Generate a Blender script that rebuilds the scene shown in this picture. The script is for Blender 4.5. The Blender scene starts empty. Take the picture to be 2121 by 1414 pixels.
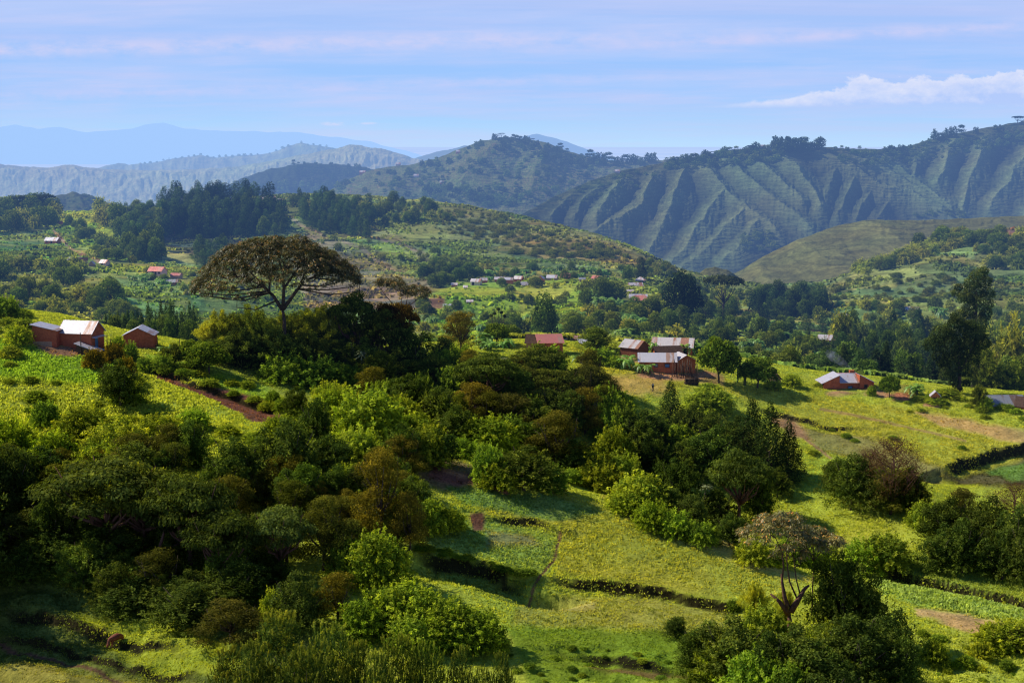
import bpy, math, random
import numpy as np
from mathutils import Vector

# ------------------------------------------------------------------ camera model
W0, H0, CX, CY, FOC, HOR = 2121.0, 1414.0, 1060.5, 707.0, 2900.0, 300.0
PIT = math.atan((CY - HOR) / FOC)
SP, CP = math.sin(PIT), math.cos(PIT)
scene = bpy.context.scene
COL = scene.collection
SUN_EL, SUN_AZ = math.radians(41), math.radians(-76)      # azimuth from +y, towards +x

def az_of(u, v):
    return ((u - CX) / FOC) / (CP - (v - CY) / FOC * SP)
def sl_of(v):
    return (-SP - (v - CY) / FOC * CP) / (CP - (v - CY) / FOC * SP)
def pt(u, v, d):
    u, v, d = np.asarray(u, float), np.asarray(v, float), np.asarray(d, float)
    return az_of(u, v) * d, d + 0 * u, sl_of(v) * d
def proj(x, y, z):
    f = y * CP - z * SP
    return CX + FOC * x / f, CY - FOC * (y * SP + z * CP) / f

# ------------------------------------------------------------------ noise
def _h(ix, iy, s):
    n = (ix.astype(np.int64) * 374761393 + iy.astype(np.int64) * 668265263 + s * 982451653) & 0xffffffff
    n = ((n ^ (n >> 13)) * 1274126177) & 0xffffffff
    return ((n ^ (n >> 16)) & 0xffff) / 65535.0
def vnoise(x, y, s=0):
    ix, iy = np.floor(x), np.floor(y)
    fx, fy = x - ix, y - iy
    fx, fy = fx * fx * (3 - 2 * fx), fy * fy * (3 - 2 * fy)
    a, b = _h(ix, iy, s), _h(ix + 1, iy, s)
    c, d = _h(ix, iy + 1, s), _h(ix + 1, iy + 1, s)
    return (a + (b - a) * fx) * (1 - fy) + (c + (d - c) * fx) * fy
def fbm(x, y, s=0, o=4):
    r, a, t = 0, .5, 0
    for k in range(o):
        r = r + a * vnoise(x * 2 ** k + 17.3 * k, y * 2 ** k + 9.1 * k, s + k); t += a; a *= .5
    return r / t
def sstep(a, b, x):
    t = np.clip((x - a) / (b - a), 0, 1); return t * t * (3 - 2 * t)

# ------------------------------------------------------------------ tagging and meshes
def tag(o, label=None, cat=None, group=None, kind=None):
    if label: o['label'] = label
    if cat: o['category'] = cat
    if group: o['group'] = group
    if kind: o['kind'] = kind
    return o
def link(name, data, mat=None, parent=None):
    o = bpy.data.objects.new(name, data); COL.objects.link(o)
    if mat is not None and data is not None and not data.materials: data.materials.append(mat)
    if parent is not None: o.parent = parent
    return o
def mesh_np(name, V, Fq, col=None, smooth=False, nper=4):
    me = bpy.data.meshes.new(name)
    V = np.asarray(V, np.float32); Fq = np.asarray(Fq, np.int32)
    me.vertices.add(len(V)); me.vertices.foreach_set('co', V.ravel())
    me.loops.add(Fq.size); me.loops.foreach_set('vertex_index', Fq.ravel())
    me.polygons.add(len(Fq)); me.polygons.foreach_set('loop_start', np.arange(0, Fq.size, nper, dtype=np.int32))
    me.polygons.foreach_set('use_smooth', np.full(len(Fq), smooth))
    if col is not None:
        at = me.attributes.new('tint', 'FLOAT_COLOR', 'POINT')
        c4 = np.ones((len(V), 4), np.float32); c4[:, :3] = col
        at.data.foreach_set('color', c4.ravel())
    me.update(calc_edges=True)
    return me
def grid_faces(nr, nc):
    i = np.arange(nr - 1)[:, None] * nc + np.arange(nc - 1)[None, :]
    return np.stack([i, i + 1, i + nc + 1, i + nc], -1).reshape(-1, 4)

class MB:
    """collects boxes, prisms and tubes into one mesh"""
    def __init__(s): s.v, s.f, s.c = [], [], []
    def add(s, vs, fs, col=(1, 1, 1)):
        b = len(s.v); s.v += [tuple(v) for v in vs]; s.f += [tuple(i + b for i in f) for f in fs]; s.c += [col] * len(vs); return s
    def box(s, x0, x1, y0, y1, z0, z1, col=(1, 1, 1)):
        return s.add([(x0, y0, z0), (x1, y0, z0), (x1, y1, z0), (x0, y1, z0), (x0, y0, z1), (x1, y0, z1), (x1, y1, z1), (x0, y1, z1)],
                     [(0, 3, 2, 1), (4, 5, 6, 7), (0, 1, 5, 4), (1, 2, 6, 5), (2, 3, 7, 6), (3, 0, 4, 7)], col)
    def tube(s, pts, rads, n=6, col=(1, 1, 1)):
        pts = [Vector(p) for p in pts]; vs, fs = [], []
        for i, p in enumerate(pts):
            d = (pts[min(i + 1, len(pts) - 1)] - pts[max(i - 1, 0)]).normalized()
            a = d.cross(Vector((0, 1, 0.13)))
            if a.length < 1e-3: a = d.cross(Vector((1, 0, 0)))
            a.normalize(); b = d.cross(a)
            for k in range(n):
                t = 2 * math.pi * k / n
                vs.append(p + (a * math.cos(t) + b * math.sin(t)) * rads[i])
        for i in range(len(pts) - 1):
            for k in range(n):
                fs.append((i * n + k, i * n + (k + 1) % n, (i + 1) * n + (k + 1) % n, (i + 1) * n + k))
        fs.append(tuple(range(n - 1, -1, -1))); fs.append(tuple(range((len(pts) - 1) * n, len(pts) * n)))
        return s.add(vs, fs, col)
    def slab(s, p, t, col=(1, 1, 1)):
        """quad p (4 points, counter-clockwise from above) given thickness t downwards along its normal"""
        p = [Vector(q) for q in p]; n = (p[1] - p[0]).cross(p[3] - p[0]).normalized() * t
        return s.add(p + [q - n for q in p], [(0, 1, 2, 3), (7, 6, 5, 4), (0, 4, 5, 1), (1, 5, 6, 2), (2, 6, 7, 3), (3, 7, 4, 0)], col)
    def mesh(s, name, smooth=False):
        me = bpy.data.meshes.new(name); me.from_pydata(s.v, [], s.f)
        at = me.attributes.new('tint', 'FLOAT_COLOR', 'POINT')
        at.data.foreach_set('color', np.array([(*c, 1) for c in s.c], np.float32).ravel())
        if smooth: me.polygons.foreach_set('use_smooth', [True] * len(me.polygons))
        me.update(); return me
    def build(s, name, mat, parent=None, smooth=False):
        return link(name, s.mesh(name, smooth), mat, parent)

# ------------------------------------------------------------------ materials
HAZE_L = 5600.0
def make_haze():  # air haze put into each surface as blue emission growing with distance
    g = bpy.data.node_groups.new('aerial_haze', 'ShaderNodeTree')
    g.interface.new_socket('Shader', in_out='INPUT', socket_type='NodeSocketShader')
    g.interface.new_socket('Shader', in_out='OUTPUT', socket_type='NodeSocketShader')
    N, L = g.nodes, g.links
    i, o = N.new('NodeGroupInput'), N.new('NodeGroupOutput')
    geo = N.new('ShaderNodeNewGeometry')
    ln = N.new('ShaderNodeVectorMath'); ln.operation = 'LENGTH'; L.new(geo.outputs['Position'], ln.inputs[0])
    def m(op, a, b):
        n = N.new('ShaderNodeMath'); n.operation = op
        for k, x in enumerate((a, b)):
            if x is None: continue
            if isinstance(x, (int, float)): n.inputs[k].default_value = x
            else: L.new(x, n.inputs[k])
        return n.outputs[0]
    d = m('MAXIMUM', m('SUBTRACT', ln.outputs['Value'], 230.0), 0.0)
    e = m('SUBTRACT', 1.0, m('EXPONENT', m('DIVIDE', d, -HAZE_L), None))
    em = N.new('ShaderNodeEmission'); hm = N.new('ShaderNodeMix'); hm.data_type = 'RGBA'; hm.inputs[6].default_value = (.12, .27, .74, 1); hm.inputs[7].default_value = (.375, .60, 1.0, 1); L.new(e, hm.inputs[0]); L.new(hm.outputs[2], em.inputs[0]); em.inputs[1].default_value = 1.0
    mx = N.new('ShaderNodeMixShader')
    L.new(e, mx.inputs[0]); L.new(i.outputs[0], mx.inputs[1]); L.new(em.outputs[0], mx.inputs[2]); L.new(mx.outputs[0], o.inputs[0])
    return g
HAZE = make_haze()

class Mat:
    def __init__(s, name, haze=True):
        s.m = bpy.data.materials.new(name); s.m.use_nodes = True
        s.m.cycles.emission_sampling = 'NONE'
        s.N, s.L = s.m.node_tree.nodes, s.m.node_tree.links
        s.N.clear(); s.out = s.N.new('ShaderNodeOutputMaterial'); s.haze = haze
    def n(s, t, **kw):
        x = s.N.new('ShaderNode' + t)
        for k, v in kw.items():
            if k.startswith('i_'):
                key = k[2:]; key = int(key) if key.isdigit() else key.replace('_', ' ')
                if hasattr(v, 'is_output') or isinstance(v, bpy.types.NodeSocket): s.L.new(v, x.inputs[key])
                else: x.inputs[key].default_value = v
            else: setattr(x, k, v)
        return x
    def math(s, op, a, b=0.0, c=None):
        x = s.N.new('ShaderNodeMath'); x.operation = op
        for k, v in enumerate((a, b, c)):
            if v is None: continue
            if isinstance(v, (int, float)): x.inputs[k].default_value = v
            else: s.L.new(v, x.inputs[k])
        return x.outputs[0]
    def mix(s, fac, a, b, mode='MIX'):
        x = s.N.new('ShaderNodeMix'); x.data_type = 'RGBA'; x.blend_type = mode
        for k, v in ((0, fac), (6, a), (7, b)):
            if isinstance(v, (int, float)): x.inputs[k].default_value = v
            elif isinstance(v, tuple): x.inputs[k].default_value = (*v, 1) if len(v) == 3 else v
            else: s.L.new(v, x.inputs[k])
        return x.outputs[2]
    def ramp(s, fac, stops):
        x = s.N.new('ShaderNodeValToRGB'); s.L.new(fac, x.inputs[0]); e = x.color_ramp.elements
        while len(e) < len(stops): e.new(.5)
        for q, (p, c) in zip(e, stops):
            q.position = p; q.color = (*c, 1) if isinstance(c, tuple) else (c, c, c, 1)
        return x.outputs[0]
    def noise(s, vec, scale, detail=3.0, rough=.55, out=0):
        x = s.N.new('ShaderNodeTexNoise'); s.L.new(vec, x.inputs['Vector'])
        x.inputs['Scale'].default_value = scale; x.inputs['Detail'].default_value = detail; x.inputs['Roughness'].default_value = rough
        return x.outputs[out]
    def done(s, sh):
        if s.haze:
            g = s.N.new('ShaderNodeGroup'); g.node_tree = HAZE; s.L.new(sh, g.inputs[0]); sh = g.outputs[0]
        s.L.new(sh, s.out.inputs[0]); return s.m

def mat_ground(name, nscale=1.0, terr=0.0, bump=.6, stripe=0.0, terr_scale=1.0, speck=.5, tc=.75):
    M = Mat(name); pos = M.n('NewGeometry').outputs['Position']
    a = M.n('Attribute', attribute_name='tint').outputs['Color']
    n1 = M.noise(pos, .35 * nscale, 5, .65); n2 = M.noise(pos, 2.4 * nscale, 3, .7); n3 = M.noise(pos, .05 * nscale, 3)
    c = M.mix(1.0, a, M.ramp(n1, [(.25, .62), (.5, 1.0), (.75, 1.38)]), 'MULTIPLY')
    c = M.mix(speck, c, M.ramp(n2, [(.3, .45), (.5, 1.0), (.7, 1.5)]), 'MULTIPLY')
    c = M.mix(.6, c, M.ramp(n3, [(.3, (1.18, .92, .8)), (.5, (1, 1, 1)), (.7, (.8, 1.06, .95))]), 'MULTIPLY')
    h = M.math('ADD', M.math('MULTIPLY', n2, .3), M.math('MULTIPLY', n1, 1.2))
    if terr:
        sep = M.n('SeparateXYZ', i_0=pos)
        nz = M.noise(pos, .02 * terr_scale, 3)
        nb = M.noise(pos, .09 * terr_scale, 2)
        z = M.math('ADD', M.math('MULTIPLY', sep.outputs[2], terr_scale), M.math('ADD', M.math('MULTIPLY', nz, 16.0), M.math('MULTIPLY', nb, 2.2)))
        w = M.math('SINE', M.math('MULTIPLY', z, 2.2), None)
        w = M.math('ADD', w, M.math('MULTIPLY', M.math('SINE', M.math('MULTIPLY', z, 5.1), None), .5))
        h = M.math('ADD', h, M.math('MULTIPLY', w, terr))
        c = M.mix(tc, c, M.ramp(M.math('ADD', M.math('MULTIPLY', w, .3), .5), [(.1, .58), (.5, 1.0), (.9, 1.3)]), 'MULTIPLY')
    b = M.n('Bump', i_Height=h, i_Strength=bump, i_Distance=1.0 / nscale)
    d = M.n('BsdfDiffuse', i_Color=c, i_Normal=b.outputs[0], i_Roughness=.6)
    return M.done(d.outputs[0])

def mat_leaf(name, trans=.35, gloss=.0, grough=.4, up=0.):
    M = Mat(name)
    a = M.n('Attribute', attribute_name='tint').outputs['Color']
    oc = M.n('ObjectInfo').outputs['Color']
    c = M.mix(1.0, a, oc, 'MULTIPLY')
    hv = M.noise(M.n('NewGeometry').outputs['Position'], .9, 2, .5)
    c = M.mix(.8, c, M.ramp(hv, [(.32, (.55, .62, .7)), (.5, (1, 1, 1)), (.68, (1.5, 1.38, 1.05))]), 'MULTIPLY')
    d = M.n('BsdfDiffuse', i_Color=c)
    if up:
        nm = M.n('VectorMath', operation='ADD', i_0=M.n('VectorMath', operation='SCALE', i_0=M.n('NewGeometry').outputs['Normal'], i_Scale=1 - up).outputs[0], i_1=(0, 0, up)).outputs[0]
        M.L.new(M.n('VectorMath', operation='NORMALIZE', i_0=nm).outputs[0], d.inputs['Normal'])
    tc = M.mix(1.0, c, (1.25, 1.25, .45), 'MULTIPLY')
    t = M.n('BsdfTranslucent', i_Color=tc)
    mx = M.n('MixShader', i_0=trans, i_1=d.outputs[0], i_2=t.outputs[0])
    sh = mx.outputs[0]
    if gloss:
        g = M.n('BsdfGlossy', i_Color=(.9, .95, 1, 1), i_Roughness=grough)
        sh = M.n('MixShader', i_0=gloss, i_1=sh, i_2=g.outputs[0]).outputs[0]
    return M.done(sh)

def mat_bark(name, c1, c2):
    M = Mat(name); pos = M.n('TexCoord').outputs['Object']
    n = M.noise(pos, 3.0, 4, .7)
    c = M.ramp(n, [(.3, c1), (.7, c2)])
    b = M.n('Bump', i_Height=n, i_Strength=.5, i_Distance=.08)
    return M.done(M.n('BsdfDiffuse', i_Color=c, i_Normal=b.outputs[0]).outputs[0])

def mat_brick(name, c1, c2, mortar, scale=1.0, dirt=.5):
    M = Mat(name); tc = M.n('TexCoord').outputs['Object']
    sep = M.n('SeparateXYZ', i_0=tc)
    v = M.n('CombineXYZ', i_0=M.math('ADD', sep.outputs[0], sep.outputs[1]), i_1=sep.outputs[2])
    br = M.n('TexBrick', i_Vector=v.outputs[0], i_Color1=(*c1, 1), i_Color2=(*c2, 1), i_Mortar=(*mortar, 1), i_Scale=4.0 * scale,
             i_Mortar_Size=.02, i_Brick_Width=1.0, i_Row_Height=.42, i_Bias=-.1)
    n = M.noise(tc, 1.3, 5, .7); n2 = M.noise(tc, 6.0, 3, .6)
    c = M.mix(dirt, br.outputs[0], M.ramp(n, [(.3, (.45, .38, .36)), (.55, (1, 1, 1)), (.8, (1.25, 1.1, 1.0))]), 'MULTIPLY')
    c = M.mix(.5, c, M.ramp(n2, [(.3, .6), (.6, 1.2)]), 'MULTIPLY')
    b = M.n('Bump', i_Height=br.outputs[1], i_Strength=.4, i_Distance=.03, invert=True)
    return M.done(M.n('BsdfDiffuse', i_Color=c, i_Normal=b.outputs[0]).outputs[0])

def mat_tin(name, c, rust, amt=.5):
    M = Mat(name); tc = M.n('TexCoord').outputs['Object']
    mp = M.n('Mapping', i_Vector=tc, i_Scale=(1.0, .25, .25)).outputs[0]
    n = M.noise(mp, 1.1, 4, .7); n2 = M.noise(tc, 5.0, 3, .6)
    sep = M.n('SeparateXYZ', i_0=tc)
    sheet = M.n('TexWhiteNoise', noise_dimensions='1D', i_W=M.math('FLOOR', M.math('DIVIDE', sep.outputs[0], .82), None)).outputs[0]
    f = M.math('ADD', M.math('MULTIPLY', n, .75), M.math('MULTIPLY', sheet, .35))
    lo = .85 - amt * .6
    cc = M.mix(M.ramp(f, [(lo, 0.0), (min(lo + .16, .99), 1.0)]), c, rust)
    cc = M.mix(.5, cc, M.ramp(n2, [(.3, .75), (.7, 1.15)]), 'MULTIPLY')
    w = M.math('SINE', M.math('MULTIPLY', sep.outputs[0], 42.0), None)
    b = M.n('Bump', i_Height=w, i_Strength=.5, i_Distance=.03)
    p = M.n('BsdfPrincipled', i_Base_Color=cc, i_Metallic=.35, i_Roughness=.5, i_Normal=b.outputs[0])
    return M.done(p.outputs[0])

def mat_plain(name, c, rough=.8, var=.4, scale=3.0, haze=True):
    M = Mat(name, haze); tc = M.n('TexCoord').outputs['Object']
    n = M.noise(tc, scale, 4, .65)
    cc = M.mix(var, c, M.ramp(n, [(.3, .45), (.7, 1.4)]), 'MULTIPLY')
    return M.done(M.n('BsdfPrincipled', i_Base_Color=cc, i_Roughness=rough).outputs[0])

def mat_thatch(name, c1, c2):
    M = Mat(name); tc = M.n('TexCoord').outputs['Object']
    mp = M.n('Mapping', i_Vector=tc, i_Scale=(9.0, 1.2, 1.2)).outputs[0]
    n = M.noise(mp, 1.6, 5, .75)
    b = M.n('Bump', i_Height=n, i_Strength=.9, i_Distance=.12)
    return M.done(M.n('BsdfDiffuse', i_Color=M.ramp(n, [(.3, c1), (.7, c2)]), i_Normal=b.outputs[0]).outputs[0])

m_near = mat_ground('near_ground_soil_and_grass', 1.0, 0.0, .55)
m_mid = mat_ground('mid_ground_grass', .45, .10, .5, terr_scale=.6)
m_far = mat_ground('far_hill_grass', .14, .10, .5, terr_scale=.6, speck=.45, tc=.45)
m_farther = mat_ground('distant_range_grass', .03, 0.0, .5, speck=.3)
m_leaf = mat_leaf('leaf', .42, 0)
m_leaf_shiny = mat_leaf('glossy_leaf', .25, .035, .45)
m_leaf_dense = mat_leaf('dense_leaf', .38, 0)
m_grass = mat_leaf('grass_blade', .4, 0, up=.75)
m_bark = mat_bark('bark', (.05, .035, .025), (.13, .10, .08))
m_bark_pale = mat_bark('pale_bark', (.10, .08, .065), (.22, .19, .16))
m_bark_red = mat_bark('reddish_bark', (.09, .045, .03), (.20, .11, .075))
m_stem = mat_bark('banana_stem', (.06, .09, .025), (.16, .17, .06))
m_brick = mat_brick('red_brick', (.52, .15, .07), (.42, .105, .05), (.34, .16, .10))
m_brick_or = mat_brick('orange_brick', (.66, .21, .08), (.54, .155, .06), (.42, .2, .11))
m_brick_dk = mat_brick('weathered_brick', (.22, .09, .05), (.17, .06, .035), (.12, .08, .06))
m_mud = mat_plain('mud_plaster', (.42, .27, .17))
m_pink = mat_plain('pale_pink_plaster', (.62, .42, .34), var=.25)
m_cream = mat_plain('cream_plaster', (.66, .54, .38), var=.25)
m_tin = mat_tin('white_tin_roof', (.58, .56, .60), (.42, .26, .19), .42)
m_tin_rust = mat_tin('rusty_tin_roof', (.62, .57, .56), (.42, .20, .12), .6)
m_tin_red = mat_tin('red_tin_roof', (.58, .20, .15), (.45, .26, .18), .35)
m_tin_grey = mat_tin('grey_tin_roof', (.30, .31, .33), (.22, .14, .10), .5)
m_thatch = mat_thatch('thatch', (.04, .025, .02), (.17, .11, .08))
m_wood = mat_thatch('weathered_wood', (.05, .035, .025), (.16, .11, .08))
m_blue = mat_plain('blue_paint', (.08, .2, .36), var=.2)
m_dark = mat_plain('dark_opening', (.012, .01, .01), var=.1)
m_white = mat_plain('white_paint', (.75, .74, .72), var=.15)
# ------------------------------------------------------------------ terrain
US = np.linspace(-500, 2621, 313)
def curve(pts):
    p = sorted(pts); u = [q[0] for q in p]
    v = np.interp(US, u, [q[1] for q in p]); d = np.interp(US, u, [q[2] for q in p])
    k = np.exp(-.5 * (np.arange(-6, 7) / 2.3) ** 2); k /= k.sum()
    sm = lambda q: np.convolve(np.pad(q, 6, 'edge'), k, 'valid')
    v, d = sm(v), sm(d)
    x, y, z = pt(US, v, d)
    return x / y, y, z
CURVES = [
 [(-500, 2650, 45), (2621, 2650, 45)],
 [(-500, 1900, 85), (2621, 1900, 85)],
 [(-500, 1414, 138), (0, 1414, 135), (400, 1414, 132), (800, 1414, 130), (1200, 1414, 136), (1700, 1414, 140), (2121, 1414, 145), (2621, 1414, 150)],
 [(-500, 1230, 160), (0, 1220, 158), (400, 1210, 155), (800, 1180, 158), (1200, 1200, 165), (1500, 1235, 165), (1700, 1260, 163), (2121, 1330, 158), (2621, 1360, 160)],
 [(-500, 1000, 188), (0, 990, 186), (400, 965, 186), (850, 950, 192), (1000, 955, 196), (1150, 1000, 195), (1300, 1040, 190), (1500, 1120, 182), (1650, 1190, 174), (1800, 1225, 172), (2121, 1265, 172), (2621, 1290, 175)],
 [(-500, 960, 195), (0, 950, 193), (400, 930, 194), (850, 932, 200), (1000, 950, 204), (1150, 1008, 206), (1300, 1058, 206), (1500, 1130, 202), (1650, 1170, 194), (1800, 1185, 190), (2121, 1235, 182), (2621, 1270, 180)],
 [(-500, 900, 205), (0, 890, 204), (400, 880, 206), (850, 890, 214), (1150, 955, 224), (1500, 1010, 228), (1700, 1015, 225), (1900, 1030, 220), (2121, 1075, 212), (2621, 1100, 208)],
 [(-500, 770, 222), (0, 790, 222), (400, 800, 226), (800, 820, 238), (1150, 830, 246), (1500, 860, 251), (1800, 895, 250), (2121, 925, 244), (2621, 960, 238)],
 [(-500, 600, 262), (0, 640, 262), (120, 655, 262), (220, 684, 260), (320, 704, 258), (420, 716, 260), (600, 722, 266), (800, 722, 275), (1000, 712, 285), (1100, 705, 292), (1200, 708, 295), (1400, 724, 292), (1500, 746, 288), (1600, 770, 284), (1700, 784, 282), (1800, 800, 276), (1900, 815, 272), (2000, 828, 268), (2121, 843, 262), (2621, 880, 255)],
 [(-500, 690, 330), (0, 722, 330), (400, 765, 330), (800, 765, 345), (1000, 748, 360), (1200, 738, 370), (1500, 772, 365), (1800, 812, 350), (2121, 850, 335), (2621, 880, 330)],
 [(-500, 680, 430), (0, 690, 425), (400, 695, 430), (800, 695, 450), (1000, 684, 460), (1200, 684, 470), (1500, 738, 440), (1800, 752, 435), (2121, 775, 420), (2621, 790, 420)],
 [(-500, 640, 520), (0, 642, 520), (400, 645, 520), (800, 655, 540), (1000, 652, 560), (1200, 645, 560), (1400, 662, 560), (1600, 698, 535), (1800, 700, 540), (2121, 718, 520), (2621, 730, 520)],
 [(-500, 560, 690), (0, 562, 700), (200, 560, 700), (400, 588, 660), (600, 600, 680), (800, 600, 680), (1000, 588, 680), (1200, 580, 700), (1400, 600, 700), (1500, 640, 655), (1700, 652, 650), (1900, 645, 650), (2121, 650, 620), (2621, 660, 600)],
 [(-500, 500, 850), (0, 500, 880), (400, 505, 900), (700, 505, 880), (1000, 522, 850), (1200, 541, 820), (1300, 560, 790), (1400, 582, 770), (1500, 612, 740), (1700, 622, 740), (1900, 570, 770), (2121, 550, 770), (2621, 540, 770)],
 [(-500, 452, 1150), (0, 450, 1120), (60, 444, 1150), (150, 441, 1150), (300, 437, 1150), (400, 427, 1200), (550, 420, 1330), (650, 413, 1330), (800, 413, 1280), (900, 426, 1200), (1000, 439, 1100), (1100, 452, 1030), (1200, 482, 950), (1300, 521, 880), (1400, 556, 835), (1500, 592, 800), (1600, 602, 800), (1700, 596, 820), (1800, 565, 850), (1900, 522, 880), (2000, 490, 900), (2121, 478, 900), (2621, 470, 900)],
 [(-500, 520, 1500), (400, 520, 1500), (800, 500, 1550), (1100, 560, 1350), (1400, 620, 1150), (2621, 600, 1200)],
 [(-500, 470, 3000), (2621, 470, 3000)],
 [(-500, 420, 7000), (2621, 420, 7000)],
 [(-500, 372, 16000), (2621, 372, 16000)],
]
AG = np.linspace(-.56, .56, 700)
YG = np.concatenate([np.arange(45, 340, 1.0), 340 * (16000 / 340) ** np.linspace(0, 1, 420)])
def build_table():
    Ys, Zs = [], []
    for c in CURVES:
        a, y, z = curve(c); o = np.argsort(a)
        Ys.append(np.interp(AG, a[o], y[o])); Zs.append(np.interp(AG, a[o], z[o]))
    Y, Z = np.array(Ys), np.array(Zs)
    h = np.diff(Y, axis=0); dl = np.diff(Z, axis=0) / h
    m = np.zeros_like(Z)
    m[0], m[-1] = dl[0], dl[-1]
    # smooth (not strictly monotone) tangents
    m[1:-1] = (dl[:-1] * h[1:] + dl[1:] * h[:-1]) / (h[1:] + h[:-1])
    lim = 3 * np.minimum(np.abs(dl[:-1]), np.abs(dl[1:])) + .08
    m[1:-1] = np.clip(m[1:-1], -lim, lim)
    T = np.zeros((len(AG), len(YG)))
    for i in range(len(AG)):
        k = np.clip(np.searchsorted(Y[:, i], YG) - 1, 0, len(CURVES) - 2)
        hh = h[k, i]; t = np.clip((YG - Y[k, i]) / hh, 0, 1)
        T[i] = ((2 * t ** 3 - 3 * t ** 2 + 1) * Z[k, i] + (t ** 3 - 2 * t ** 2 + t) * hh * m[k, i]
                + (-2 * t ** 3 + 3 * t ** 2) * Z[k + 1, i] + (t ** 3 - t ** 2) * hh * m[k + 1, i])
    return T
TAB = build_table()
def base_z(x, y):
    x, y = np.asarray(x, float), np.asarray(y, float)
    a = np.clip((x / y + .56) / 1.12 * (len(AG) - 1), 0, len(AG) - 1.001)
    b = np.clip(np.interp(y, YG, np.arange(len(YG))), 0, len(YG) - 1.001)
    i, j = a.astype(int), b.astype(int); fa, fb = a - i, b - j
    return ((TAB[i, j] * (1 - fa) + TAB[i + 1, j] * fa) * (1 - fb) + (TAB[i, j + 1] * (1 - fa) + TAB[i + 1, j + 1] * fa) * fb)

def hit_base(u, v, dmin=60., dmax=3000., fz=None):
    """first ground point along the sight line of one pixel"""
    ys = np.concatenate([np.arange(dmin, min(dmax, 400), .5), np.arange(max(400, dmin), max(dmax, 401), 2.0)])
    a, s = az_of(u, v), sl_of(v)
    zs = (fz or base_z)(a * ys, ys); dd = s * ys - zs
    neg = np.where(dd <= 0)[0]
    if not len(neg): return None
    k = neg[0]
    if k == 0: y = ys[0]
    else:
        t = dd[k - 1] / (dd[k - 1] - dd[k] + 1e-9); y = ys[k - 1] + t * (ys[k] - ys[k - 1])
    return a * y, y

# field banks: (pixel polyline traced on the ground, drop, reach)
def seg_dist(x, y, P):
    """signed distance to a ground polyline, positive on the camera side"""
    best = np.full(np.shape(x), 1e9); sg = np.ones(np.shape(x)); inside = np.zeros(np.shape(x), bool)
    for (x0, y0), (x1, y1) in zip(P[:-1], P[1:]):
        dx, dy = x1 - x0, y1 - y0; L2 = dx * dx + dy * dy
        t = np.clip(((x - x0) * dx + (y - y0) * dy) / L2, 0, 1)
        d = np.hypot(x - x0 - t * dx, y - y0 - t * dy); m = d < best
        best = np.where(m, d, best); cr = dx * (y - y0) - dy * (x - x0)
        sg = np.where(m, np.where(cr < 0, 1.0, -1.0), sg)
    ends = np.minimum(np.hypot(x - P[0][0], y - P[0][1]), np.hypot(x - P[-1][0], y - P[-1][1]))
    return best, sg, ends
def trace(px, dmin=100):
    out = []
    for i in range(len(px) - 1):
        for t in np.linspace(0, 1, 5)[: (5 if i == len(px) - 2 else 4)]:
            u = px[i][0] + t * (px[i + 1][0] - px[i][0]); v = px[i][1] + t * (px[i + 1][1] - px[i][1])
            h = hit_base(u, v, dmin)
            if h: out.append(h)
    return out
BANKS = [
 (trace([(850, 1130), (900, 1143), (1000, 1162), (1060, 1185), (1105, 1200)]), 1.7, 9),
 (trace([(1125, 1192), (1250, 1206), (1400, 1226), (1500, 1243), (1560, 1256)]), 1.1, 8),
 (trace([(1800, 1172), (1860, 1180), (1950, 1202), (2060, 1225), (2180, 1250)]), 1.9, 10),
 (trace([(1950, 968), (2010, 945), (2060, 928), (2180, 908)]), 1.8, 10),
 (trace([(1000, 1058), (1060, 1068), (1130, 1078), (1160, 1088)]), .5, 5),
 (trace([(1560, 840), (1640, 858), (1700, 876), (1780, 884)]), .6, 5),
 (trace([(1180, 1345), (1280, 1356), (1340, 1372), (1420, 1392)]), .7, 5),
 (trace([(300, 752), (400, 790), (500, 820), (590, 850)]), .8, 6),
 (trace([(0, 1310), (120, 1330), (220, 1352), (330, 1380), (430, 1410)]), .6, 5),
 (trace([(0, 1262), (150, 1285), (260, 1320), (380, 1350)]), .6, 5),
 (trace([(1340, 1020), (1420, 1045), (1500, 1080), (1560, 1110)]), .2, 4),
]
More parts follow.
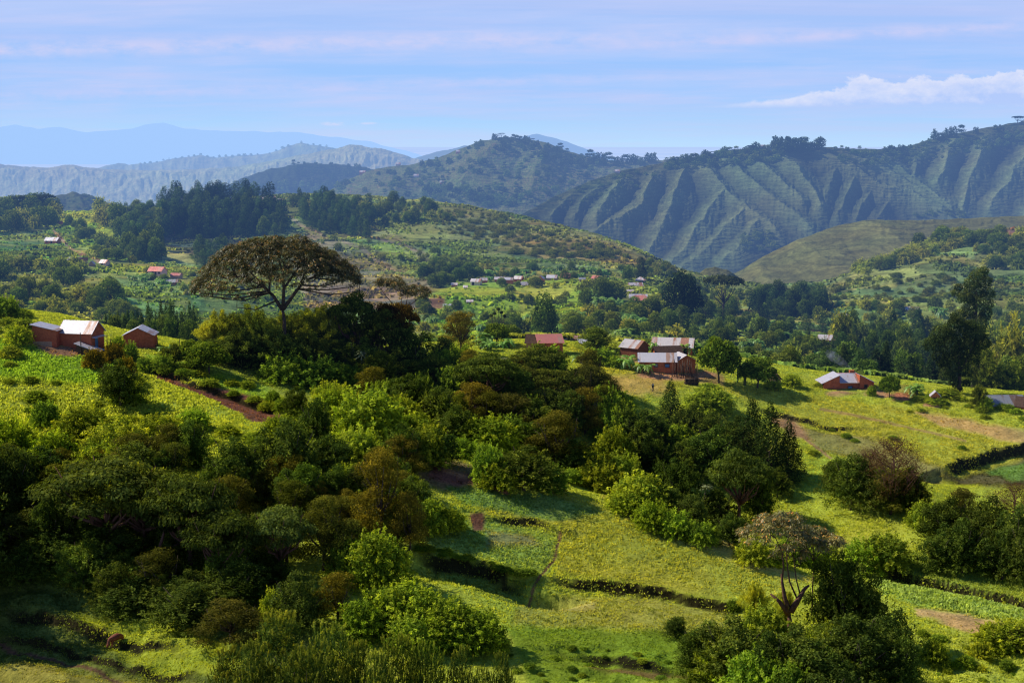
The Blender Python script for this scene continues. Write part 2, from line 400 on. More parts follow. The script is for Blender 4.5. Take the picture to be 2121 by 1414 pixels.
def ground_z(x, y):
    x, y = np.asarray(x, float), np.asarray(y, float)
    z = base_z(x, y)
    near = sstep(420, 300, y)
    z = z + near * ((fbm(x / 14, y / 14, 3, 4) - .5) * 1.0 + (fbm(x / 1.8, y / 1.8, 8, 3) - .5) * .32)
    mid = sstep(300, 450, y) * sstep(3000, 1500, y)
    z = z + mid * ((fbm(x / 55, y / 55, 5, 4) - .5) * 9 + (fbm(x / 11, y / 11, 6, 3) - .5) * 1.6)
    # cattle terracettes that follow the contours
    u, v = proj(x, y, z)
    for (u0, u1, v0, v1) in ((-60, 560, 1190, 1440), (1020, 1620, 1310, 1440), (1900, 2200, 1320, 1440)):
        m = sstep(u0, u0 + 60, u) * sstep(u1, u1 - 60, u) * sstep(v0, v0 + 40, v) * near
        ph = z * 4.2 + (fbm(x / 9, y / 9, 12, 3)) * 14
        z = z + m * .28 * np.clip(np.sin(ph) * 1.8, -1, 1)
    for P, drop, reach in BANKS:
        if np.ndim(x) and len(x) > 50:
            bx = (x > min(p[0] for p in P) - reach) & (x < max(p[0] for p in P) + reach) & (y > min(p[1] for p in P) - reach) & (y < max(p[1] for p in P) + reach)
            if not bx.any(): continue
            xx, yy = x[bx], y[bx]
        else: bx = None; xx, yy = x, y
        wob = (fbm(xx / 2.5, yy / 2.5, 31, 3) - .5) * 2.0
        d, s, e = seg_dist(xx, yy, P); sd = d * s + wob
        f = -drop * sstep(0, .9, sd) * (1 - sstep(2.5, reach, sd)) * sstep(0, 5, e + 1)
        if bx is None: z = z + f
        else: z = z.copy(); z[bx] += f
    return z
def gz(x, y): return float(ground_z(np.array([x]), np.array([y]))[0])
def hit(u, v, dmin=100., dmax=1700.):
    h = hit_base(u, v, dmin, dmax, ground_z)
    if h is None: return None
    return h[0], h[1], gz(*h)

# ------------------------------------------------------------------ painting of the ground zones, some with shade and sunlight put into colour
def inpoly(u, v, P, soft=8., jit=None):
    """soft mask of a polygon in survey (u, v) coordinates"""
    ins = np.zeros(u.shape, bool); dist = np.full(u.shape, 1e9); n = len(P)
    for i in range(n):
        x0, y0 = P[i]; x1, y1 = P[(i + 1) % n]
        c = ((y0 > v) != (y1 > v)) & (u < (x1 - x0) * (v - y0) / ((y1 - y0) + 1e-9) + x0); ins ^= c
        dx, dy = x1 - x0, y1 - y0; t = np.clip(((u - x0) * dx + (v - y0) * dy) / (dx * dx + dy * dy + 1e-9), 0, 1)
        dist = np.minimum(dist, np.hypot(u - x0 - t * dx, v - y0 - t * dy))
    sd = np.where(ins, dist, -dist)
    if jit is not None: sd = sd + jit
    return sstep(-soft / 2, soft / 2, sd)
GRASS = (.19, .225, .028); GRASS_Y = (.27, .27, .035); LUSH = (.12, .22, .024); OLIVE = (.115, .135, .028)
SOIL = (.105, .047, .030); SOIL_R = (.20, .085, .045); DRY = (.24, .17, .07); DARK = (.030, .045, .012); CROP = (.10, .16, .035)
ZN = [  # near zone: polygon, colour, softness
 ([(-300, 640), (2400, 640), (2400, 1500), (-300, 1500)], GRASS, 5),
 ([(-300, 1180), (620, 1200), (700, 1500), (-300, 1500)], (.075, .10, .020), 60),  # shade over the lower slope painted in as darker grass
 ([(-100, 1380), (100, 1370), (330, 1400), (460, 1430), (-100, 1430)], (.15, .15, .03), 30),  # sunlit lower corner painted as lighter grass
 ([(380, 1290), (520, 1360), (460, 1420), (300, 1380), (190, 1310), (150, 1270)], (.17, .2, .02), 20),  # sunlit strip by the cow painted as lighter grass
 ([(-100, 690), (240, 740), (260, 800), (-100, 780)], (.12, .20, .02), 20),
 ([(300, 752), (335, 760), (410, 795), (480, 806), (560, 830), (585, 850), (580, 878), (530, 872), (470, 838), (400, 812), (340, 785)], SOIL, 5),
 ([(470, 755), (600, 790), (690, 800), (720, 830), (600, 830), (430, 780)], (.15, .19, .03), 10),
 ([(300, 735), (420, 755), (560, 800), (560, 825), (430, 790), (310, 750)], (.15, .23, .03), 10),
 ([(860, 940), (960, 950), (1040, 990), (960, 1020), (870, 1000)], (.10, .075, .03), 20),
 ([(905, 965), (985, 985), (1030, 1012), (960, 1008), (890, 985)], SOIL, 10),
 ([(960, 1010), (1150, 1010), (1300, 1060), (1480, 1130), (1640, 1190), (1640, 1240), (1500, 1235), (1150, 1190), (1160, 1090), (1000, 1060)], (.19, .205, .028), 16),
 ([(930, 1010), (1140, 1022), (1250, 1060), (1160, 1075), (960, 1040)], CROP, 12),
 ([(870, 1085), (1000, 1068), (1155, 1095), (1140, 1180), (1100, 1190), (1000, 1150), (870, 1125)], (.14, .19, .035), 10),
 ([(1000, 1090), (1100, 1100), (1120, 1130), (1010, 1130)], (.16, .16, .06), 20),
 ([(1250, 1030), (1420, 1080), (1600, 1155), (1680, 1200), (1560, 1185), (1350, 1100)], (.24, .20, .05), 22),
 ([(975, 1060), (1000, 1060), (1005, 1100), (975, 1105)], SOIL, 8),
 ([(850, 1150), (1000, 1170), (1090, 1200), (1070, 1240), (950, 1200), (850, 1180)], (.12, .155, .025), 10),
 ([(1110, 1210), (1300, 1222), (1520, 1255), (1600, 1300), (1400, 1320), (1060, 1290), (1070, 1250)], (.17, .185, .035), 14),
 ([(1140, 1230), (1240, 1235), (1230, 1262), (1130, 1255)], (.20, .19, .05), 18),
 ([(1040, 1290), (1440, 1318), (1500, 1414), (1100, 1414)], (.10, .15, .015), 18),
 ([(1230, 1368), (1330, 1376), (1430, 1400), (1300, 1396), (1200, 1380)], (.08, .06, .02), 12),
 ([(1180, 715), (1350, 770), (1480, 790), (1700, 820), (1900, 850), (2200, 900), (2200, 930), (1960, 975), (1900, 990), (1780, 920), (1600, 840), (1500, 815), (1330, 800), (1200, 760)], (.205, .215, .028), 14),
 ([(1260, 775), (1360, 780), (1400, 810), (1330, 820), (1250, 800)], (.26, .20, .05), 14),
 ([(1590, 850), (1640, 862), (1700, 900), (1690, 920), (1640, 900), (1610, 880)], (.19, .12, .06), 12),
 ([(1660, 880), (1800, 900), (1950, 970), (1940, 1000), (1800, 960), (1690, 930)], (.14, .14, .04), 16),
 ([(1900, 852), (2000, 872), (2180, 905), (2120, 915), (1950, 890)], (.24, .17, .06), 12),
 ([(1800, 1190), (1900, 1205), (2121, 1255), (2121, 1295), (1900, 1260), (1820, 1225)], (.15, .21, .045), 10),
 ([(1890, 1258), (2010, 1275), (2121, 1300), (2121, 1312), (2040, 1315), (1900, 1275)], DRY, 8),
 ([(1800, 1135), (1900, 1145), (2121, 1215), (2121, 1240), (1900, 1190), (1800, 1165)], (.13, .17, .025), 10),
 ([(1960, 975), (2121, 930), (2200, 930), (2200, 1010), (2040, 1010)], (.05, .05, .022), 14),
 ([(2040, 950), (2150, 935), (2150, 990), (2090, 1000)], (.07, .13, .03), 14),
 ([(1700, 790), (1880, 800), (1900, 830), (1790, 815), (1700, 805)], (.14, .14, .03), 8),
 ([(1855, 815), (1885, 818), (1882, 832), (1850, 828)], SOIL_R, 6),
 ([(1430, 772), (1500, 780), (1500, 800), (1430, 790)], (.16, .12, .04), 8),
 ([(870, 1045), (900, 1045), (890, 1065)], SOIL, 8),
]
ZN += [([(60, 712), (240, 725), (230, 738), (120, 735)], (.16, .09, .05), 8), ([(250, 716), (330, 718), (335, 726), (250, 726)], (.17, .10, .05), 6), ([(1320, 770), (1460, 772), (1480, 784), (1400, 790), (1330, 778)], (.22, .13, .07), 8), ([(1280, 735), (1340, 738), (1340, 745), (1280, 742)], (.2, .13, .07), 5), ([(1700, 806), (1825, 810), (1850, 820), (1720, 815)], (.2, .12, .06), 6), ([(1915, 832), (1960, 836), (1955, 842), (1915, 838)], (.22, .14, .07), 4), ([(1110, 728), (1180, 732), (1180, 738), (1110, 735)], (.18, .15, .05), 6)]
ZM = [  # valley and middle hill
 ([(-300, 380), (2400, 380), (2400, 900), (-300, 900)], (.105, .125, .032), 5),
 ([(-300, 440), (330, 435), (330, 520), (200, 560), (-300, 560)], (.13, .17, .035), 14),
 ([(0, 500), (60, 490), (150, 520), (140, 545), (0, 560)], (.085, .125, .035), 8),
 ([(0, 455), (60, 450), (110, 490), (60, 500), (0, 495)], (.13, .155, .04), 6),
 ([(115, 442), (210, 438), (235, 470), (200, 485), (150, 470)], (.20, .24, .02), 6),
 ([(150, 470), (240, 470), (250, 500), (200, 510), (150, 500)], (.15, .2, .02), 8),
 ([(340, 515), (400, 540), (415, 560), (360, 570), (335, 540)], (.17, .18, .06), 8),
 ([(215, 555), (320, 555), (400, 590), (300, 580), (200, 575)], (.17, .2, .04), 10),
 ([(120, 640), (220, 590), (260, 600), (200, 660), (130, 665)], (.24, .2, .06), 14),
 ([(240, 590), (410, 600), (440, 650), (240, 660)], (.10, .15, .04), 14),
 ([(320, 480), (480, 490), (560, 520), (560, 560), (440, 550), (330, 510)], (.05, .055, .03), 14),  # shadow of the tall pine wood painted as dark ground
 ([(600, 480), (640, 480), (800, 530), (830, 570), (900, 590), (870, 640), (640, 640), (600, 540)], (.115, .105, .055), 10),
 ([(700, 500), (780, 520), (800, 545), (880, 560), (900, 575), (820, 560), (720, 540)], (.13, .13, .05), 8),
 ([(630, 590), (760, 600), (880, 610), (860, 650), (630, 650)], (.12, .095, .06), 12),
 ([(720, 495), (760, 490), (900, 540), (920, 560), (880, 558)], (.12, .15, .035), 8),
 ([(850, 430), (1100, 455), (1250, 500), (1420, 560), (1300, 560), (1150, 520), (1000, 500), (880, 460)], (.115, .105, .032), 14),
 ([(640, 420), (700, 440), (860, 500), (900, 540), (860, 530), (700, 480)], (.12, .12, .04), 12),
 ([(1115, 528), (1200, 523), (1290, 530), (1315, 545), (1300, 560), (1230, 570), (1160, 555)], (.16, .15, .05), 6),
 ([(930, 470), (1000, 480), (1100, 510), (1100, 530), (1000, 520), (930, 500)], (.09, .10, .03), 14),
 ([(940, 590), (1060, 590), (1200, 575), (1280, 600), (1260, 640), (1100, 660), (960, 650), (900, 660), (890, 620)], (.14, .20, .022), 12),
 ([(1060, 600), (1130, 590), (1210, 595), (1150, 620), (1080, 640)], (.19, .21, .03), 10),
 ([(880, 650), (1000, 660), (1060, 690), (900, 690)], (.12, .18, .02), 12),
 ([(870, 625), (920, 628), (930, 640), (880, 640)], (.2, .09, .05), 6),
 ([(1340, 610), (1420, 610), (1440, 640), (1350, 645)], (.14, .2, .05), 8),
 ([(1560, 590), (1700, 600), (1850, 560), (2121, 500), (2400, 500), (2400, 600), (1980, 620), (1750, 620), (1580, 620)], (.085, .10, .03), 12),
 ([(1700, 580), (1900, 545), (1960, 560), (1900, 590), (1750, 605)], (.11, .115, .032), 14),
 ([(2040, 480), (2121, 478), (2400, 478), (2400, 520), (2080, 505)], (.16, .08, .05), 8),
 ([(1820, 662), (1870, 662), (1870, 690), (1800, 685)], (.13, .17, .03), 6),
 ([(1860, 685), (1930, 690), (1900, 705), (1850, 700)], (.17, .17, .02), 6),
 ([(2030, 770), (2080, 780), (2090, 812), (2050, 810), (2010, 785)], (.20, .08, .05), 8),
 ([(2000, 740), (2060, 735), (2080, 765), (2010, 770)], (.12, .17, .03), 10),
 ([(1360, 690), (1400, 690), (1400, 705), (1360, 705)], (.2, .2, .03), 6),
 ([(780, 500), (830, 512), (860, 530), (790, 530)], (.13, .16, .03), 8),
]
PATHS = [  # pixel polylines of trodden lines, width px, colour
 ([(1160, 1098), (1158, 1115), (1148, 1160), (1125, 1185), (1105, 1200), (1080, 1235)], 3.0, (.10, .055, .03)),
 ([(112, 478), (135, 500), (150, 522), (185, 540), (215, 555)], 4.0, (.26, .16, .09)),
 ([(215, 555), (260, 558), (320, 552)], 2.5, (.2, .2, .05)),
 ([(560, 430), (610, 455), (680, 490), (750, 520), (830, 560)], 3.5, (.16, .13, .07)),
 ([(0, 560), (25, 545), (60, 525)], 1.8, (.2, .2, .06)),
 ([(1368, 605), (1380, 622), (1400, 645)], 4, (.3, .2, .1)),
 ([(1600, 870), (1660, 900), (1720, 950)], 3, (.16, .10, .05)),
 ([(1700, 845), (1850, 880), (2000, 915)], 3, (.17, .13, .04)),
 ([(0, 1330), (80, 1352), (160, 1362), (260, 1400)], 4, (.07, .04, .025)),
 ([(920, 970), (1000, 1000), (1050, 1020)], 5, (.2, .1, .05)),
 ([(640, 440), (760, 490), (880, 520)], 2, (.15, .1, .06)),
]
def paint(x, y, z, zones, seed=1):
    return np.clip(paint0(x, y, z, zones, seed) * np.array([2.15, 2.1, 2.1] if zones is ZN else [2.5, 2.5, 2.5]), 0, .6)
def paint0(x, y, z, zones, seed=1):
    u, v = proj(x, y, z); sc = 1.0
    j = (fbm(x / 4, y / 4, 40 + seed, 3) - .5) * 18 if y.max() < 500 else (fbm(x / 18, y / 18, 40 + seed, 3) - .5) * 12
    C = np.zeros(u.shape + (3,))
    for P, c, s in zones:
        us = [p[0] for p in P]; vs = [p[1] for p in P]
        bx = (u > min(us) - 40) & (u < max(us) + 40) & (v > min(vs) - 40) & (v < max(vs) + 40)
        if not bx.any(): continue
        m = inpoly(u[bx], v[bx], P, s, j[bx])[:, None]
        C[bx] = C[bx] * (1 - m) + np.array(c) * m
    for P, w, c in PATHS:
        d = np.full(u.shape, 1e9)
        for (x0, y0), (x1, y1) in zip(P[:-1], P[1:]):
            dx, dy = x1 - x0, y1 - y0; t = np.clip(((u - x0) * dx + (v - y0) * dy) / (dx * dx + dy * dy), 0, 1)
            d = np.minimum(d, np.hypot(u - x0 - t * dx, v - y0 - t * dy))
        m = sstep(w * 1.3, w * .5, d + j * .05)[..., None]; C = C * (1 - m) + np.array(c) * m
    if zones is ZM:
        wx_ = x + (fbm(x / 40, y / 40, 55, 2) - .5) * 50; wy_ = y + (fbm(x / 40, y / 40, 56, 2) - .5) * 50 + x * .35
        gx, gy = wx_ / 46, wy_ / 30; f = .72 + .55 * _h(np.floor(gx), np.floor(gy), 9); hue = _h(np.floor(gx), np.floor(gy), 14)[:, None]
        e = np.minimum(np.minimum(gx % 1, 1 - gx % 1) * 46, np.minimum(gy % 1, 1 - gy % 1) * 30); f = f * (.62 + .38 * sstep(.4, 1.6, e))
        C = C * f[:, None] * (1 + (hue - .5) * np.array([.45, .0, -.3]))
    return C
def ground_sheet(name, ys, na, zones, mat, a0=-.47, a1=.47):
    A = np.linspace(a0, a1, na); Yg, Ag = np.meshgrid(ys, A, indexing='ij')
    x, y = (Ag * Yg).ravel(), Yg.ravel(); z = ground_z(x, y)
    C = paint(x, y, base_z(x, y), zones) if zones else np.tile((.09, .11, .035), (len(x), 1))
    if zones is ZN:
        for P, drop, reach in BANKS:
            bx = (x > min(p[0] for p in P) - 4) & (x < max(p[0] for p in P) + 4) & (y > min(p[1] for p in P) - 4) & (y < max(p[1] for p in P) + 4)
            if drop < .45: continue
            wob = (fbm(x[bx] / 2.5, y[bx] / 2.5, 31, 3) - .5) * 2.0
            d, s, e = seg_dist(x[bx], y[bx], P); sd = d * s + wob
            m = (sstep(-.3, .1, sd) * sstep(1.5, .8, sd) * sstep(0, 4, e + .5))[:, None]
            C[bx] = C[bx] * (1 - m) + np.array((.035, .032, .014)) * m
    o = link(name, mesh_np(name, np.stack([x, y, z], 1), grid_faces(len(ys), na), C, True), mat)
    return tag(o, kind='structure')
YN = np.concatenate([np.arange(45, 120, 3.0), np.arange(120, 305, .45)])
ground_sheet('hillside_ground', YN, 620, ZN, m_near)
YM = np.concatenate([[YN[-1]], np.arange(307, 700, 2.2), np.arange(700, 1500, 4.0)])
ground_sheet('valley_ground', YM, 620, ZM, m_mid)
YF = YM[-1] * (15800 / YM[-1]) ** np.linspace(0, 1, 60)
ground_sheet('plain', YF, 160, None, m_farther, -.6, .6)

# lake that reaches the horizon
M = Mat('hazy_lake_water', False)
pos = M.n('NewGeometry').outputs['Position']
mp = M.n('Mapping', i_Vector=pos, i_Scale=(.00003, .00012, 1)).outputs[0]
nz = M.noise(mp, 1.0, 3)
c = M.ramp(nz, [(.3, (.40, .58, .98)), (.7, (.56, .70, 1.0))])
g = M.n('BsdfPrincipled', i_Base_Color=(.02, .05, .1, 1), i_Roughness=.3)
e = M.n('Emission', i_Color=c, i_Strength=1.0)  # pale haze and glare over the water put in as glow
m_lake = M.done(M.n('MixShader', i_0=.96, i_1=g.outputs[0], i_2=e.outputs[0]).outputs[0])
lk = MB().add([(-90000, 9000, -640), (90000, 9000, -640), (240000, 400000, -640), (-240000, 400000, -640)], [(0, 1, 2, 3)])
tag(lk.build('lake', m_lake), kind='structure')

# ------------------------------------------------------------------ separate hills, with spurs and gullies
HILLS = {}
def hill(name, crest, foot, spurs, amp, wid, col, mat, nu, nt, seed, pw=1.0, rough=1.0, colfn=None, auto=None, subamp=0.):
    u0, u1 = crest[0][0], crest[-1][0]
    U = np.linspace(u0, u1, nu); rs = np.random.RandomState(seed)
    ip = lambda pts, k: np.interp(U, [p[0] for p in pts], [p[k] for p in pts])
    vc, dc, vf, df = ip(crest, 1), ip(crest, 2), ip(foot, 1), ip(foot, 2)
    vc = vc + (fbm(U / 22, U * 0 + seed, seed, 3) - .5) * 4.0
    T = np.concatenate([np.linspace(0, 1, nt), 1 + np.linspace(0, .45, 14)[1:]])
    tt = np.clip(T, 0, 1)[:, None]; back = np.clip(T - 1, 0, 1)[:, None]
    prof = tt ** pw
    v = vf[None] + (vc - vf)[None] * prof
    d = df[None] + (dc - df)[None] * (tt + back)
    x, y, z = pt(np.broadcast_to(U, v.shape), v, d)
    z = z - back * (dc - df)[None] * .55 * (1 + back)
    # relief
    Un = np.broadcast_to(U, v.shape); R = np.zeros(v.shape)
    wx = (fbm(Un / 30, v / 30, seed + 5, 4) - .5) * 20
    wy = (fbm(Un / 30, v / 30, seed + 9, 3) - .5) * 10
    sp = [(s, (1.0 if sum(math.hypot(b[0] - a[0], b[1] - a[1]) for a, b in zip(s[:-1], s[1:])) > 105 else .55 + .2 * rs.rand())) for s in spurs]
    if auto:
        n, slant, spread, clen = auto
        for k in range(n):
            uu = u0 + (u1 - u0) * (k + .5 + .5 * rs.rand()) / n
            i = int(np.clip((uu - u0) / (u1 - u0) * (nu - 1), 0, nu - 1)); vv0, vv1 = vc[i], vf[i]
            sl = slant + spread * rs.randn(); L = (vv1 - vv0) * clen * (.7 + .5 * rs.rand())
            P = [(uu, vv0)]; 
            for q in range(5): P.append((P[-1][0] + sl * L / 5 + rs.randn() * 3, P[-1][1] + L / 5))
            sp.append((P, .7 + .4 * rs.rand()))
            for b in range(3):
                q = P[1 + b]; s2 = sl + (1.1 if (b + k) % 2 else -1.1) * (.7 + .5 * rs.rand()); L2 = L * .35
                sp.append(([q, (q[0] + s2 * L2 * .5, q[1] + L2 * .5), (q[0] + s2 * L2, q[1] + L2)], .5))
    for P, k in sp:
        dd = np.full(v.shape, 1e9)
        for (x0, y0), (x1, y1) in zip(P[:-1], P[1:]):
            dx, dy = x1 - x0, y1 - y0; t = np.clip(((Un + wx - x0) * dx + (v + wy - y0) * dy) / (dx * dx + dy * dy), 0, 1)
            dd = np.minimum(dd, np.hypot(Un + wx - x0 - t * dx, (v + wy - y0 - t * dy)))
        q = np.clip(1 - dd / (wid * (.35 + 1.0 * k)), 0, 1)
        R = np.maximum(R, k * (q * .8 + q ** 3 * .2) * sstep(0, .2, q + .1))
    edge = np.sin(np.clip(tt, 0, 1) * math.pi * .5) * (1 - .93 * sstep(.80, 1.0, tt)) * (1 - sstep(0, .4, back))
    R = R + subamp * (1 - np.abs(2 * fbm(Un / 9 + wy * .1, v / 26, seed + 3, 3) - 1))
    z = z + amp * (R - .3) * edge
    m_pp = (y / FOC)
    z = z + (fbm(Un / 12, v / 7 + tt * 6, seed + 2, 4) - .5) * 7 * m_pp * rough * (1 - .5 * sstep(.85, 1, tt))
    X = np.stack([x.ravel(), y.ravel(), z.ravel()], 1)
    C = np.tile(col, (len(X), 1))
    if colfn is not None:
        C = colfn(Un.ravel(), v.ravel(), C, R.ravel())
    o = link(name, mesh_np(name, X, grid_faces(len(T), nu), C, True), mat)
    tag(o, kind='structure')
    HILLS[name + str(seed)] = (U, T, X.reshape(len(T), nu, 3))
    return o
def hill_point(key, u, t):
    U, T, X = HILLS[key]
    i = int(np.clip((u - U[0]) / (U[-1] - U[0]) * (len(U) - 1), 0, len(U) - 1)); j = int(np.searchsorted(T, t))
    return X[min(j, len(T) - 1), i]
def hill_at(key, u, v):
    """ground point of a hill nearest to a survey position"""
    U, T, X = HILLS[key]
    i = int(np.clip((u - U[0]) / (U[-1] - U[0]) * (len(U) - 1), 0, len(U) - 1)); c = X[:, i]
    pv = proj(c[:, 0], c[:, 1], c[:, 2])[1]; n = int((T <= 1).sum())
    return c[:n][np.argmin(np.abs(pv[:n] - v))]
def patches(cols, su, sv, seed, amt):
    def f(u, v, C, R):
        k = vnoise(u / su + fbm(u / 40, v / 20, seed, 2) * 2, v / sv, seed); k2 = vnoise(u / su * 1.7, v / sv * 1.6, seed + 7)
        idx = ((k * 7.3 + k2 * 5.1) % 1 * len(cols)).astype(int); P = np.array(cols)[np.clip(idx, 0, len(cols) - 1)]
        return C * (1 - amt) + P * amt
    return f

def colC(u, v, C, R):
    C = C * (1 + .25 * (R[:, None] - .3)); return C
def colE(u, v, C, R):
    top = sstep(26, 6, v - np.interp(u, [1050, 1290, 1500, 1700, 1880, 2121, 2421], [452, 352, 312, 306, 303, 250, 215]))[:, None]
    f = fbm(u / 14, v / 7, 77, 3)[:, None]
    C = C * (.22 + 1.25 * np.clip(R, 0, 1)[:, None])  # lit ribs painted lighter, gullies darker as shade and thicker plants
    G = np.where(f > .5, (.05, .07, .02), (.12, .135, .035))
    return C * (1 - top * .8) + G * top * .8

hill('distant_mountain', [(-400, 275, 45000), (-60, 266, 45000), (0, 263, 45000), (33, 258, 45000), (80, 268, 45000), (125, 263, 45000), (180, 275, 45000), (270, 268, 45000), (300, 259, 45000), (340, 255, 45000), (385, 267, 45000), (460, 271, 45000), (620, 275, 45000), (760, 292, 45000), (860, 318, 45000), (900, 332, 45000)],
     [(-400, 330, 41000), (900, 345, 41000)], [], 0, 20, (.06, .08, .05), m_farther, 200, 20, 11, rough=.15)
hill('blue_mountain', [(820, 350, 9800), (900, 322, 9800), (1000, 302, 9800), (1060, 286, 9800), (1112, 278, 9800), (1145, 284, 9800), (1180, 296, 9800), (1240, 318, 9800), (1330, 350, 9800)],
     [(820, 380, 8600), (1330, 400, 8600)], [], 24, 24, (.035, .05, .03), m_farther, 160, 30, 12, auto=(7, .2, .5, .8), rough=.5)
hill('mountain_ridge', [(780, 352, 6600), (840, 334, 6600), (900, 316, 6600), (960, 304, 6600), (1010, 300, 6600), (1100, 330, 6600)],
     [(780, 370, 6100), (1100, 370, 6100)], [], 9, 16, (.12, .14, .05), m_farther, 130, 30, 13, auto=(9, -.3, .6, .9))
GUL = (lambda f: (lambda u, v, C, R: f(u, v, C, R) * (.45 + 1.0 * np.clip(R, 0, 1)[:, None])))(patches([(.24, .25, .11), (.33, .29, .13), (.16, .2, .08)], 30, 18, 4, .6))  # lit relief painted in: ribs paler, gullies darker in colour
hill('mountain_ridge', [(80, 375, 6900), (150, 353, 6900), (205, 347, 6900), (245, 337, 6900), (270, 342, 6900), (300, 340, 6900), (350, 331, 6900), (415, 322, 6900), (450, 327, 6900), (500, 322, 6900), (550, 319, 6900), (600, 303, 6900), (625, 296, 6900), (665, 303, 6900), (700, 309, 6900), (760, 322, 6900), (850, 350, 6900)],
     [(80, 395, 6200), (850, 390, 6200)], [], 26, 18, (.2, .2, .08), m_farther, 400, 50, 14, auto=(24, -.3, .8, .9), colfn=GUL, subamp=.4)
hill('mountain_ridge', [(-400, 335, 5400), (0, 341, 5400), (50, 346, 5400), (100, 348, 5400), (145, 342, 5400), (200, 350, 5400), (260, 352, 5400), (320, 354, 5400), (400, 351, 5400), (450, 349, 5400), (525, 341, 5400), (600, 326, 5400), (695, 309, 5400), (725, 300, 5400), (750, 302, 5400), (800, 312, 5400), (850, 326, 5400), (900, 338, 5400), (960, 360, 5400)],
     [(-400, 470, 4500), (960, 450, 4500)],
     [[(145, 342), (165, 370), (200, 390), (250, 410)], [(110, 347), (80, 375), (60, 400)], [(60, 347), (35, 370), (15, 395)], [(300, 354), (330, 375), (370, 395), (410, 400)], [(270, 352), (300, 380), (320, 400)], [(420, 350), (400, 370), (370, 385)], [(725, 301), (690, 330), (620, 352), (540, 360), (480, 375)], [(450, 349), (470, 365), (500, 380)], [(600, 326), (560, 350), (500, 372)], [(750, 302), (790, 322), (830, 340)]],
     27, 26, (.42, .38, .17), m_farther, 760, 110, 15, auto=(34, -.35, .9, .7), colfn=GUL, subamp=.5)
FARM = patches([(.14, .18, .05), (.20, .23, .05), (.075, .10, .03), (.22, .17, .08), (.12, .16, .04), (.19, .2, .07)], 34, 11, 21, .75)
hill('wooded_hill', [(400, 418, 3300), (430, 402, 3300), (500, 369, 3300), (560, 351, 3300), (620, 339, 3300), (700, 340, 3300), (760, 347, 3300), (820, 366, 3300), (900, 390, 3300)],
     [(400, 440, 2900), (900, 450, 2900)], [], 16, 26, (.045, .06, .022), m_far, 260, 50, 16, auto=(9, -.2, .5, .9), rough=1.6)
hill('farmed_hill', [(620, 425, 2700), (680, 396, 2700), (720, 372, 2700), (760, 354, 2700), (800, 346, 2700), (850, 341, 2700), (900, 329, 2700), (950, 309, 2700), (1000, 291, 2700), (1040, 285, 2700), (1090, 287, 2700), (1130, 296, 2700), (1180, 315, 2700), (1230, 326, 2700), (1290, 334, 2700), (1360, 332, 2700), (1420, 328, 2700), (1520, 345, 2700)],
     [(620, 470, 2050), (1100, 480, 2050), (1520, 470, 2050)], [[(1040, 286), (1000, 330), (960, 380), (940, 430)], [(1130, 296), (1120, 350), (1100, 400), (1080, 440)], [(850, 341), (830, 380), (800, 420)]], 20, 42, (.10, .12, .035), m_far, 560, 120, 17, pw=.8, rough=.7, colfn=FARM)
hill('grassy_knoll', [(0, 445, 2100), (60, 432, 2100), (90, 415, 2100), (120, 404, 2100), (150, 399, 2100), (185, 403, 2100), (220, 420, 2100), (260, 436, 2100), (300, 440, 2100), (340, 428, 2100), (400, 420, 2100), (470, 440, 2100)],
     [(0, 480, 1800), (470, 480, 1800)], [[(150, 399), (170, 425), (190, 450)], [(120, 404), (100, 440)]], 14, 22, (.10, .12, .035), m_far, 260, 60, 18, rough=1.4)
hill('gullied_hill', [(1030, 470, 1750), (1070, 447, 1800), (1100, 433, 1830), (1150, 406, 1880), (1220, 376, 1950), (1290, 353, 2000), (1380, 336, 2060), (1440, 326, 2080), (1500, 313, 2100), (1560, 306, 2100), (1640, 309, 2100), (1700, 306, 2120), (1760, 309, 2150), (1820, 310, 2200), (1880, 303, 2250), (1930, 288, 2280), (1980, 276, 2300), (2040, 266, 2320), (2121, 250, 2350), (2500, 205, 2400)],
     [(1030, 620, 1500), (1450, 620, 1560), (1700, 580, 1640), (2121, 520, 1850), (2500, 480, 1900)],
     [[(1355, 360), (1345, 400), (1325, 440), (1295, 462), (1250, 486), (1215, 510)], [(1420, 345), (1410, 385), (1385, 445), (1360, 500), (1345, 530)], [(1450, 350), (1480, 385), (1510, 420), (1545, 445), (1605, 485)],
      [(1500, 340), (1545, 385), (1600, 428), (1640, 455), (1675, 480)], [(1500, 415), (1465, 460), (1425, 520), (1390, 550)], [(1540, 443), (1510, 480), (1465, 522), (1415, 560)], [(1570, 470), (1540, 510), (1490, 550)],
      [(1700, 312), (1755, 350), (1800, 388), (1840, 405), (1875, 407), (1905, 427), (1950, 440)], [(1720, 308), (1790, 345), (1860, 382), (1930, 420), (1970, 440)], [(1800, 318), (1850, 355), (1905, 392), (1965, 438)],
      [(1735, 350), (1715, 400), (1705, 450)], [(1770, 372), (1748, 420), (1738, 460)], [(1810, 395), (1785, 430), (1770, 460)], [(1850, 408), (1825, 440), (1810, 470)], [(2040, 300), (2022, 355), (2002, 415), (1995, 450)], [(2130, 330), (2090, 385), (2050, 440)], [(2190, 340), (2150, 400), (2120, 460)],
      [(1240, 385), (1215, 418), (1192, 456)], [(1290, 378), (1262, 428), (1232, 472)], [(1180, 405), (1160, 430), (1140, 455)], [(1600, 318), (1640, 355), (1680, 400), (1700, 440)], [(1560, 335), (1610, 385), (1660, 430)], [(1450, 470), (1420, 505), (1385, 545)], [(1930, 300), (1900, 340), (1890, 390)], [(1980, 290), (1960, 340), (1945, 390)]],
     20, 31, (.105, .13, .05), m_far, 900, 260, 19, pw=1.05, rough=.3, colfn=colE, subamp=.12)
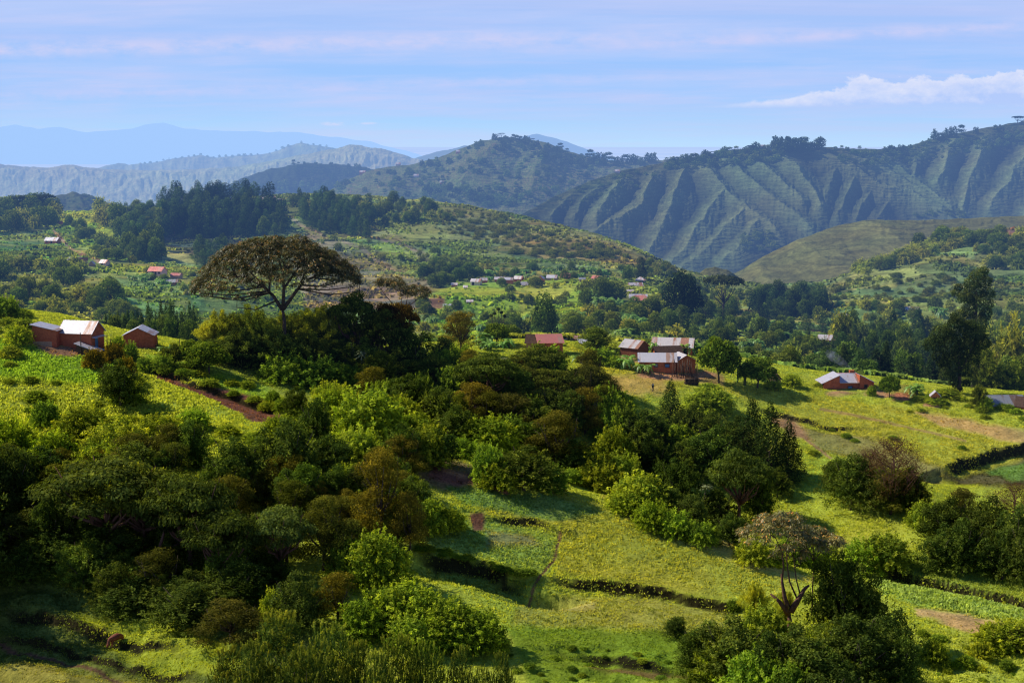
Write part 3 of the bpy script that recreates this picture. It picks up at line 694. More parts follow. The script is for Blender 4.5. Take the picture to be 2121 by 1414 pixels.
hill('terraced_hill', [(1400, 600, 1080), (1480, 582, 1100), (1540, 558, 1130), (1580, 532, 1150), (1640, 503, 1180), (1700, 478, 1200), (1750, 463, 1210), (1800, 457, 1220), (1900, 456, 1230), (2000, 452, 1240), (2121, 446, 1250), (2500, 440, 1250)],
     [(1400, 650, 960), (1700, 640, 960), (2500, 560, 1000)], [[(1640, 503), (1680, 530), (1725, 562), (1760, 600)], [(1560, 548), (1590, 580), (1600, 620)], [(1800, 457), (1850, 500), (1900, 540)]], 9, 60, (.16, .16, .05), m_far, 420, 120, 20, pw=.75, rough=.15, colfn=colC)
hill('grassy_knoll', [(1420, 600, 900), (1440, 572, 900), (1460, 556, 900), (1480, 553, 900), (1505, 558, 900), (1535, 576, 900), (1560, 600, 900)],
     [(1420, 620, 860), (1560, 620, 860)], [], 2, 20, (.15, .15, .05), m_far, 80, 30, 22)
# ------------------------------------------------------------------ plant prototypes
def rnd(n, rs): 
    v = rs.randn(n, 3); return v / np.linalg.norm(v, axis=1)[:, None]
def leaves(P, Nn, Ax, L, Wd, C):
    """rhombic leaves: centre P, normal Nn, axis Ax, length L, width Wd, colour C"""
    Ax = Ax - Nn * (Ax * Nn).sum(1)[:, None]; Ax /= np.linalg.norm(Ax, axis=1)[:, None] + 1e-9
    S = np.cross(Nn, Ax); L = np.broadcast_to(L, (len(P),))[:, None]; Wd = np.broadcast_to(Wd, (len(P),))[:, None]
    V = np.stack([P - Ax * L * .5, P + S * Wd * .5 + Ax * L * .05 - Nn * L * .06, P + Ax * L * .5 - Nn * L * .1, P - S * Wd * .5 + Ax * L * .05 - Nn * L * .06], 1)
    return V, C
def leaf_mesh(name, parts):
    V = np.concatenate([p[0] for p in parts]); C = np.concatenate([p[1] for p in parts])
    n = len(V); F = np.arange(n * 4).reshape(n, 4)
    return mesh_np(name, V.reshape(-1, 3), F, np.repeat(C, 4, 0))
def lobes_to_leaves(lobes, n, size, rs, base, tip, inner=.12, droop=.2, asp=.5, updir=.35, cut=.72, spread=.10):
    lo = np.array(lobes, float); area = lo[:, 3] * lo[:, 4] + lo[:, 3] * lo[:, 5] + lo[:, 4] * lo[:, 5]
    idx = rs.choice(len(lo), n * 2, p=area / area.sum()); D = rnd(n * 2, rs)
    keep = D[:, 2] > -.75; idx, D = idx[keep], D[keep]
    r = np.where(rs.rand(len(D)) < inner, rs.uniform(.3, .9, len(D)), 1 + rs.randn(len(D)) * spread)
    P = lo[idx, :3] + D * lo[idx, 3:6] * r[:, None]
    deep = np.zeros(len(P), bool)
    for k in range(len(lo)):
        q = (((P - lo[k, :3]) / lo[k, 3:6]) ** 2).sum(1); deep |= (q < cut * cut) & (idx != k)
    P, D, idx = P[~deep][:n], D[~deep][:n], idx[~deep][:n]
    m = len(P); Nn = D * .7 + rnd(m, rs) * .8 + np.array([0, 0, updir]); Nn /= np.linalg.norm(Nn, axis=1)[:, None]
    Ax = D * .6 + rnd(m, rs) * .6 + np.array([0, 0, -droop])
    lobe_k = (rs.rand(len(lo)) * .5 + .75)[idx]
    mixk = np.clip(D[:, 2] * .5 + rs.rand(m) * .8 - .25, 0, 1)[:, None] ** 2  # upper leaves paler: new growth, and light from above put into colour
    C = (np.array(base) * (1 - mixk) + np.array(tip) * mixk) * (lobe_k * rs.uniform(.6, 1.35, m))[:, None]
    L = size * rs.uniform(.6, 1.5, m)
    return leaves(P, Nn, Ax, L, L * asp, C)
def puff_lobes(rs, w, h, z0, n, r, flat=.8, shape='dome'):
    out = []
    for k in range(n):
        a = k * 2.399 + rs.rand() * .5; t = (k + .5) / n
        if shape == 'dome':
            zz = 1 - t ** .8; rad = math.sqrt(max(1 - zz * zz, 0)) * (.88 if t < .85 else .8)
            z = z0 + (h - z0) * (.12 + .82 * zz) 
        elif shape == 'cone':
            zz = rs.rand() ** 1.3; rad = (1 - zz) ** .8 * .9; z = z0 + (h - z0) * zz
        elif shape == 'column':
            zz = rs.rand(); rad = .7 * math.sin(math.pi * min(.97, zz * .9 + .12)) ** .6 * rs.rand() ** .4; z = z0 + (h - z0) * zz
        rr = r * rs.uniform(.65, 1.25)
        out.append((math.cos(a) * rad * (w / 2 - rr * .6), math.sin(a) * rad * (w / 2 - rr * .6), min(z, h - rr * flat * .6), rr, rr, rr * flat))
    return out
def trunk_mesh(name, rs, h, w, z0, n, r0, lean=0., start=.0, bend=.3):
    m = MB(); top = Vector((lean, 0, z0 + (h - z0) * .3))
    m.tube([(0, 0, -1.2), (lean * .3, 0, z0 * .5), (lean * .7, .05, z0), top], [r0 * 1.25, r0, r0 * .8, r0 * .55])
    for k in range(n):
        a = k * 2.4 + rs.rand(); f = rs.uniform(.45, 1.0)
        b = Vector((lean * f * .8, 0, z0 * (.55 + .45 * f) + start)); e = Vector((math.cos(a) * w * .38 + lean, math.sin(a) * w * .38, z0 + (h - z0) * rs.uniform(.35, .85)))
        mid = b.lerp(e, .5) + Vector((rs.randn() * bend, rs.randn() * bend, -.12 * w * .3))
        m.tube([b, b.lerp(mid, .5), mid, e], [r0 * .55, r0 * .42, r0 * .32, r0 * .08], 5)
    return m.mesh(name, True)

PROTO = {}
def proto(kind, name, cat, W, H, crown, trunk, mleaf=None, mtrunk=None, cname='crown', tname='trunk', whole=False):
    PROTO.setdefault(kind, []).append(dict(name=name, cat=cat, W=W, H=H, crown=crown, trunk=trunk, ml=mleaf or m_leaf, mt=mtrunk or m_bark, cname=cname, tname=tname, whole=whole))
def sprays(rs, n, W, H, z0, up, leafn, size, base, tip, asp=.45, curl=.5, r0=.25, rad=.5, inner=.35, wob=.03):
    """arching leafy shoots: they rise from inside the shrub and bend over"""
    Ps, As, Cs = [], [], []
    for k in range(n):
        a = rs.rand() * 6.283; el = math.asin(rs.uniform(0, 1)) if rs.rand() < up else rs.uniform(.1, .8)
        d = np.array([math.cos(a) * math.cos(el), math.sin(a) * math.cos(el), math.sin(el)])
        base_p = np.array([math.cos(a) * W * .5 * rs.rand() * rad, math.sin(a) * W * .5 * rs.rand() * rad, z0])
        L = rs.uniform(.75, 1.1)
        t = inner + (1 - inner) * rs.rand(leafn) ** .8; t = np.sort(t)
        end = np.array([d[0] * W * .5, d[1] * W * .5, d[2] * (H - z0)]) * L
        p = base_p + (end - base_p * .6) * t[:, None]; p[:, 2] += np.sin(t * math.pi) * H * .12 * curl - (t ** 3) * H * .14 * curl
        p += rs.randn(leafn, 3) * wob * W * (1.1 - t[:, None] * .7)
        Ps.append(p); As.append(np.tile(end / np.linalg.norm(end), (leafn, 1)))
        br = rs.uniform(.7, 1.25); mk = (t ** 2)[:, None] * rs.uniform(.4, 1)
        Cs.append((np.array(base) * (1 - mk) + np.array(tip) * mk) * br * rs.uniform(.7, 1.3, (leafn, 1)))
    P, A, C = np.concatenate(Ps), np.concatenate(As), np.concatenate(Cs); m = len(P)
    Nn = rnd(m, rs) + np.array([0, 0, .7]) + A * .3; Nn /= np.linalg.norm(Nn, axis=1)[:, None]
    L = size * rs.uniform(.6, 1.4, m)
    return leaves(P, Nn, A + rnd(m, rs) * .7, L, L * asp, C)

for q in range(3):      # lime shrub with arching shoots
    rs = np.random.RandomState(10 + q)
    lb = puff_lobes(rs, 6.2, 4.0, .3, 12, 1.25, .9)
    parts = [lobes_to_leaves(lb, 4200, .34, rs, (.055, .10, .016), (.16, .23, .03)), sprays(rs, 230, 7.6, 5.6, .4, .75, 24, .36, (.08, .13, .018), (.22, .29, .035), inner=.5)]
    proto('shrub', 'arching_shrub', 'shrub', 7, 5, leaf_mesh('arching_shrub_foliage', parts), trunk_mesh('arching_shrub_stem', rs, 3.5, 5, 1.0, 7, .10), cname='foliage', tname='stem')
for q in range(5):      # dense rounded tree built of unequal sub-crowns
    rs = np.random.RandomState(20 + q)
    lb = []
    for j in range(6 + q % 2):
        a = j * 2.4 + rs.rand(); rr = rs.uniform(.5, 2.5) if j else 0; hh = rs.uniform(4.2, 7.2) if j else 8.0; ww = rs.uniform(2.6, 4.4)
        lb += [(l[0] + math.cos(a) * rr, l[1] + math.sin(a) * rr, *l[2:]) for l in puff_lobes(rs, ww, hh, .5 + rs.rand() * .8, 9, rs.uniform(.6, .95), .8)]
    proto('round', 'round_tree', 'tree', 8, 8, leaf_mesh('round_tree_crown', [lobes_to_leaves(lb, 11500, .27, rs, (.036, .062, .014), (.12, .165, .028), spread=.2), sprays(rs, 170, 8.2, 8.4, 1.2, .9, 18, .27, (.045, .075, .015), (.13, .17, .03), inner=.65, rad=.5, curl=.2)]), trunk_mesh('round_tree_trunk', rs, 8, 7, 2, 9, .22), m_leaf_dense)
for q in range(2):      # open olive/brown acacia-like tree
    rs = np.random.RandomState(30 + q)
    lb = [(rs.uniform(-1, 1) * 3.1 * (1 - .5 * t), rs.uniform(-1, 1) * 3.1 * (1 - .5 * t), 1.8 + 6.2 * t, .95, .95, .6) for t in np.linspace(0, 1, 34) ** .9]
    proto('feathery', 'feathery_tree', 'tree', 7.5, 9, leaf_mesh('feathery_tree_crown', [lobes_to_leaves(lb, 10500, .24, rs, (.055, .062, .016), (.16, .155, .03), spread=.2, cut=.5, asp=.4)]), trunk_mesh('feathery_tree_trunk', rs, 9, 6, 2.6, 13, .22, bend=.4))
for q in range(2):      # dark conical tree
    rs = np.random.RandomState(40 + q)
    lb = [(math.cos(k * 2.4) * (1 - t) ** .7 * 1.5, math.sin(k * 2.4) * (1 - t) ** .7 * 1.5, .8 + 7.8 * t, .75 * (1.15 - t * .8), .75 * (1.15 - t * .8), 1.0) for k, t in enumerate(np.linspace(0, 1, 26))]
    proto('cypress', 'conical_tree', 'tree', 4, 9, leaf_mesh('conical_tree_crown', [lobes_to_leaves(lb, 7500, .24, rs, (.024, .045, .013), (.075, .105, .024), droop=-.6, spread=.2, asp=.35)]), trunk_mesh('conical_tree_trunk', rs, 8, 2, 2, 5, .16), m_leaf_dense)
for q in range(2):      # pine with upright candles of needles
    rs = np.random.RandomState(50 + q); lb = puff_lobes(rs, 7.4, 9, .8, 34, 1.0, .9, 'dome' if q else 'cone') + puff_lobes(rs, 6, 7, .5, 12, 1.2)
    parts = [lobes_to_leaves(lb, 6000, .3, rs, (.02, .04, .012), (.05, .08, .018), asp=.25, droop=-.5)]
    n = 330; D = rnd(n, rs); D[:, 2] = np.abs(D[:, 2]); lo = np.array(lb)[rs.choice(len(lb), n)]
    for k in range(n):
        c = lo[k, :3] + D[k] * lo[k, 3:6] * 1.0; m = 40; t = rs.rand(m)
        out = np.array([D[k][0] * .35, D[k][1] * .35, 1.0]); P = c + out * (t[:, None] * .75)
        ax = rnd(m, rs) * .9 + np.array([0, 0, .9]); Nn = np.cross(ax, rnd(m, rs)); Nn /= np.linalg.norm(Nn, axis=1)[:, None]
        cc = np.array((.045, .075, .016)) * (1 - t[:, None]) + np.array((.17, .19, .035)) * t[:, None]
        parts.append(leaves(P, Nn, ax, .34, .06, cc * rs.uniform(.7, 1.25, (m, 1))))
    proto('pine', 'young_pine', 'tree', 7.5, 9, leaf_mesh('young_pine_crown', parts), trunk_mesh('young_pine_trunk', rs, 9, 5, 2, 10, .18))
for q in range(2):      # bamboo: fountain of culms with feathery ends
    rs = np.random.RandomState(60 + q); Ps, As, Cs = [], [], []; cul = MB()
    for k in range(64):
        a = rs.rand() * 6.283; r0 = rs.rand() * 1.1; lean = rs.uniform(.3, 4.2); hh = 9.3 - lean * .75 - rs.rand() * 1.6
        t = np.linspace(0, 1, 46) ** .8; ox = math.cos(a); oy = math.sin(a)
        rad = r0 + lean * t ** 2.2; z = hh * (t * 1.15 - .27 * t ** 4)
        if k % 3 == 0: cul.tube([(ox * rad[i], oy * rad[i], z[i]) for i in (0, 12, 24, 36)], [.07, .06, .05, .03], 4)
        for i in range(8, 46):
            m = 7; c = np.array([ox * rad[i], oy * rad[i], z[i]]); off = rs.randn(m, 3) * (.16 + .3 * (1 - t[i])); off[:, 2] -= .18
            Ps.append(c + off); As.append(np.tile([ox * .5, oy * .5, -.5], (m, 1)) + rnd(m, rs) * .5)
            mk = max(0, t[i] - .35) / .65
            Cs.append((np.array((.06, .085, .018)) * (1 - mk) + np.array((.23, .27, .045)) * mk) * rs.uniform(.65, 1.3, (m, 1)))
    P, A, C = np.concatenate(Ps), np.concatenate(As), np.concatenate(Cs); Nn = rnd(len(P), rs); Nn[:, 2] += .5; Nn /= np.linalg.norm(Nn, axis=1)[:, None]
    proto('bamboo', 'bamboo_clump', 'bamboo', 8.5, 9, leaf_mesh('bamboo_foliage', [leaves(P, Nn, A, .42, .10, C)]), cul.mesh('bamboo_culms', True), mtrunk=m_stem, cname='foliage', tname='culms')
for q in range(2):      # small broad-leaved tree with visible stem
    rs = np.random.RandomState(70 + q); lb = puff_lobes(rs, 6.6, 6.2, 2.0, 15, 1.15, .75)
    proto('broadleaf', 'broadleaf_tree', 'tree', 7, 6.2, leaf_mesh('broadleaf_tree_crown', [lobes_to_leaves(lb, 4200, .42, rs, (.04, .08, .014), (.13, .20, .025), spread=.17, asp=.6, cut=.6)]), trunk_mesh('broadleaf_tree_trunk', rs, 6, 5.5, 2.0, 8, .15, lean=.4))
for q in range(2):      # flat-topped tree, foliage in tiers
    rs = np.random.RandomState(80 + q); lb = []
    for k in range(26):
        a = k * 2.4; r = 4.9 * math.sqrt((k + .5) / 26); lb.append((math.cos(a) * r, math.sin(a) * r, 7.3 - .085 * r * r + rs.randn() * .3, 1.25, 1.25, .42))
    for k in range(9): a = k * 2.4; lb.append((math.cos(a) * 2.8, math.sin(a) * 2.8, 5.2 + rs.randn() * .4, 1.1, 1.1, .4))
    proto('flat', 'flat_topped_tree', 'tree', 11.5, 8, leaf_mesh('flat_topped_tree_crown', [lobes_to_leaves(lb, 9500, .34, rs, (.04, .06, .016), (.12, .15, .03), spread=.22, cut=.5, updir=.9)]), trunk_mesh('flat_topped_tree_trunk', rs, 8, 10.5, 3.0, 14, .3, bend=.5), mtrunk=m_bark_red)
for q in range(1):      # bare twiggy tree
    rs = np.random.RandomState(90); m = MB()
    m.tube([(0, 0, -1), (0, 0, 3), (.2, 0, 6)], [.2, .16, .06])
    for k in range(60):
        a = rs.rand() * 6.28; z = rs.uniform(1.2, 7.2); L = (8.4 - z) * .55 + .4; e = (math.cos(a) * L, math.sin(a) * L, z + L * .85)
        mm = (e[0] * .5, e[1] * .5, z + L * .3); m.tube([(0, 0, z), mm, e], [.05, .035, .012], 3)
        for j in range(6):
            t = rs.uniform(.3, 1); b = (e[0] * t, e[1] * t, z + (e[2] - z) * t); m.tube([b, (b[0] + rs.randn() * .7, b[1] + rs.randn() * .7, b[2] + .8)], [.02, .008], 3)
    lb = puff_lobes(rs, 6.4, 8.5, 1.5, 24, 1.0)
    proto('bare', 'twiggy_tree', 'tree', 6.5, 8.5, leaf_mesh('twiggy_tree_crown', [lobes_to_leaves(lb, 5200, .17, rs, (.07, .045, .03), (.13, .08, .045), spread=.25, asp=.35)]), m.mesh('twiggy_tree_trunk', True), mtrunk=m_bark_red)
# banana: pseudo-stems with long arching torn leaves
def banana(seed, n=4):
    rs = np.random.RandomState(seed); st = MB(); V, C = [], []
    for k in range(n):
        bx, by = rs.randn(2) * .8 * (n > 1); hh = rs.uniform(1.6, 2.6); st.tube([(bx, by, -.8), (bx, by, hh * .6), (bx, by, hh)], [.17, .14, .09], 6)
        for j in range(9):
            a = j * 2.4 + rs.rand(); L = rs.uniform(1.7, 2.5); rise = rs.uniform(.15, 1.1); seg = 7
            for i in range(seg):
                def P(t): return np.array([bx + math.cos(a) * L * (t * .95 - .12 * t * t), by + math.sin(a) * L * (t * .95 - .12 * t * t), hh + rise * 1.5 * t - 1.75 * t * t * (1.25 - rise * .45)])
                t0, t1 = i / seg, (i + .93) / seg; p0, p1 = P(t0), P(t1); w0, w1 = (.36 * math.sin(math.pi * (.12 + .86 * t)) for t in (t0, t1))
                s = np.array([-math.sin(a), math.cos(a), 0]); dz = np.array([0, 0, -.5])
                for sg in (1, -1):
                    V.append([p0, p0 + s * sg * w0 + dz * w0, p1 + s * sg * w1 + dz * w1, p1])
                    C.append(np.array((.09, .17, .035)) * rs.uniform(.7, 1.5))
    return leaf_mesh('banana_leaves', [(np.array(V), np.array(C))]), st.mesh('banana_stems', True)
m_ban = mat_leaf('banana_leaf', .38, .035, .45)
for q in range(2):
    l, s = banana(100 + q); proto('banana', 'banana_clump', 'banana plant', 4.6, 4.2, l, s, m_ban, m_stem, 'leaves', 'stem')
# rosette tree: bare stem with drooping star of shining leaves at the top
for q in range(2):
    rs = np.random.RandomState(110 + q); tm = MB(); V = []; tm.tube([(0, 0, -1), (.1, 0, 1.5), (0, 0, 3.6)], [.12, .09, .06])
    heads = [(0, 0, 3.7)] + [(math.cos(a) * 1.1, math.sin(a) * 1.1, 3.2 + rs.rand() * .5) for a in ([] if q == 0 else (0.3, 1.6, 2.9, 4.2, 5.4))]
    Ps, Ns, As, Cs = [], [], [], []
    for hx, hy, hz in heads:
        if (hx, hy) != (0, 0): tm.tube([(0, 0, 2.2), (hx * .6, hy * .6, 2.7), (hx, hy, hz)], [.05, .04, .03], 4)
        for j in range(26):
            a = j * 2.4; el = .9 - j * .055; d = np.array([math.cos(a) * math.cos(el), math.sin(a) * math.cos(el), math.sin(el)])
            for t in (.3, .62): 
                Ps.append(np.array([hx, hy, hz]) + d * t * 1.1 + np.array([0, 0, -.45 * t * t])); As.append(d + np.array([0, 0, -t])); 
                n_ = np.array([0, 0, 1.0]) + d * .5; Ns.append(n_ / np.linalg.norm(n_)); Cs.append(np.array((.075, .10, .05)) * rs.uniform(.7, 1.5))
    proto('rosette', 'rosette_tree', 'tree', 2.8, 4.6, leaf_mesh('rosette_tree_leaves', [leaves(np.array(Ps), np.array(Ns), np.array(As), .62, .2, np.array(Cs))]), tm.mesh('rosette_tree_stem', True), m_leaf_shiny, m_bark_pale, 'leaves', 'stem')
# ---- lighter kinds for the middle distance (leaf clusters larger, tree large)
def midtree(kind, name, seed, W, H, lb, n, size, b, t, **kw):
    rs = np.random.RandomState(seed)
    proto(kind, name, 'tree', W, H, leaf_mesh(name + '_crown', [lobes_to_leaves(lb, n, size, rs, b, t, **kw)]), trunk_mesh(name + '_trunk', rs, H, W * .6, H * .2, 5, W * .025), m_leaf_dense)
for q in range(3):
    rs = np.random.RandomState(200 + q)
    midtree('mround', 'valley_tree', 200 + q, 10, 10, puff_lobes(rs, 10, 10, 1.2, 22, 1.75, .85), 3600, .62, (.045, .075, .018), (.17, .21, .04), spread=.14)
for q in range(3):
    rs = np.random.RandomState(210 + q)
    lb = [(rs.randn() * 1.3 * (1.1 - t * .8), rs.randn() * 1.3 * (1.1 - t * .8), 3 + 14.5 * t, 1.7 * (1.2 - t * .6), 1.7 * (1.2 - t * .6), 1.7) for t in np.linspace(0, 1, 22)]
    midtree('tall', 'plantation_tree', 210 + q, 6.5, 19, lb, 3000, .62, (.04, .07, .022), (.11, .15, .04), droop=-.5, spread=.2, asp=.35)
for q in range(2):
    rs = np.random.RandomState(220 + q)
    lb = [(math.cos(k * 2.4) * (1 - t) ** .8 * 2.3, math.sin(k * 2.4) * (1 - t) ** .8 * 2.3, 1.5 + 12.5 * t, 1.05 * (1.1 - t * .8), 1.05 * (1.1 - t * .8), .8) for k, t in enumerate(np.linspace(0, 1, 34))]
    midtree('mcone', 'conical_tree', 220 + q, 7, 14, lb, 3600, .5, (.03, .055, .02), (.085, .12, .032), droop=-.3, spread=.2, asp=.35)
for q in range(2):
    rs = np.random.RandomState(230 + q)
    parts = [sprays(rs, 210, 10, 9.5, .3, .8, 20, .62, (.10, .13, .03), (.34, .36, .08), inner=.3, curl=1.0, asp=.3, rad=.25), lobes_to_leaves(puff_lobes(rs, 7, 6.5, .5, 12, 1.6), 1300, .6, rs, (.05, .075, .02), (.13, .17, .04))]
    proto('mbamboo', 'bamboo_clump', 'bamboo', 10, 9.5, leaf_mesh('bamboo_clump_foliage', parts), trunk_mesh('bamboo_clump_culms', rs, 7, 5, 2, 8, .1), m_leaf, m_stem, 'foliage', 'culms')
for q in range(2):
    rs = np.random.RandomState(240 + q)
    proto('mshrub', 'hillside_shrub', 'shrub', 6, 4, leaf_mesh('hillside_shrub', [lobes_to_leaves(puff_lobes(rs, 6, 4, .2, 9, 1.2, .8), 900, .55, rs, (.06, .08, .02), (.16, .18, .04), spread=.2)]), None, whole=True)
for q in range(3):
    rs = np.random.RandomState(250 + q); shape = ['dome', 'column', 'dome'][q]; H = [10, 15, 8][q]
    proto('far', 'hill_tree', 'tree', 10, H, leaf_mesh('hill_tree', [lobes_to_leaves(puff_lobes(rs, 10, H, .5, 11, 2.0, .85, shape), 420, 1.5, rs, (.05, .075, .022), (.13, .16, .04), spread=.2)]), None, whole=True)
rs = np.random.RandomState(260); lb = []
for k in range(16): a = k * 2.4; r = 5.5 * math.sqrt((k + .5) / 16); lb.append((math.cos(a) * r, math.sin(a) * r, 9.2 - .03 * r * r, 1.6, 1.6, .5))
fm = leaf_mesh('x', [lobes_to_leaves(lb, 700, 1.0, rs, (.028, .04, .016), (.06, .075, .025), updir=1, spread=.2)])
proto('mflat', 'umbrella_tree', 'tree', 13, 10, fm, trunk_mesh('umbrella_tree_trunk', rs, 10, 11, 4.5, 9, .3), m_leaf_dense)

# ------------------------------------------------------------------ planting
RS = random.Random(5); USED = {}; QUEUE = {'far': [], 'mround': [], 'mshrub': []}; LIMIT = {'far': 285, 'mround': 285, 'mshrub': 285}
def plant(kind, x, y, z, w, h, label, cat=None, group=None, tint=None, var=None, sink=.12, rz=None, parent_flag=True):
    """one plant of its own: root empty with crown and trunk, or one small mesh"""
    if parent_flag and kind in QUEUE:
        QUEUE[kind].append((kind, x, y, z, w, h, label, cat, group, tint, var, sink, rz)); return
    P = PROTO[kind]; p = P[RS.randrange(len(P)) if var is None else var % len(P)]
    rz = RS.random() * 6.283 if rz is None else rz
    s = (w / p['W'], w / p['W'], h / p['H'])
    k = RS.uniform(.8, 1.22); t = tint or (1, 1, 1); c = (t[0] * k * RS.uniform(.9, 1.12), t[1] * k, t[2] * k * RS.uniform(.85, 1.1), 1)
    if p['whole']:
        o = link(p['name'], p['crown'], p['ml']); o.location = (x, y, z - sink); o.rotation_euler = (0, 0, rz); o.scale = s; o.color = c
        return tag(o, label, cat or p['cat'], group)
    r = link(p['name'], None); r.empty_display_size = .5
    r.location = (x, y, z - sink); r.rotation_euler = (0, 0, rz); r.scale = s; tag(r, label, cat or p['cat'], group)
    key = id(p)
    if key not in USED:
        a = link(p['cname'], p['crown'], p['ml'], r); b = link(p['tname'], p['trunk'], p['mt'], r); USED[key] = (a, b)
    else:
        a, b = USED[key][0].copy(), USED[key][1].copy()
        for q in (a, b): COL.objects.link(q); q.parent = r
    a.color = c
    return r
def flush():
    nm = {'far': ('distant_trees', 'mass of distant trees on the far hills'), 'mround': ('valley_wood', 'mass of round trees filling the valley gardens'), 'mshrub': ('hillside_scrub', 'low scrub over the middle hill')}
    for k, q in QUEUE.items():
        q.sort(key=lambda e: -(e[4] * e[5]) / e[2] ** 2)
        for e in q[:LIMIT[k]]: plant(*e, parent_flag=False)
        rest = q[LIMIT[k]:]; print('QUEUE', k, len(q), len(rest))
        if not rest: continue
        Vs, Cs = [], []
        for e in rest:
            P = PROTO[k]; p = P[RS.randrange(len(P)) if e[10] is None else e[10] % len(P)]; me = p['crown']; n = len(me.vertices)
            V = np.empty(n * 3, np.float32); me.vertices.foreach_get('co', V); C = np.empty(n * 4, np.float32); me.attributes['tint'].data.foreach_get('color', C)
            V = V.reshape(-1, 3) * np.array([e[4] / p['W'], e[4] / p['W'], e[5] / p['H']]); a = RS.random() * 6.283; c, s_ = math.cos(a), math.sin(a)
            V = np.stack([V[:, 0] * c - V[:, 1] * s_ + e[1], V[:, 0] * s_ + V[:, 1] * c + e[2], V[:, 2] + e[3] - e[11]], 1); t = e[9] or (1, 1, 1); kk = RS.uniform(.8, 1.2)
            Vs.append(V); Cs.append(C.reshape(-1, 4)[:, :3] * np.array(t) * kk)
        V = np.concatenate(Vs); o = link(nm[k][0], mesh_np(nm[k][0], V, np.arange(len(V)).reshape(-1, 4), np.concatenate(Cs)), PROTO[k][0]['ml']); tag(o, nm[k][1], 'trees', kind='stuff')
def at_px(kind, u, vt, vb, w, label, group=None, tint=None, d=None, cat=None, var=None, z_extra=0.):
    """plant whose foot stands on the ground seen at (u, vb), or at distance d when the foot is hidden"""
    if d is None:
        h = hit(u, vb)
        if h is None: return None
        x, y, z = h; ppm = FOC / y * 1.0
        hh = (vb - vt) / ppm
    else:
        y = d; x = az_of(u, vt) * d; z = gz(x, y); hh = sl_of(vt) * d - z; ppm = FOC / y
    return plant(kind, x, y, z, w / ppm, max(hh, .3), label, cat, group, tint, var)
# ------------------------------------------------------------------ the near slope: plants one by one
LIME, GRN, DRK, BRN, OLV, RED, PALE = (2.5, 2.1, 1.3), (2.2, 2.0, 1.4), (1.5, 1.5, 1.25), (1.75, 1.75, 1.1), (2.7, 2.15, 1.2), (2.2, 1.05, .55), (2.8, 2.5, 2.1)
TN = dict(l=LIME, g=GRN, d=DRK, b=BRN, o=OLV, r=RED, p=PALE)
KN = dict(S='shrub', R='round', F='feathery', C='cypress', P='pine', B='bamboo', L='broadleaf', A='flat', K='bare', N='banana', Z='rosette')
ADJ = dict(l='lime green', g='green', d='dark green', b='brownish', o='olive green', r='rust coloured', p='pale cream tipped')
KIND = dict(S='shrub with arching shoots', R='dense round tree', F='feathery tree', C='narrow conical tree', P='young pine with upright needle tufts', B='bamboo clump with feathery plumes', L='leafy tree with thin stem', A='flat topped tree', K='nearly bare twiggy tree', N='banana clump', Z='rosette tree with shining leaves')
REG = [  # where it stands: polygon, phrase
 ([(-50, 740), (130, 740), (160, 1000), (-50, 1000)], 'on the weedy slope below the brick annex'),
 ([(130, 700), (330, 700), (300, 1000), (130, 1000)], 'below the small gabled brick house'),
 ([(270, 820), (480, 840), (520, 1000), (280, 1000)], 'just below the ploughed brown strip'),
 ([(-50, 960), (300, 960), (300, 1280), (-50, 1280)], 'in the shady wood above the grazing cow'),
 ([(300, 900), (540, 900), (540, 1300), (300, 1300)], 'in the dark wood under the leaning black trunk'),
 ([(480, 760), (760, 760), (760, 1010), (520, 1010)], 'at the lower end of the ploughed strip'),
 ([(540, 1000), (900, 930), (900, 1140), (560, 1180)], 'beside the pale cream topped tree'),
 ([(520, 1110), (1080, 1110), (1080, 1300), (520, 1300)], 'in the scrub belt above the young pines'),
 ([(400, 590), (800, 590), (800, 760), (400, 760)], 'around the foot of the great umbrella tree'),
 ([(700, 560), (1020, 560), (1020, 800), (780, 800)], 'in the thicket beside the great umbrella tree'),
 ([(780, 740), (1080, 740), (1080, 960), (760, 960)], 'in the thicket above the terraced field'),
 ([(980, 690), (1240, 690), (1260, 960), (1060, 960)], 'in the wood below the red roofed shed'),
 ([(1000, 900), (1230, 900), (1230, 1020), (1000, 1020)], 'at the top edge of the terraced field'),
 ([(1220, 760), (1420, 760), (1420, 1080), (1220, 1080)], 'in the ravine wood below the walking person'),
 ([(1400, 800), (1700, 800), (1700, 1160), (1400, 1160)], 'in the ravine wood below the stacked poles'),
 ([(1170, 650), (1700, 650), (1700, 830), (1170, 830)], 'among the brick houses on the ridge'),
 ([(1690, 880), (1930, 880), (1930, 1080), (1690, 1080)], 'in the grove on the grassy slope'),
 ([(1740, 1080), (1900, 1080), (1900, 1190), (1740, 1190)], 'on the shaded ravine floor'),
 ([(1880, 970), (2200, 970), (2200, 1230), (1880, 1230)], 'in the dark wood above the terrace wall'),
 ([(1350, 1090), (1930, 1090), (1930, 1500), (1350, 1500)], 'in the thicket around the stump tree'),
 ([(1900, 1240), (2200, 1240), (2200, 1500), (1900, 1500)], 'beside the reddish dry field corner'),
 ([(1700, 640), (2200, 640), (2200, 880), (1700, 880)], 'near the ivy covered tall tree'),
 ([(300, 1240), (1200, 1240), (1200, 1500), (300, 1500)], 'in the row of young pines'),
]
def region(u, v):
    for P, ph in REG:
        ins = False; n = len(P)
        for i in range(n):
            (x0, y0), (x1, y1) = P[i], P[(i + 1) % n]
            if ((y0 > v) != (y1 > v)) and (u < (x1 - x0) * (v - y0) / (y1 - y0) + x0): ins = not ins
        if ins: return ph
    return 'on the near hillside'
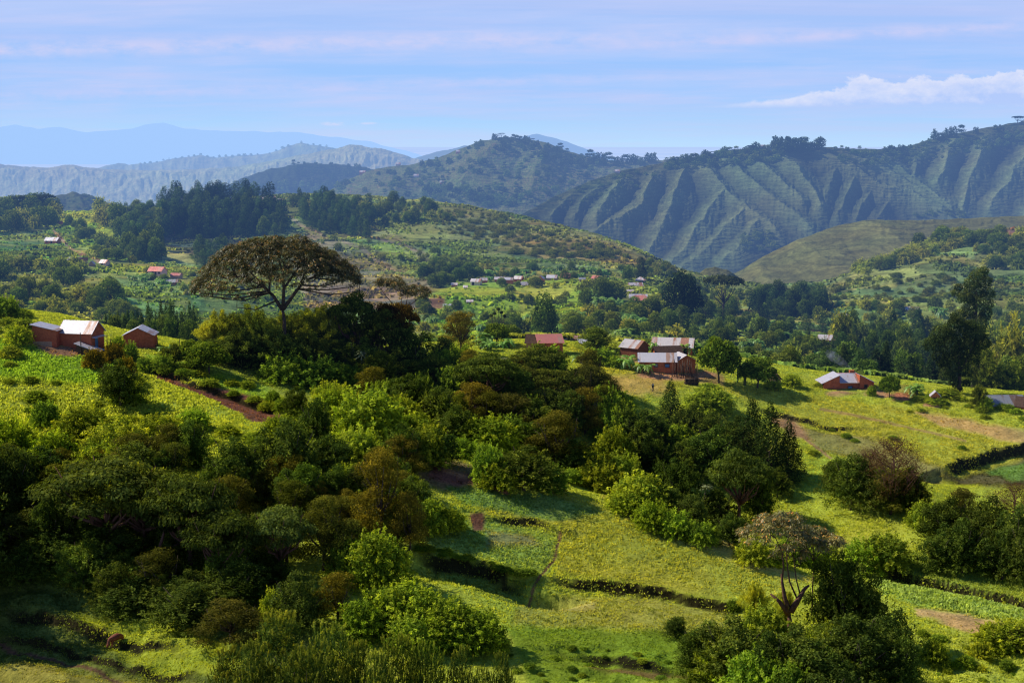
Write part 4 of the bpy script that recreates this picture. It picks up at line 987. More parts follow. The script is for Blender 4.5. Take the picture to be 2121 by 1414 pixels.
NEAR = """
Rd 250 735 842 108;Sr 196 716 762 46;Sr 236 706 752 46;Sr 262 735 775 40;Sd 95 820 885 60;So 20 850 965 120;Rd 22 905 1120 150;Sl 175 830 905 120
Sl 240 865 950 140;Sl 330 850 915 110;Rg 395 858 968 100;Sl 300 900 975 120;Fb 360 905 1000 90;Sl 215 905 1000 130;So 110 880 975 110;Sg 400 840 890 70
Ag 225 925 1170 300;Ao 300 950 1160 220;Ag 395 955 1200 210;Rd 490 882 1040 150;Rd 600 850 1010 165;Rd 655 812 930 95;Rd 612 792 870 60;Fo 480 970 1095 110;Rd 120 1000 1160 150
Fd 60 1040 1160 180;Rd 130 1090 1190 160;Rd 195 1100 1215 120;Ad 460 1035 1230 180;Ap 582 1030 1210 150;Fb 672 1010 1180 130;Fb 720 1060 1190 110;Fo 790 908 1120 140;Fo 850 1000 1150 90;Zp 768 1035 1090 60
Sl 780 1080 1210 140;Sg 720 1100 1200 90;Rd 622 1165 1310 150;Fo 700 1168 1290 110;Rd 400 1190 1300 200;Rd 290 1180 1270 180;Fd 480 1230 1330 170;Sl 568 1210 1290 60;Fd 330 1120 1240 150;Rd 240 1150 1250 120
Sg 790 1205 1290 110;Sl 840 1190 1300 150;Sg 890 1215 1310 130;Sl 925 1228 1325 130;Sl 985 1248 1342 120;Sg 950 1270 1345 110;Sg 750 1230 1320 110;Sl 1025 1285 1345 60;Sg 860 1260 1340 120
Pg 580 1272 1500 190;Pg 478 1345 1520 120;Pg 690 1285 1500 130;Pg 740 1330 1520 110;Pg 828 1308 1500 110;Pg 885 1325 1510 90;Pg 960 1342 1520 90;Pg 1040 1352 1520 80;Pg 640 1330 1540 150;Pg 530 1330 1530 120;Pg 785 1350 1540 110;Pg 1000 1380 1530 80
Bo 462 622 742 110;Bo 525 608 748 120;Bo 600 625 745 110;Bo 655 606 748 130;Bd 722 636 752 100;Bo 438 640 742 70;Bd 500 660 762 140;Bd 570 665 772 140;Bd 640 672 772 130;Bd 700 690 770 110;Rd 540 700 765 110;Rd 620 700 775 110;Rd 690 715 785 100;Rd 760 690 790 110;Rd 470 705 755 90;Sd 590 725 790 110;Sd 660 735 800 110
Ab 738 603 760 128;Fb 760 660 770 90;Ar 822 612 770 105;Ab 800 640 780 110;Rd 850 660 790 110;Fo 955 636 735 88;Rd 920 690 770 90;Zp 750 712 800 50;Zp 880 712 760 44;Ab 858 738 810 100;Rd 842 765 860 110;Ro 895 725 800 80;Sd 720 750 810 80;Rd 790 790 860 100;Rd 905 790 880 100;Rd 960 740 830 110
Ab 1010 728 850 150;Rd 1060 738 850 110;Zp 1045 730 790 60;Ao 1112 712 800 130;Ag 1152 755 850 120;Fd 1060 805 900 130;Fb 1010 800 890 100;Rd 1110 820 910 110;Rd 1175 800 900 100;Fo 1212 792 900 92;Fb 1250 788 880 80;Sr 1245 785 820 70;Rd 1292 838 930 100;Rd 1340 838 935 100;Cd 1388 784 880 58;Rd 1430 830 905 90;Sg 1470 800 850 100;Sg 1400 868 945 90;Rd 1470 840 920 90;So 1270 800 850 90;Rd 1140 790 880 100
Sl 762 795 905 150;Sl 700 792 870 100;Rg 835 862 975 110;Sl 880 868 965 100;Rd 940 828 915 110;Sl 1000 850 930 130;Rd 905 880 965 100;Fg 1150 838 970 150;Rg 1085 912 1015 165;Sl 1030 945 1012 80;Sg 1010 905 1000 70;Sd 1140 950 1018 70;Rd 1110 860 950 110;Sd 1060 850 930 100;Sg 745 880 960 110;Rd 690 890 990 110;Sl 650 905 980 80;Sl 830 810 880 90;Sg 955 900 950 80;Sl 720 950 1030 90;Sg 640 960 1040 90;Rg 600 960 1060 100;Sg 880 1020 1100 90;Sl 930 1040 1100 70
Sl 1270 870 970 90;Rd 1230 930 1000 80;Sl 1240 948 1015 100;Sl 1322 968 1055 120;Rd 1400 930 1060 120;Rd 1370 985 1065 90;Cd 1290 890 970 60;Cd 1340 895 990 56;Rd 1480 868 1000 130;Cd 1555 822 980 90;Cd 1592 830 1000 92;Cd 1632 870 995 72;Rd 1520 848 970 100;Ag 1530 925 1090 145;Rd 1480 1000 1090 110;Zp 1460 990 1060 60;Rd 1430 1010 1090 100;Sl 1350 1030 1095 80;Rd 1510 1050 1130 80;Sl 1560 1105 1165 80;Sg 1400 1050 1110 80;Sg 1300 1010 1060 80;Rd 1180 900 980 90;Rd 1360 900 990 90;Rd 1430 900 990 90;Rd 1570 960 1080 90;Sg 1290 930 1010 90;Rd 1610 960 1030 70;Sg 1450 1070 1125 70
Rd 1762 928 1055 110;Kb 1850 893 1060 130;Rd 1882 955 1062 100;Rd 1812 958 1058 120;Rd 1728 940 1030 75;Kb 1800 920 1040 90;Rd 1900 990 1060 60;Fb 1845 960 1065 110
Rd 1960 1015 1145 130;Rd 2040 1005 1165 130;Rd 2105 1025 1195 120;Rd 1992 1058 1185 130;Sg 1920 1028 1095 85;Rd 2130 1060 1215 120;Rd 1950 1085 1185 110;Sg 1830 1092 1172 110;Sg 1788 1108 1185 90;Rd 2075 1085 1200 120;Kb 2100 990 1080 90;Fd 1990 1000 1090 90;Sg 1700 1115 1180 90;Sg 1640 1100 1170 80
Rd 1745 1105 1330 170;Rg 1520 1255 1415 190;Rg 1655 1275 1440 200;Rd 1765 1245 1430 220;Rd 1845 1235 1420 150;Rg 1450 1288 1405 130;Rd 1398 1268 1318 66;Rg 1700 1300 1450 160;Rd 1600 1285 1440 150;Rd 1800 1180 1340 130;Sg 1580 1240 1340 110;Bo 1562 1178 1300 66;Bo 1625 1190 1310 50;Sl 1480 1300 1420 110;Sg 1560 1330 1450 130;Rd 1720 1350 1470 190;Sg 1620 1350 1470 120;Rg 1860 1300 1440 110;Sl 1700 1270 1380 90
So 2085 1275 1345 125;So 40 668 712 56;Sd 2086 1358 1388 32;Sd 1520 1235 1262 30;Sg 1935 1310 1375 60;Fd 2110 1290 1350 80;So 2030 1320 1365 50;Sl 2000 1350 1380 40
Ll 432 712 775 92;Ll 402 702 760 70;Ro 362 706 758 62;Sd 565 803 838 32;Sg 585 820 850 40;Sg 340 730 765 50;Sg 300 735 770 40;So 245 690 735 34;Sd 272 700 745 30;Nl 385 694 740 44;Nl 352 700 735 36
Ll 1490 698 795 92;Nl 1522 728 790 50;Lg 1568 742 803 88;Rg 1235 668 725 96;Ng 1298 722 768 56;Ng 1215 718 752 44;Nl 1335 735 772 40;Nl 1258 715 750 40;Sg 1240 716 748 70;Sg 1275 735 758 40;Ll 1030 668 715 60;Ng 1025 672 716 56;Ng 1060 690 722 40;Ng 1008 690 725 44;Sl 1640 770 800 40;Lg 1842 776 824 46;Sg 1805 795 818 20;Ng 1880 780 818 46;Ro 2026 788 846 44;Sl 1960 800 822 60;Sg 2040 815 848 34;Ng 1455 700 735 40;Ng 1420 698 730 36;Ng 1240 690 725 40;Sg 1600 785 806 40;Sl 1700 790 800 30
Sg 1470 790 812 50;Sg 1320 700 722 40;Sg 1140 690 712 40;Ng 1555 735 780 40;Ng 1360 700 728 30;Sl 910 715 760 60
"""
SPECIAL = {('R', 1085, 912): 'big domed green bush alone at the top of the terraced field',
 ('R', 250, 735): 'dark round tree with rusty shrubs behind it, below the gabled brick house',
 ('A', 582, 1030): 'pale cream topped tree standing out of the shady wood',
 ('F', 790, 908): 'tall olive brown tree with dark shaded side at the field edge',
 ('K', 1850, 893): 'nearly bare purplish tree rising above the grove on the slope',
 ('A', 1530, 925): 'flat crowned tree with bright green rim in the ravine wood',
 ('F', 955, 636): 'round crowned olive tree standing clear of the thicket beside the valley view',
 ('R', 1235, 668): 'dark leafy tree behind the banana clumps near the thatched hut',
 ('L', 1490, 698): 'bright leafy tree beside the house with leaning poles',
 ('L', 432, 712): 'light green leafy tree at the end of the bamboo hedge',
 ('L', 402, 702): 'smaller light green tree touching the leafy one by the bamboo hedge',
 ('Z', 750, 712): 'tall stemmed rosette tree in front of the thicket',
 ('Z', 768, 1035): 'silvery star shaped rosette plant above the dark field edge trees',
 ('N', 1880, 780): 'single banana plant between the white roofed house and the little outhouse',
 ('R', 2026, 788): 'small ivy grown tree just before the rusty tin roof',
 ('L', 1842, 776): 'small leafy tree at the corner of the white roofed house',
 ('C', 1388, 784): 'conical dark tree next to the walking person',
 ('A', 738, 603): 'flat reddish brown tree beside the great umbrella tree',
 ('A', 822, 612): 'orange tipped tree under the sparse umbrella crown',
 ('L', 1568, 742): 'low leafy tree with long shadow on the yellow field',
 ('A', 225, 925): 'wide spreading tree with reddish limbs in the shady wood',
 ('P', 580, 1272): 'largest young pine, standing at the front of the row',
 ('R', 1745, 1105): 'tall dark leafy tree right behind the stump tree'}
for tok in NEAR.replace('\n', ';').split(';'):
    tok = tok.strip()
    if not tok: continue
    kt, u, vt, vb, w = tok.split(); u, vt, vb, w = int(u), int(vt), int(vb), int(w); k, t = kt[0], kt[1]
    lab = SPECIAL.get((k, u, vt)); grp = None
    if lab is None:
        ph = region(u, (vt + vb) / 2); lab = ADJ[t] + ' ' + KIND[k] + ' ' + ph; grp = ADJ[t] + ' ' + KIND[k] + 's ' + ph
    w = w * (1.02 if k != 'R' else .98); tt = TN[t]
    if k in 'RFA' and t == 'd': tt = (1.5, 1.45, 1.2)
    if k == 'P': w *= 1.2; vt -= 6; tt = (2.5, 2.3, 1.5)
    if k == 'B': tt = (.8, .9, .9) if t == 'd' else (2.0, 1.8, 1.1)
    at_px(KN[k], u, vt, vb, w, lab, grp, tt)

at_px('shrub', 6, 608, 652, 70, 'dull green bush at the upper edge of the slope behind the brick annex', None, GRN)
for k, (u, vb, hh, w) in enumerate(((-75, 1240, 340, 200), (-90, 1130, 320, 200), (-190, 1180, 360, 240), (-150, 1330, 380, 230), (-300, 1130, 380, 260), (-260, 1300, 400, 260), (-400, 1220, 400, 260), (-70, 1180, 260, 190), (-180, 1120, 280, 200), (-120, 1290, 250, 180), (-260, 1220, 300, 220), (-60, 1050, 220, 170), (-330, 1330, 300, 220), (-200, 1010, 240, 190))):
    at_px('round', u, vb - hh, vb, w, 'dark tree shading the slope of the grazing cow', 'dark trees that shade the slope of the grazing cow', DRK)
# low weeds and bushes that roughen the slope, each a plant of its own
def scatter(poly, n, kinds, hpx, ratio, seed, phrase, tints=(GRN,), d0=100, d1=1700, mind=6, src=None, catgroup=None, excl=()):
    r = random.Random(seed); us = [p[0] for p in poly]; vs = [p[1] for p in poly]; got = []; tries = 0
    while len(got) < n and tries < n * 30:
        tries += 1; u = r.uniform(min(us), max(us)); v = r.uniform(min(vs), max(vs)); ins = False
        for i in range(len(poly)):
            (x0, y0), (x1, y1) = poly[i], poly[(i + 1) % len(poly)]
            if ((y0 > v) != (y1 > v)) and (u < (x1 - x0) * (v - y0) / (y1 - y0) + x0): ins = not ins
        if not ins or any(abs(u - a) < mind and abs(v - b) < mind * .6 for a, b in got): continue
        if any(x0 < u < x1 and y0 < v < y1 for x0, x1, y0, y1 in excl): continue
        h = src(u, v) if src else hit(u, v, d0, d1)
        if h is None: continue
        got.append((u, v)); x, y, z = h; ppm = FOC / y; kind, nm = kinds[r.randrange(len(kinds))]
        hp = r.uniform(*hpx); H = hp / ppm; W = H * ratio * r.uniform(.8, 1.25)
        plant(kind, x, y, z, W, H, nm + ' ' + phrase, None, nm + 's ' + phrase, tints[r.randrange(len(tints))], r.randrange(6), sink=H * .06)
W1 = [('shrub', 'low lime green bush')]
scatter([(0, 700), (60, 720), (250, 760), (330, 860), (560, 920), (560, 1000), (300, 960), (0, 850)], 50, W1, (10, 30), 1.9, 1, 'on the weedy slope above the wood', (LIME, OLV, GRN), mind=13, excl=((40, 340, 690, 790),))
scatter([(560, 840), (700, 800), (900, 860), (900, 960), (760, 1080), (560, 1000)], 26, W1, (25, 60), 1.7, 2, 'in the scrub below the ploughed strip', (LIME, GRN), mind=16)
scatter([(300, 740), (420, 770), (590, 830), (560, 850), (430, 800), (300, 760)], 16, W1, (8, 20), 2.2, 3, 'along the ploughed strip', (LIME, GRN), mind=9)
scatter([(1180, 930), (1300, 1010), (1480, 1090), (1640, 1160), (1660, 1190), (1500, 1130), (1300, 1050), (1160, 990)], 24, W1, (16, 45), 1.8, 4, 'along the ravine edge of the terraced field', (LIME, GRN, OLV), mind=14)
scatter([(1500, 790), (1900, 830), (2121, 880), (2121, 960), (1960, 960), (1640, 880), (1500, 830)], 8, W1, (4, 11), 2.4, 6, 'dotted over the yellow green field', (GRN, OLV), mind=20)
scatter([(-60, 640), (200, 670), (190, 690), (-60, 690)], 16, W1, (8, 22), 2.2, 7, 'on the bank behind the tin roofed brick house', (GRN, OLV, LIME), mind=10, excl=((60, 205, 655, 760),))
scatter([(1020, 1330), (1400, 1340), (1500, 1414), (1080, 1414)], 22, W1, (4, 11), 2.6, 8, 'on the closely grazed grass under the lower bank', (GRN, DRK), mind=18)
scatter([(1900, 1300), (2121, 1340), (2121, 1414), (1920, 1414)], 12, W1, (6, 16), 2.2, 9, 'on the grass beside the stump tree thicket', (GRN, OLV), mind=14)
scatter([(1660, 880), (1740, 900), (1960, 980), (1700, 980)], 7, W1, (7, 16), 2.2, 12, 'around the grove on the slope', (GRN, OLV), mind=14)
scatter([(1900, 810), (2121, 850), (2121, 870), (1900, 830)], 16, W1, (8, 16), 2.2, 13, 'along the ridge top near the little outhouse', (LIME, GRN), mind=9)
scatter([(860, 1125), (1100, 1190), (1100, 1200), (860, 1140)], 18, W1, (6, 14), 2.6, 14, 'on the upper field bank', (DRK, GRN), mind=9)

# ---- valley and middle hill
MB_ = ('mbamboo', 'bamboo clump'); MR = ('mround', 'round dark tree'); MT = ('tall', 'tall dark plantation tree'); MC = ('mcone', 'conical dark tree'); MS = ('mshrub', 'low hillside shrub'); MN = ('banana', 'banana plant'); MFt = ('mflat', 'flat topped tree')
BL = (1.65, 1.7, 1.5); OLM = (2.0, 1.8, 1.1)
def valley():
    S = scatter
    S([(-20, 540), (130, 545), (250, 580), (240, 620), (150, 660), (-20, 640)], 40, [MB_, MB_, MB_, MR], (24, 48), 1.1, 21, 'in the bamboo filled valley below the hamlet', (GRN, OLM, BL), 400, mind=15)
    S([(0, 600), (250, 640), (420, 690), (200, 700), (0, 690)], 22, [MB_, MR], (26, 44), 1.1, 22, 'at the foot of the bamboo filled valley', (OLM, GRN), 320, mind=16)
    S([(270, 570), (360, 580), (370, 610), (280, 610)], 16, [MN], (14, 22), 1.2, 23, 'in the plantation below the pink hamlet house', (GRN,), 500, mind=8)
    S([(300, 560), (420, 580), (420, 620), (330, 600)], 10, [MB_, MR], (12, 24), 1.2, 24, 'around the hamlet huts', (GRN,), 500, mind=10)
    S([(330, 440), (420, 425), (560, 440), (590, 480), (480, 500), (330, 495)], 120, [MT], (42, 72), .5, 25, 'in the tall pine wood on the middle hill', (BL, (.8, .88, 1.0)), 900, mind=7)
    S([(240, 470), (330, 480), (335, 545), (265, 545)], 34, [MT, MR], (34, 60), .6, 26, 'in the copse under the tall pine wood', (BL, GRN), 700, mind=9)
    S([(500, 440), (600, 450), (600, 490), (540, 500)], 22, [MT, MR], (24, 48), .6, 27, 'below the school house on the hill', (BL, GRN), 900, mind=9)
    S([(620, 425), (700, 420), (770, 470), (760, 495), (640, 480)], 60, [MT], (26, 52), .5, 28, 'in the blue green plantation on the hill', (BL,), 900, mind=8)
    S([(580, 415), (880, 425), (940, 455), (760, 470), (600, 430)], 70, [MR, MT, MB_], (12, 30), .9, 29, 'scattered along the middle hill top', (GRN, OLM, BL), 900, mind=9)
    S([(-20, 445), (60, 448), (130, 450), (120, 470), (-20, 490)], 28, [MB_, MR], (24, 48), 1.0, 30, 'in the grove on the green shoulder', (GRN, OLM), 800, mind=11)
    S([(20, 440), (120, 440), (120, 448), (20, 448)], 7, [MFt, MR], (34, 46), 1.3, 31, 'on the crest of the green shoulder', (DRK, DRK), 900, mind=14)
    S([(140, 460), (190, 470), (190, 500), (150, 505)], 9, [MR], (14, 30), .9, 32, 'on the terraced green shoulder', (GRN,), 700, mind=8)
    S([(200, 430), (250, 440), (250, 475), (210, 470)], 9, [MB_], (28, 46), 1.0, 33, 'at the end of the green shoulder field', (OLM,), 800, mind=11)
    S([(250, 430), (330, 440), (330, 470), (260, 470)], 22, [MR, MT], (18, 36), .9, 34, 'beside the tall pine wood', (GRN, BL), 800, mind=8)
    S([(150, 505), (230, 500), (300, 545), (220, 545)], 18, [MR, MS], (10, 26), 1.1, 35, 'along the hamlet path', (GRN,), 600, mind=8)
    S([(400, 520), (470, 520), (470, 560), (410, 560)], 12, [MT], (34, 48), .6, 36, 'by the edge of the shaded slope', (BL,), 600, mind=9)
    S([(640, 480), (900, 520), (1100, 560), (1000, 590), (800, 560), (640, 520)], 26, [MS, MR, MS], (6, 18), 1.3, 37, 'on the fallow middle slope', (GRN, OLM), 600, mind=14)
    S([(850, 432), (1000, 445), (1200, 490), (1330, 545), (1150, 530), (950, 490)], 150, [MS], (5, 13), 1.7, 38, 'on the scrubby brow of the middle hill', (GRN, OLM, OLM), 700, mind=8)
    S([(1060, 520), (1130, 525), (1290, 530), (1290, 536), (1130, 535), (1060, 530)], 26, [MS], (7, 13), 1.9, 39, 'in the hedge above the smooth pasture', (DRK, GRN), 700, mind=6)
    S([(1330, 545), (1400, 560), (1400, 580), (1300, 575)], 22, [MS, MR], (8, 20), 1.2, 40, 'at the end of the middle hill', (GRN, OLM), 600, mind=8)
    S([(860, 560), (960, 560), (1000, 575), (900, 600)], 24, [MR], (14, 34), .9, 41, 'above the line of village houses', (BL, GRN), 600, mind=10)
    S([(960, 560), (1340, 560), (1340, 576), (1000, 584)], 44, [MN, MN, MR], (12, 24), 1.1, 42, 'behind the line of village houses', (GRN, BL), 560, mind=8)
    S([(1000, 590), (1300, 590), (1400, 640), (1300, 660), (1000, 620)], 22, [MR, MS], (10, 24), 1.3, 43, 'on the bright slope below the village', (GRN, OLM), 500, mind=16, excl=((1290, 1350, 600, 645), (1290, 1345, 570, 605)))
    S([(860, 640), (960, 640), (1000, 690), (880, 690)], 22, [MR, MB_, MN], (16, 36), 1.0, 44, 'in the hollow by the red earth bank', (GRN, OLM), 400, mind=11)
    S([(990, 670), (1200, 660), (1360, 660), (1360, 700), (1000, 705)], 44, [MN, MR, MB_], (24, 46), 1.1, 45, 'in the gardens behind the red roofed shed', (GRN, LIME, OLM), 320, mind=13)
    S([(1200, 620), (1360, 625), (1400, 670), (1220, 670)], 40, [MR, MN, MB_], (20, 44), 1.0, 46, 'in the gardens below the long pink house', (GRN, OLM), 420, mind=12, excl=((1285, 1350, 600, 648),))
    S([(1380, 640), (1560, 640), (1700, 700), (1500, 720), (1380, 700)], 46, [MR, MR, MC, MT, MB_], (24, 50), .8, 47, 'in the valley wood beyond the ridge houses', (BL, DRK, GRN), 380, mind=12)
    S([(1570, 620), (1720, 635), (1700, 665), (1570, 660)], 44, [MT, MR], (30, 56), .7, 48, 'in the dark copse below the grassy dome', (BL, (.75, .85, 1.0)), 480, mind=9)
    S([(1380, 590), (1560, 600), (1560, 640), (1360, 630)], 24, [MR, MB_, MT], (18, 36), .9, 49, 'on the valley side under the gullied hill', (BL, GRN), 480, mind=11)
    S([(1700, 630), (1850, 640), (2121, 640), (2121, 690), (1900, 690), (1700, 680)], 66, [MR, MB_, MN, MB_], (16, 36), 1.0, 50, 'in the bamboo and banana gardens across the valley', (GRN, OLM, BL), 440, mind=12, excl=((1725, 1790, 640, 672), (1860, 1935, 640, 662)))
    S([(1700, 690), (1900, 705), (1960, 780), (1800, 770), (1700, 740)], 46, [MC, MR, MT, MB_], (40, 76), .6, 51, 'in the dark wood behind the white roofed house', (BL, DRK), 320, mind=12, excl=((1690, 1760, 695, 730),))
    S([(1900, 690), (2121, 700), (2121, 800), (2020, 790), (1960, 760)], 46, [MR, MC, MB_], (26, 62), .9, 52, 'in the gully behind the ivy covered tall tree', (BL, GRN), 320, mind=13, excl=((2035, 2090, 760, 812), (2040, 2070, 680, 700)))
    S([(1560, 700), (1700, 710), (1700, 770), (1560, 750)], 34, [MR, MB_, MN], (22, 44), .9, 53, 'in the gardens beyond the leafy ridge tree', (BL, GRN), 320, mind=12, excl=((1590, 1625, 730, 755), (1680, 1760, 690, 725)))
    S([(1740, 560), (1800, 540), (1900, 500), (2000, 485), (2030, 500), (1900, 540), (1800, 570)], 52, [MB_, MB_, MR], (18, 36), 1.2, 54, 'in the bamboo belt on the side slope', (OLM, GRN), 600, mind=9)
    S([(1880, 490), (2121, 485), (2121, 560), (2060, 560), (2000, 510)], 46, [MR, MB_], (14, 34), 1.1, 55, 'on the shoulder above the bamboo belt', (GRN, BL), 600, mind=10)
    S([(1580, 600), (1900, 570), (2060, 570), (2100, 620), (1800, 630), (1580, 620)], 70, [MS, MS, MR], (5, 14), 1.6, 56, 'on the light green side slope', (GRN, OLM), 560, mind=10)
    S([(215, 640), (400, 650), (410, 690), (215, 690)], 1, [MR], (20, 24), 1, 57, 'in the valley below', (GRN,), 330, mind=9)
valley()
scatter([(-20, 1060), (300, 1080), (560, 1120), (560, 1260), (300, 1270), (120, 1220), (-20, 1180)], 34, [('round', 'dark bush')], (70, 120), 1.25, 15, 'under the wide spreading trees', (DRK, DRK, GRN), mind=22)
scatter([(0, 980), (560, 940), (560, 1080), (0, 1080)], 22, [('round', 'tangled green tree'), ('feathery', 'tangled feathery tree')], (80, 130), 1.0, 16, 'among the wide spreading trees', (DRK, GRN, OLV), mind=30)
scatter([(560, 1020), (860, 980), (860, 1160), (600, 1240)], 20, [('round', 'tangled green tree'), ('feathery', 'tangled feathery tree')], (70, 120), .95, 17, 'near the pale cream topped tree', (DRK, GRN, OLV, BRN), mind=26)
scatter([(760, 760), (1200, 800), (1400, 880), (1380, 960), (1120, 920), (880, 880), (760, 840)], 34, [('round', 'tangled green tree'), ('feathery', 'tangled feathery tree'), ('shrub', 'tangled green bush')], (60, 105), .95, 18, 'in the wood across the slope', (DRK, GRN, OLV, BRN), mind=22)
scatter([(420, 720), (760, 740), (900, 800), (700, 800), (450, 760)], 14, [('round', 'dark bush')], (50, 80), 1.1, 19, 'before the bamboo hedge', (DRK, GRN), mind=22)
# trees whose feet are hidden behind the near ridge
def behind(rows, phrase, d0, d1, kinds, seed, tints):
    r = random.Random(seed)
    for (u0, u1, n, vt0, vt1, w0, w1) in rows:
        for k in range(n):
            u = u0 + (u1 - u0) * (k + r.random() * .8) / n; vt = r.uniform(vt0, vt1); kind, nm = kinds[r.randrange(len(kinds))]
            at_px(kind, u, vt, 0, r.uniform(w0, w1), nm + ' ' + phrase, nm + 's ' + phrase, tints[r.randrange(len(tints))], d=r.uniform(d0, d1))
behind([(215, 300, 9, 640, 660, 26, 36), (300, 410, 14, 618, 650, 26, 40)], 'behind the small gabled brick house', 305, 345, [MT, MC], 61, (BL, GRN))
behind([(225, 410, 12, 650, 672, 34, 44)], 'low behind the small gabled brick house', 295, 310, [MR, MC], 62, (BL, DRK))
behind([(1700, 1990, 15, 705, 745, 46, 66)], 'in the conifer row behind the white roofed house', 310, 345, [MC, MT, MR], 63, (BL, DRK))
behind([(1500, 1700, 9, 712, 742, 44, 60)], 'behind the low leafy tree on the ridge', 312, 340, [MR, MB_], 64, (BL, GRN))
behind([(880, 1110, 8, 668, 692, 44, 62)], 'behind the thicket at the valley rim', 306, 330, [MB_, MR, MN], 65, (GRN, OLM))
behind([(1330, 1500, 8, 690, 715, 40, 56)], 'behind the long rusty roofed house', 312, 340, [MR, MN], 66, (GRN, BL))
behind([(2040, 2140, 5, 735, 790, 50, 70)], 'behind the rusty tin roof', 300, 330, [MR, MC], 67, (BL, GRN))
for (k, u, vt, w, d, lab, t) in [
 ('round', 2040, 705, 96, 300, 'leafy green tree hiding the stem of the tall clumpy tree', GRN),
 ('round', 2105, 740, 90, 300, 'leafy green tree beyond the small ivy grown tree', OLV),
 ('mcone', 1815, 722, 82, 318, 'conical grey green tree with layered boughs behind the white roofed house', (1.5, 1.45, 1.5)),
 ('mcone', 1886, 738, 72, 312, 'second conical tree with layered boughs, behind the single banana plant', (1.3, 1.3, 1.4)),
 ('mround', 1128, 612, 56, 430, 'dark round tree standing alone on the bright valley slope', DRK),
 ('mround', 1415, 562, 84, 560, 'very dark massive tree at the end of the village', (.5, .55, .7)),
 ('mflat', 1500, 566, 92, 600, 'wide flat topped tree beside the very dark massive tree', DRK),
 ('mround', 1250, 575, 44, 600, 'round tree in front of the village bananas', BL),
 ('mbamboo', 2100, 618, 120, 350, 'weeping yellow green bamboo clump at the valley edge', OLM),
 ('mbamboo', 2060, 640, 80, 420, 'smaller bamboo clump beside the weeping one', GRN),
 ('tall', 1328, 530, 30, 720, 'thin tall tree rising above the village end', (1.4, 1.0, .9)),
 ('mround', 1300, 549, 24, 700, 'small upright dark tree above the village end', BL),
 ('mbamboo', 880, 405, 40, 1180, 'yellowish bamboo clump breaking the middle hill outline', OLM),
 ('tall', 520, 388, 22, 1300, 'single dark tree beside the school house', DRK),
 ('mbamboo', 1745, 620, 60, 480, 'bamboo clump hanging over the pink hut across the valley', OLM),
 ('mbamboo', 1645, 690, 62, 360, 'rounded bamboo clump beyond the leafy ridge tree', BL)]:
    at_px(k, u, vt, 0, w, lab, None, t, d=d)
# ---- trees on the far hills
FT = ('far', 'small tree'); FU = ('mflat', 'flat topped tree')
ha = lambda key: (lambda u, v: tuple(hill_at(key, u, v)))
def crestline(key, us, t, kinds, hpx, ratio, seed, phrase, tints=(BL,)):
    r = random.Random(seed)
    for u in us:
        p = hill_point(key, u, t + r.uniform(-.03, .02)); ppm = FOC / p[1]; kind, nm = kinds[r.randrange(len(kinds))]; H = r.uniform(*hpx) / ppm
        plant(kind, p[0], p[1], p[2], H * ratio * r.uniform(.8, 1.3), H, nm + ' ' + phrase, None, nm + 's ' + phrase, tints[r.randrange(len(tints))], r.randrange(6), sink=H * .08)
D8 = (.75, .85, 1.0)
scatter([(700, 380), (850, 345), (1000, 300), (1120, 300), (1290, 345), (1290, 380), (1090, 430), (860, 430), (700, 410)], 170, [FT], (6, 15), 1.2, 71, 'among the farm plots of the far village hill', (BL, OLM, D8), src=ha('farmed_hill17'), mind=7)
scatter([(1020, 288), (1110, 290), (1220, 330), (1280, 350), (1150, 345), (1060, 320)], 60, [FT], (7, 15), 1.1, 72, 'in the wood on top of the far village hill', (D8,), src=ha('farmed_hill17'), mind=5)
scatter([(880, 390), (1080, 390), (1080, 430), (880, 430)], 60, [FT], (8, 16), 1.3, 73, 'in the wooded foot of the far village hill', (BL, D8), src=ha('farmed_hill17'), mind=7)
crestline('farmed_hill17', [1225, 1240, 1252, 1262, 1272, 1282, 1296, 1308, 1318, 1330, 1342, 1354], .95, [FT], (16, 26), 1.0, 74, 'in the dark wood on the saddle', (D8,))
crestline('farmed_hill17', [1028, 1040], .99, [FU], (9, 12), 1.6, 75, 'on the summit of the far village hill', (D8,))
crestline('farmed_hill17', [1068, 1076, 1095, 1104], .98, [FT, FU], (9, 14), 1.1, 76, 'beside the summit of the far village hill', (D8,))
scatter([(600, 345), (740, 350), (800, 372), (740, 385), (620, 365)], 60, [FT], (8, 16), .8, 77, 'in the dark wood of the low ridge', (D8,), src=ha('wooded_hill16'), mind=6)
scatter([(430, 400), (560, 385), (700, 385), (700, 400), (430, 410)], 60, [FT], (9, 18), .9, 78, 'along the foot of the low wooded ridge', (D8, BL), src=ha('wooded_hill16'), mind=7)
crestline('gullied_hill19', list(range(1385, 1580, 9)), .97, [FT, FT, FT, FU], (8, 20), 1.2, 79, 'on the crest of the gullied hill', (BL, D8, OLM))
scatter([(1380, 335), (1560, 312), (1640, 315), (1600, 340), (1440, 350), (1380, 352)], 90, [FT], (7, 15), 1.3, 80, 'in the bush under the crest of the gullied hill', (BL, OLM, D8), src=ha('gullied_hill19'), mind=6)
crestline('gullied_hill19', [1608, 1618, 1626, 1636, 1646, 1655, 1664, 1672, 1682, 1692, 1702, 1612, 1632, 1668, 1696], .98, [FT], (20, 33), 1.0, 81, 'in the great clump on the gullied hill crest', (D8,))
crestline('gullied_hill19', list(range(1730, 1960, 13)), .97, [FT], (7, 14), 1.1, 82, 'dotted along the right hand crest'.replace('right hand', 'rising'), (BL, OLM))
crestline('gullied_hill19', [1842, 1848, 1866, 1936, 1950, 1962, 1975, 1990, 2022, 2062, 2072], .97, [FT], (14, 26), .9, 83, 'standing up from the rising crest', (D8,))
